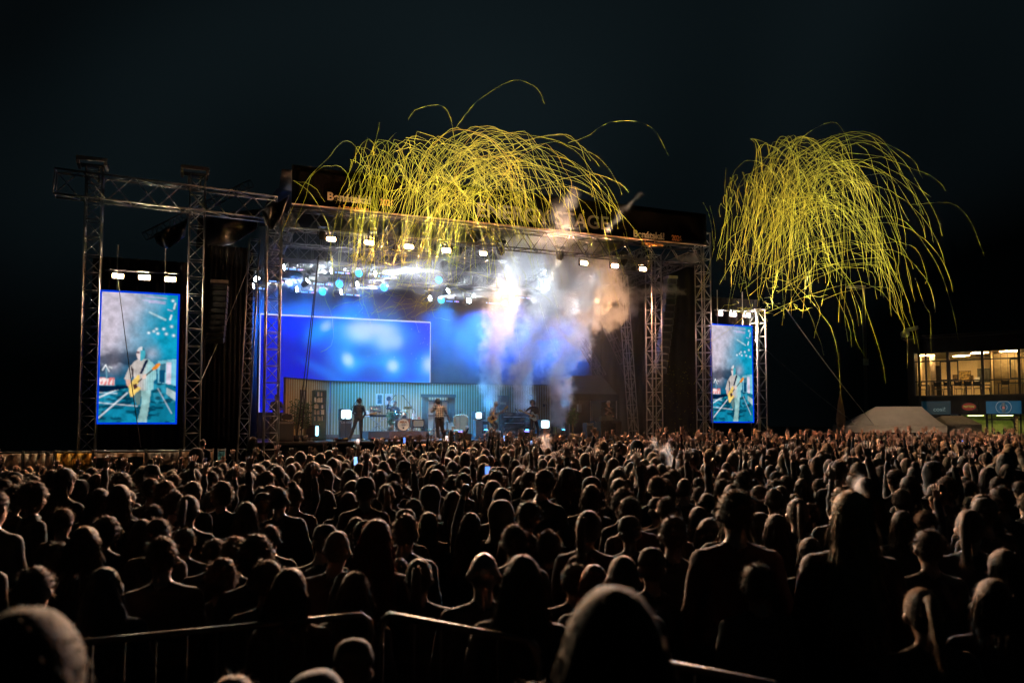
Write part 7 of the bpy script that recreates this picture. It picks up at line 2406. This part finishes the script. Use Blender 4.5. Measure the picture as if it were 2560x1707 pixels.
# straight falling ones on the right of the middle burst and tangled tails below it
for i in range(34):
    x = r4.uniform(1230, 1560); y = r4.uniform(430, 600) + (x - 1230) * .12
    L = r4.uniform(60, 170); s = r4.uniform(.08, .4)
    pts = smooth([(x, y), (x + L * s * .35, y + L * .4), (x + L * s, y + L)], 10)
    streamer(pts, r4.uniform(-4, -1), r4.uniform(-4, -1), 0, wig=.006, solo=False)
for i in range(46):
    x = r4.uniform(880, 1170); y = r4.uniform(470, 600); L = r4.uniform(110, 230)
    sl = r4.uniform(-.35, .05)
    streamer(jag(smooth([(x, y), (x + L * sl * .2, y + L * .35), (x + L * sl * .6, y + L * .7), (x + L * sl + r4.gauss(0, 12), y + L)], 14)[::-1], 7, 4.0), r4.uniform(-4, -1.6), r4.uniform(-4, -1.6), 0, wig=.008, solo=False)
for i in range(52):
    x = r4.gauss(1000, 65); y = r4.uniform(600, 760)
    pts = [(x, y)]
    a = r4.uniform(.2, 2.6)
    for k in range(12):
        a += r4.gauss(0, .45)
        pts.append((pts[-1][0] + 9 * math.cos(a), pts[-1][1] + 9 * abs(math.sin(a)) * r4.uniform(.2, 1)))
    streamer(pts, -1.5, r4.uniform(-2.5, -.8), 0, wig=.01, solo=False, mat=STRO)
for pts in ([(828, 655), (870, 690), (885, 735)], [(830, 640), (828, 690), (815, 730), (812, 745), (825, 775), (832, 800), (830, 860), (800, 880)], [(1100, 700), (1050, 745), (1030, 780), (990, 800)], [(1110, 690), (1080, 760), (1040, 790), (1048, 830)], [(905, 720), (910, 760), (925, 800), (930, 835)], [(925, 720), (940, 770), (950, 800)], [(1300, 690), (1290, 800), (1298, 885), (1300, 905)], [(1350, 760), (1370, 830), (1395, 895)]):
    streamer(smooth(pts, 16), -1.4, -1.8, 0, wig=.012, solo=False, mat=STRO)
for i in range(NRIGHT):
    q = r4.random()
    x0 = r4.gauss(1890, 55); y0 = r4.uniform(640, 790)
    if q < .55:
        xa = r4.gauss(2050, 75); ya = 330 + abs(r4.gauss(40, 120)); xe = xa + abs(r4.gauss(80, 60)) + 12; ye = ya + r4.uniform(80, 330)
    elif q < .78:
        xa = r4.gauss(1950, 55); ya = 400 + abs(r4.gauss(20, 90)); x0 = xa - r4.uniform(10, 90); xe = xa + r4.uniform(10, 90); ye = ya + r4.uniform(60, 260)
    elif q < .9:
        xa = r4.gauss(1850, 32); ya = 430 + abs(r4.gauss(0, 70)); x0 = xa - r4.uniform(-15, 40); y0 = r4.uniform(600, 720); xe = xa + r4.uniform(5, 40); ye = ya + r4.uniform(50, 200)
    else:
        xa = r4.gauss(2150, 60); ya = r4.uniform(600, 730); y0 = ya + r4.uniform(60, 160); xe = xa + r4.uniform(30, 130); ye = ya + r4.uniform(60, 210)
    t0 = r4.uniform(0, .75)
    pts = arc(x0, y0, xa, ya, xe, ye, t0)
    if t0 < .3: pts = jag(pts, 8, 4.0)
    v = r4.uniform(-7.5, -2.0)
    streamer(pts, v, v + r4.uniform(-1.2, 1.2), 1, wig=.008)
for i in range(22):
    x = r4.gauss(1890, 60); y = r4.uniform(690, 790)
    pts = [(x, y)]
    a = r4.uniform(.2, 2.8)
    for k in range(10):
        a += r4.gauss(0, .6)
        pts.append((pts[-1][0] + 7 * math.cos(a), pts[-1][1] + 6 * math.sin(a) * r4.uniform(.2, 1)))
    streamer(pts, -1.8, r4.uniform(-3, -1.4), 1, wig=.01, solo=False)
for b, lab in ((0, 'tangle of thin yellow streamers over the middle of the stage'), (1, 'tangle of thin yellow streamers above the small portrait screen')):
    tag(stuff_mb[b].build('streamer_tangle', STRG if b == 0 else STRM, smooth=True), lab, 'streamers', kind='stuff')
# confetti flakes
mb = MB()
for i in range(330):
    if i < 190: x, y, v = r4.gauss(1690, 40), r4.uniform(900, 1090) , r4.uniform(-2.5, 1)
    elif i < 280: x, y, v = r4.uniform(880, 1090), r4.uniform(750, 920), r4.uniform(-1.5, 1)
    else: x, y, v = r4.uniform(1230, 1500), r4.uniform(560, 760), r4.uniform(-2, 0)
    p = SP(x, y, v)
    d = Vector((r4.gauss(0, 1), r4.gauss(0, 1), r4.gauss(0, 1))).normalized(); e = d.orthogonal().normalized()
    s = r4.uniform(.009, .018)
    n = d.cross(e) * .002
    mb.add([p - d * s - e * s * .5, p + d * s - e * s * .5, p + d * s + e * s * .5, p - d * s + e * s * .5], [(0, 1, 2, 3)])
tag(mb.build('confetti', STRM), 'small yellow confetti flakes drifting down', 'confetti', kind='stuff')

# ================================================================== SMOKE
def smoke_material(name, dens, colr=(.95, .96, 1.0)):
    m = bpy.data.materials.new(name); m.use_nodes = True
    nt = m.node_tree
    nt.nodes.remove(nt.nodes['Principled BSDF'])
    pv = nt.nodes.new('ShaderNodeVolumePrincipled')
    pv.inputs['Color'].default_value = (*colr, 1)
    pv.inputs['Density'].default_value = dens
    pv.inputs['Anisotropy'].default_value = .25
    nt.links.new(pv.outputs[0], nt.nodes['Material Output'].inputs['Volume'])
    return m
def smoke(name, label, spine, mat, nscale=1.6, erode=1.6, warp=.3, vox=.05, gain=1.2, sharp=.12):
    """a plume: points with radii, turned into a fog grid with turbulent edges"""
    pts = []; rad = []
    for (p, ra), (q, rb) in zip(spine[:-1], spine[1:]):
        p = Vector(p); q = Vector(q)
        n = max(2, int((q - p).length / (.3 * min(ra, rb)) ))
        for k in range(n):
            f = k / n
            pts.append(p.lerp(q, f)); rad.append(ra + (rb - ra) * f)
    pts.append(Vector(spine[-1][0])); rad.append(spine[-1][1])
    lo = Vector([min(p[i] - r * 1.7 for p, r in zip(pts, rad)) for i in range(3)]); hi = Vector([max(p[i] + r * 1.7 for p, r in zip(pts, rad)) for i in range(3)])
    c = pts[0]
    me = bpy.data.meshes.new(name)
    me.from_pydata([tuple(p - c) for p in pts], [], [])
    at_ = me.attributes.new('rad', 'FLOAT', 'POINT'); at_.data.foreach_set('value', rad)
    me.materials.append(mat)
    o = inst(name, me, None, c)
    ng = bpy.data.node_groups.new(name, 'GeometryNodeTree')
    ng.interface.new_socket('Geometry', in_out='INPUT', socket_type='NodeSocketGeometry'); ng.interface.new_socket('Geometry', in_out='OUTPUT', socket_type='NodeSocketGeometry')
    N = ng.nodes; Lk = ng.links
    gi = N.new('NodeGroupInput'); go = N.new('NodeGroupOutput')
    pos = N.new('GeometryNodeInputPosition')
    nzv = N.new('ShaderNodeTexNoise'); nzv.inputs['Scale'].default_value = nscale * .55; nzv.inputs['Detail'].default_value = 3
    off = N.new('ShaderNodeVectorMath'); off.operation = 'ADD'; off.inputs[1].default_value = tuple(r4.uniform(-50, 50) for _ in range(3))
    Lk.new(pos.outputs[0], off.inputs[0]); Lk.new(off.outputs[0], nzv.inputs['Vector'])
    sub = N.new('ShaderNodeVectorMath'); sub.operation = 'SUBTRACT'; sub.inputs[1].default_value = (.5, .5, .5); Lk.new(nzv.outputs['Color'], sub.inputs[0])
    scl = N.new('ShaderNodeVectorMath'); scl.operation = 'SCALE'; scl.inputs['Scale'].default_value = warp * 2; Lk.new(sub.outputs[0], scl.inputs[0])
    wp = N.new('ShaderNodeVectorMath'); wp.operation = 'ADD'; Lk.new(pos.outputs[0], wp.inputs[0]); Lk.new(scl.outputs[0], wp.inputs[1])
    sn = N.new('GeometryNodeSampleNearest'); Lk.new(gi.outputs[0], sn.inputs['Geometry']); Lk.new(wp.outputs[0], sn.inputs['Sample Position'])
    si = N.new('GeometryNodeSampleIndex'); si.data_type = 'FLOAT_VECTOR'; Lk.new(gi.outputs[0], si.inputs['Geometry']); Lk.new(sn.outputs[0], si.inputs['Index'])
    pos2 = N.new('GeometryNodeInputPosition'); Lk.new(pos2.outputs[0], si.inputs['Value'])
    sr = N.new('GeometryNodeSampleIndex'); sr.data_type = 'FLOAT'; Lk.new(gi.outputs[0], sr.inputs['Geometry']); Lk.new(sn.outputs[0], sr.inputs['Index'])
    na = N.new('GeometryNodeInputNamedAttribute'); na.data_type = 'FLOAT'; na.inputs['Name'].default_value = 'rad'; Lk.new(na.outputs['Attribute'], sr.inputs['Value'])
    dist = N.new('ShaderNodeVectorMath'); dist.operation = 'DISTANCE'; Lk.new(wp.outputs[0], dist.inputs[0]); Lk.new(si.outputs['Value'], dist.inputs[1])
    dv = N.new('ShaderNodeMath'); dv.operation = 'DIVIDE'; Lk.new(dist.outputs['Value'], dv.inputs[0]); Lk.new(sr.outputs['Value'], dv.inputs[1])
    nz = N.new('ShaderNodeTexNoise'); nz.inputs['Scale'].default_value = nscale; nz.inputs['Detail'].default_value = 6; nz.inputs['Roughness'].default_value = .58; Lk.new(off.outputs[0], nz.inputs['Vector'])
    er = N.new('ShaderNodeMath'); er.operation = 'MULTIPLY_ADD'; er.inputs[1].default_value = erode * 2; er.inputs[2].default_value = 1.0 - erode; Lk.new(nz.outputs['Fac'], er.inputs[0])
    d1 = N.new('ShaderNodeMath'); d1.operation = 'SUBTRACT'; Lk.new(er.outputs[0], d1.inputs[0]); Lk.new(dv.outputs[0], d1.inputs[1])
    g = N.new('ShaderNodeMath'); g.operation = 'MULTIPLY'; g.inputs[1].default_value = gain; g.use_clamp = True; Lk.new(d1.outputs[0], g.inputs[0])
    vc = N.new('GeometryNodeVolumeCube')
    Lk.new(g.outputs[0], vc.inputs['Density'])
    vc.inputs['Min'].default_value = lo - c; vc.inputs['Max'].default_value = hi - c
    for ax, nm in enumerate('XYZ'):
        vc.inputs['Resolution ' + nm].default_value = max(8, min(200, int((hi[ax] - lo[ax]) / vox)))
    sm_ = N.new('GeometryNodeSetMaterial'); sm_.inputs['Material'].default_value = mat
    Lk.new(vc.outputs[0], sm_.inputs[0]); Lk.new(sm_.outputs[0], go.inputs[0])
    md = o.modifiers.new('plume', 'NODES'); md.node_group = ng
    tag(o, label, 'smoke', kind='stuff')
    return o
def sp_(lst, v):
    out = []
    for e in lst:
        x, y, r = e[:3]
        vv = e[3] if len(e) > 3 else v
        out.append((SP(x, y, vv), r * mpp(x, vv)))
    return out
SM1 = smoke_material('smoke_dense', 1.9)
SM4 = smoke_material('smoke_faint', .28)
SM2 = smoke_material('smoke_thin', 1.6)
smoke('smoke_plume', 'pale smoke column rising left of the bass player into the light', sp_([(1225, 1010, 26), (1228, 960, 32), (1232, 900, 34), (1246, 840, 40), (1248, 790, 46), (1268, 745, 42), (1280, 700, 46)], 2.6), SM2, 2.6)
smoke('smoke_plume', 'middle smoke column turning orange as it climbs', sp_([(1312, 1010, 26), (1300, 950, 36), (1318, 900, 42), (1345, 850, 52), (1372, 800, 64), (1385, 755, 70), (1400, 715, 60)], 2.4), SM1, 2.6)
smoke('smoke_plume', 'right smoke column rising in blue light beyond the set wall', sp_([(1398, 1045, 26), (1405, 1000, 34), (1392, 950, 34), (1408, 905, 38), (1432, 860, 44), (1448, 815, 46), (1475, 775, 52), (1490, 735, 52)], 2.2), SM1, 2.9)
smoke('smoke_cloud', 'bright white smoke cloud lit by the beam lamps under the roof', sp_([(1266, 620, 38), (1290, 645, 56), (1310, 700, 40), (1330, 615, 62), (1370, 600, 58, .6), (1400, 645, 74, .8), (1440, 640, 70), (1420, 690, 66), (1462, 670, 48)], 1.4), SM1, 2.4, vox=.05)
smoke('smoke_cloud', 'orange smoke billowing out to the far roof tower', sp_([(1470, 745, 42), (1500, 700, 34), (1515, 650, 24), (1540, 735, 34), (1570, 750, 26), (1600, 745, 16), (1560, 780, 26), (1520, 800, 30), (1590, 770, 18)], 1.4), SM1, 2.4, 1.25, .4, vox=.045)
smoke('smoke_wisp', 'thin white smoke wisp drifting past the far roof tower', sp_([(1540, 730, 11), (1580, 726, 12), (1620, 728, 13), (1650, 722, 17), (1680, 726, 14), (1712, 732, 7)], .2), SM1, 4.5, 1.2, .25, vox=.03)
smoke('smoke_wisp', 'pale smoke thinning out in front of the roof beam', sp_([(1380, 600, 40), (1420, 575, 36), (1390, 540, 28), (1425, 500, 20), (1440, 465, 12)], -3.2), SM4, 2.2, 1.3, .35, vox=.06)
smoke('smoke_wisp', 'faint smoke wisp curling up before the banner', sp_([(1520, 575, 10), (1545, 545, 11), (1565, 520, 9), (1582, 500, 7), (1605, 485, 5)], -1.8), SM4, 3.0, 1.2, .3, vox=.04)
smoke('smoke_cloud', 'pale smoke drifting behind the left side of the streamers', sp_([(1015, 610, 30), (1040, 660, 44), (1080, 690, 50), (1110, 640, 36), (1090, 720, 44), (1050, 730, 30)], 2.2), SM4, 1.6, vox=.06)
def crowd_smoke(label, pts, Y, mat):
    smoke('smoke_puff', label, [(YP(x, y, Y), r * Y / F) for x, y, r in pts], mat, 9.0 * 8 / Y, 1.2, .12 * Y / 8, vox=.03 * Y / 12)
SM3 = smoke_material('smoke_puff', 5.0)
crowd_smoke('pale smoke puff over the front rows below the dark guitarist', [(1362, 1128, 14), (1355, 1108, 16), (1372, 1092, 12)], 19, SM3)
crowd_smoke('vapour puff beside the dark hooded figure', [(1668, 1222, 18), (1672, 1190, 20), (1682, 1160, 14), (1660, 1120, 14), (1640, 1105, 12)], 13, SM3)
crowd_smoke('cigarette smoke curling up in front of the red top', [(2178, 1272, 10), (2172, 1240, 15), (2140, 1215, 18), (2150, 1190, 10)], 7.5, SM3)
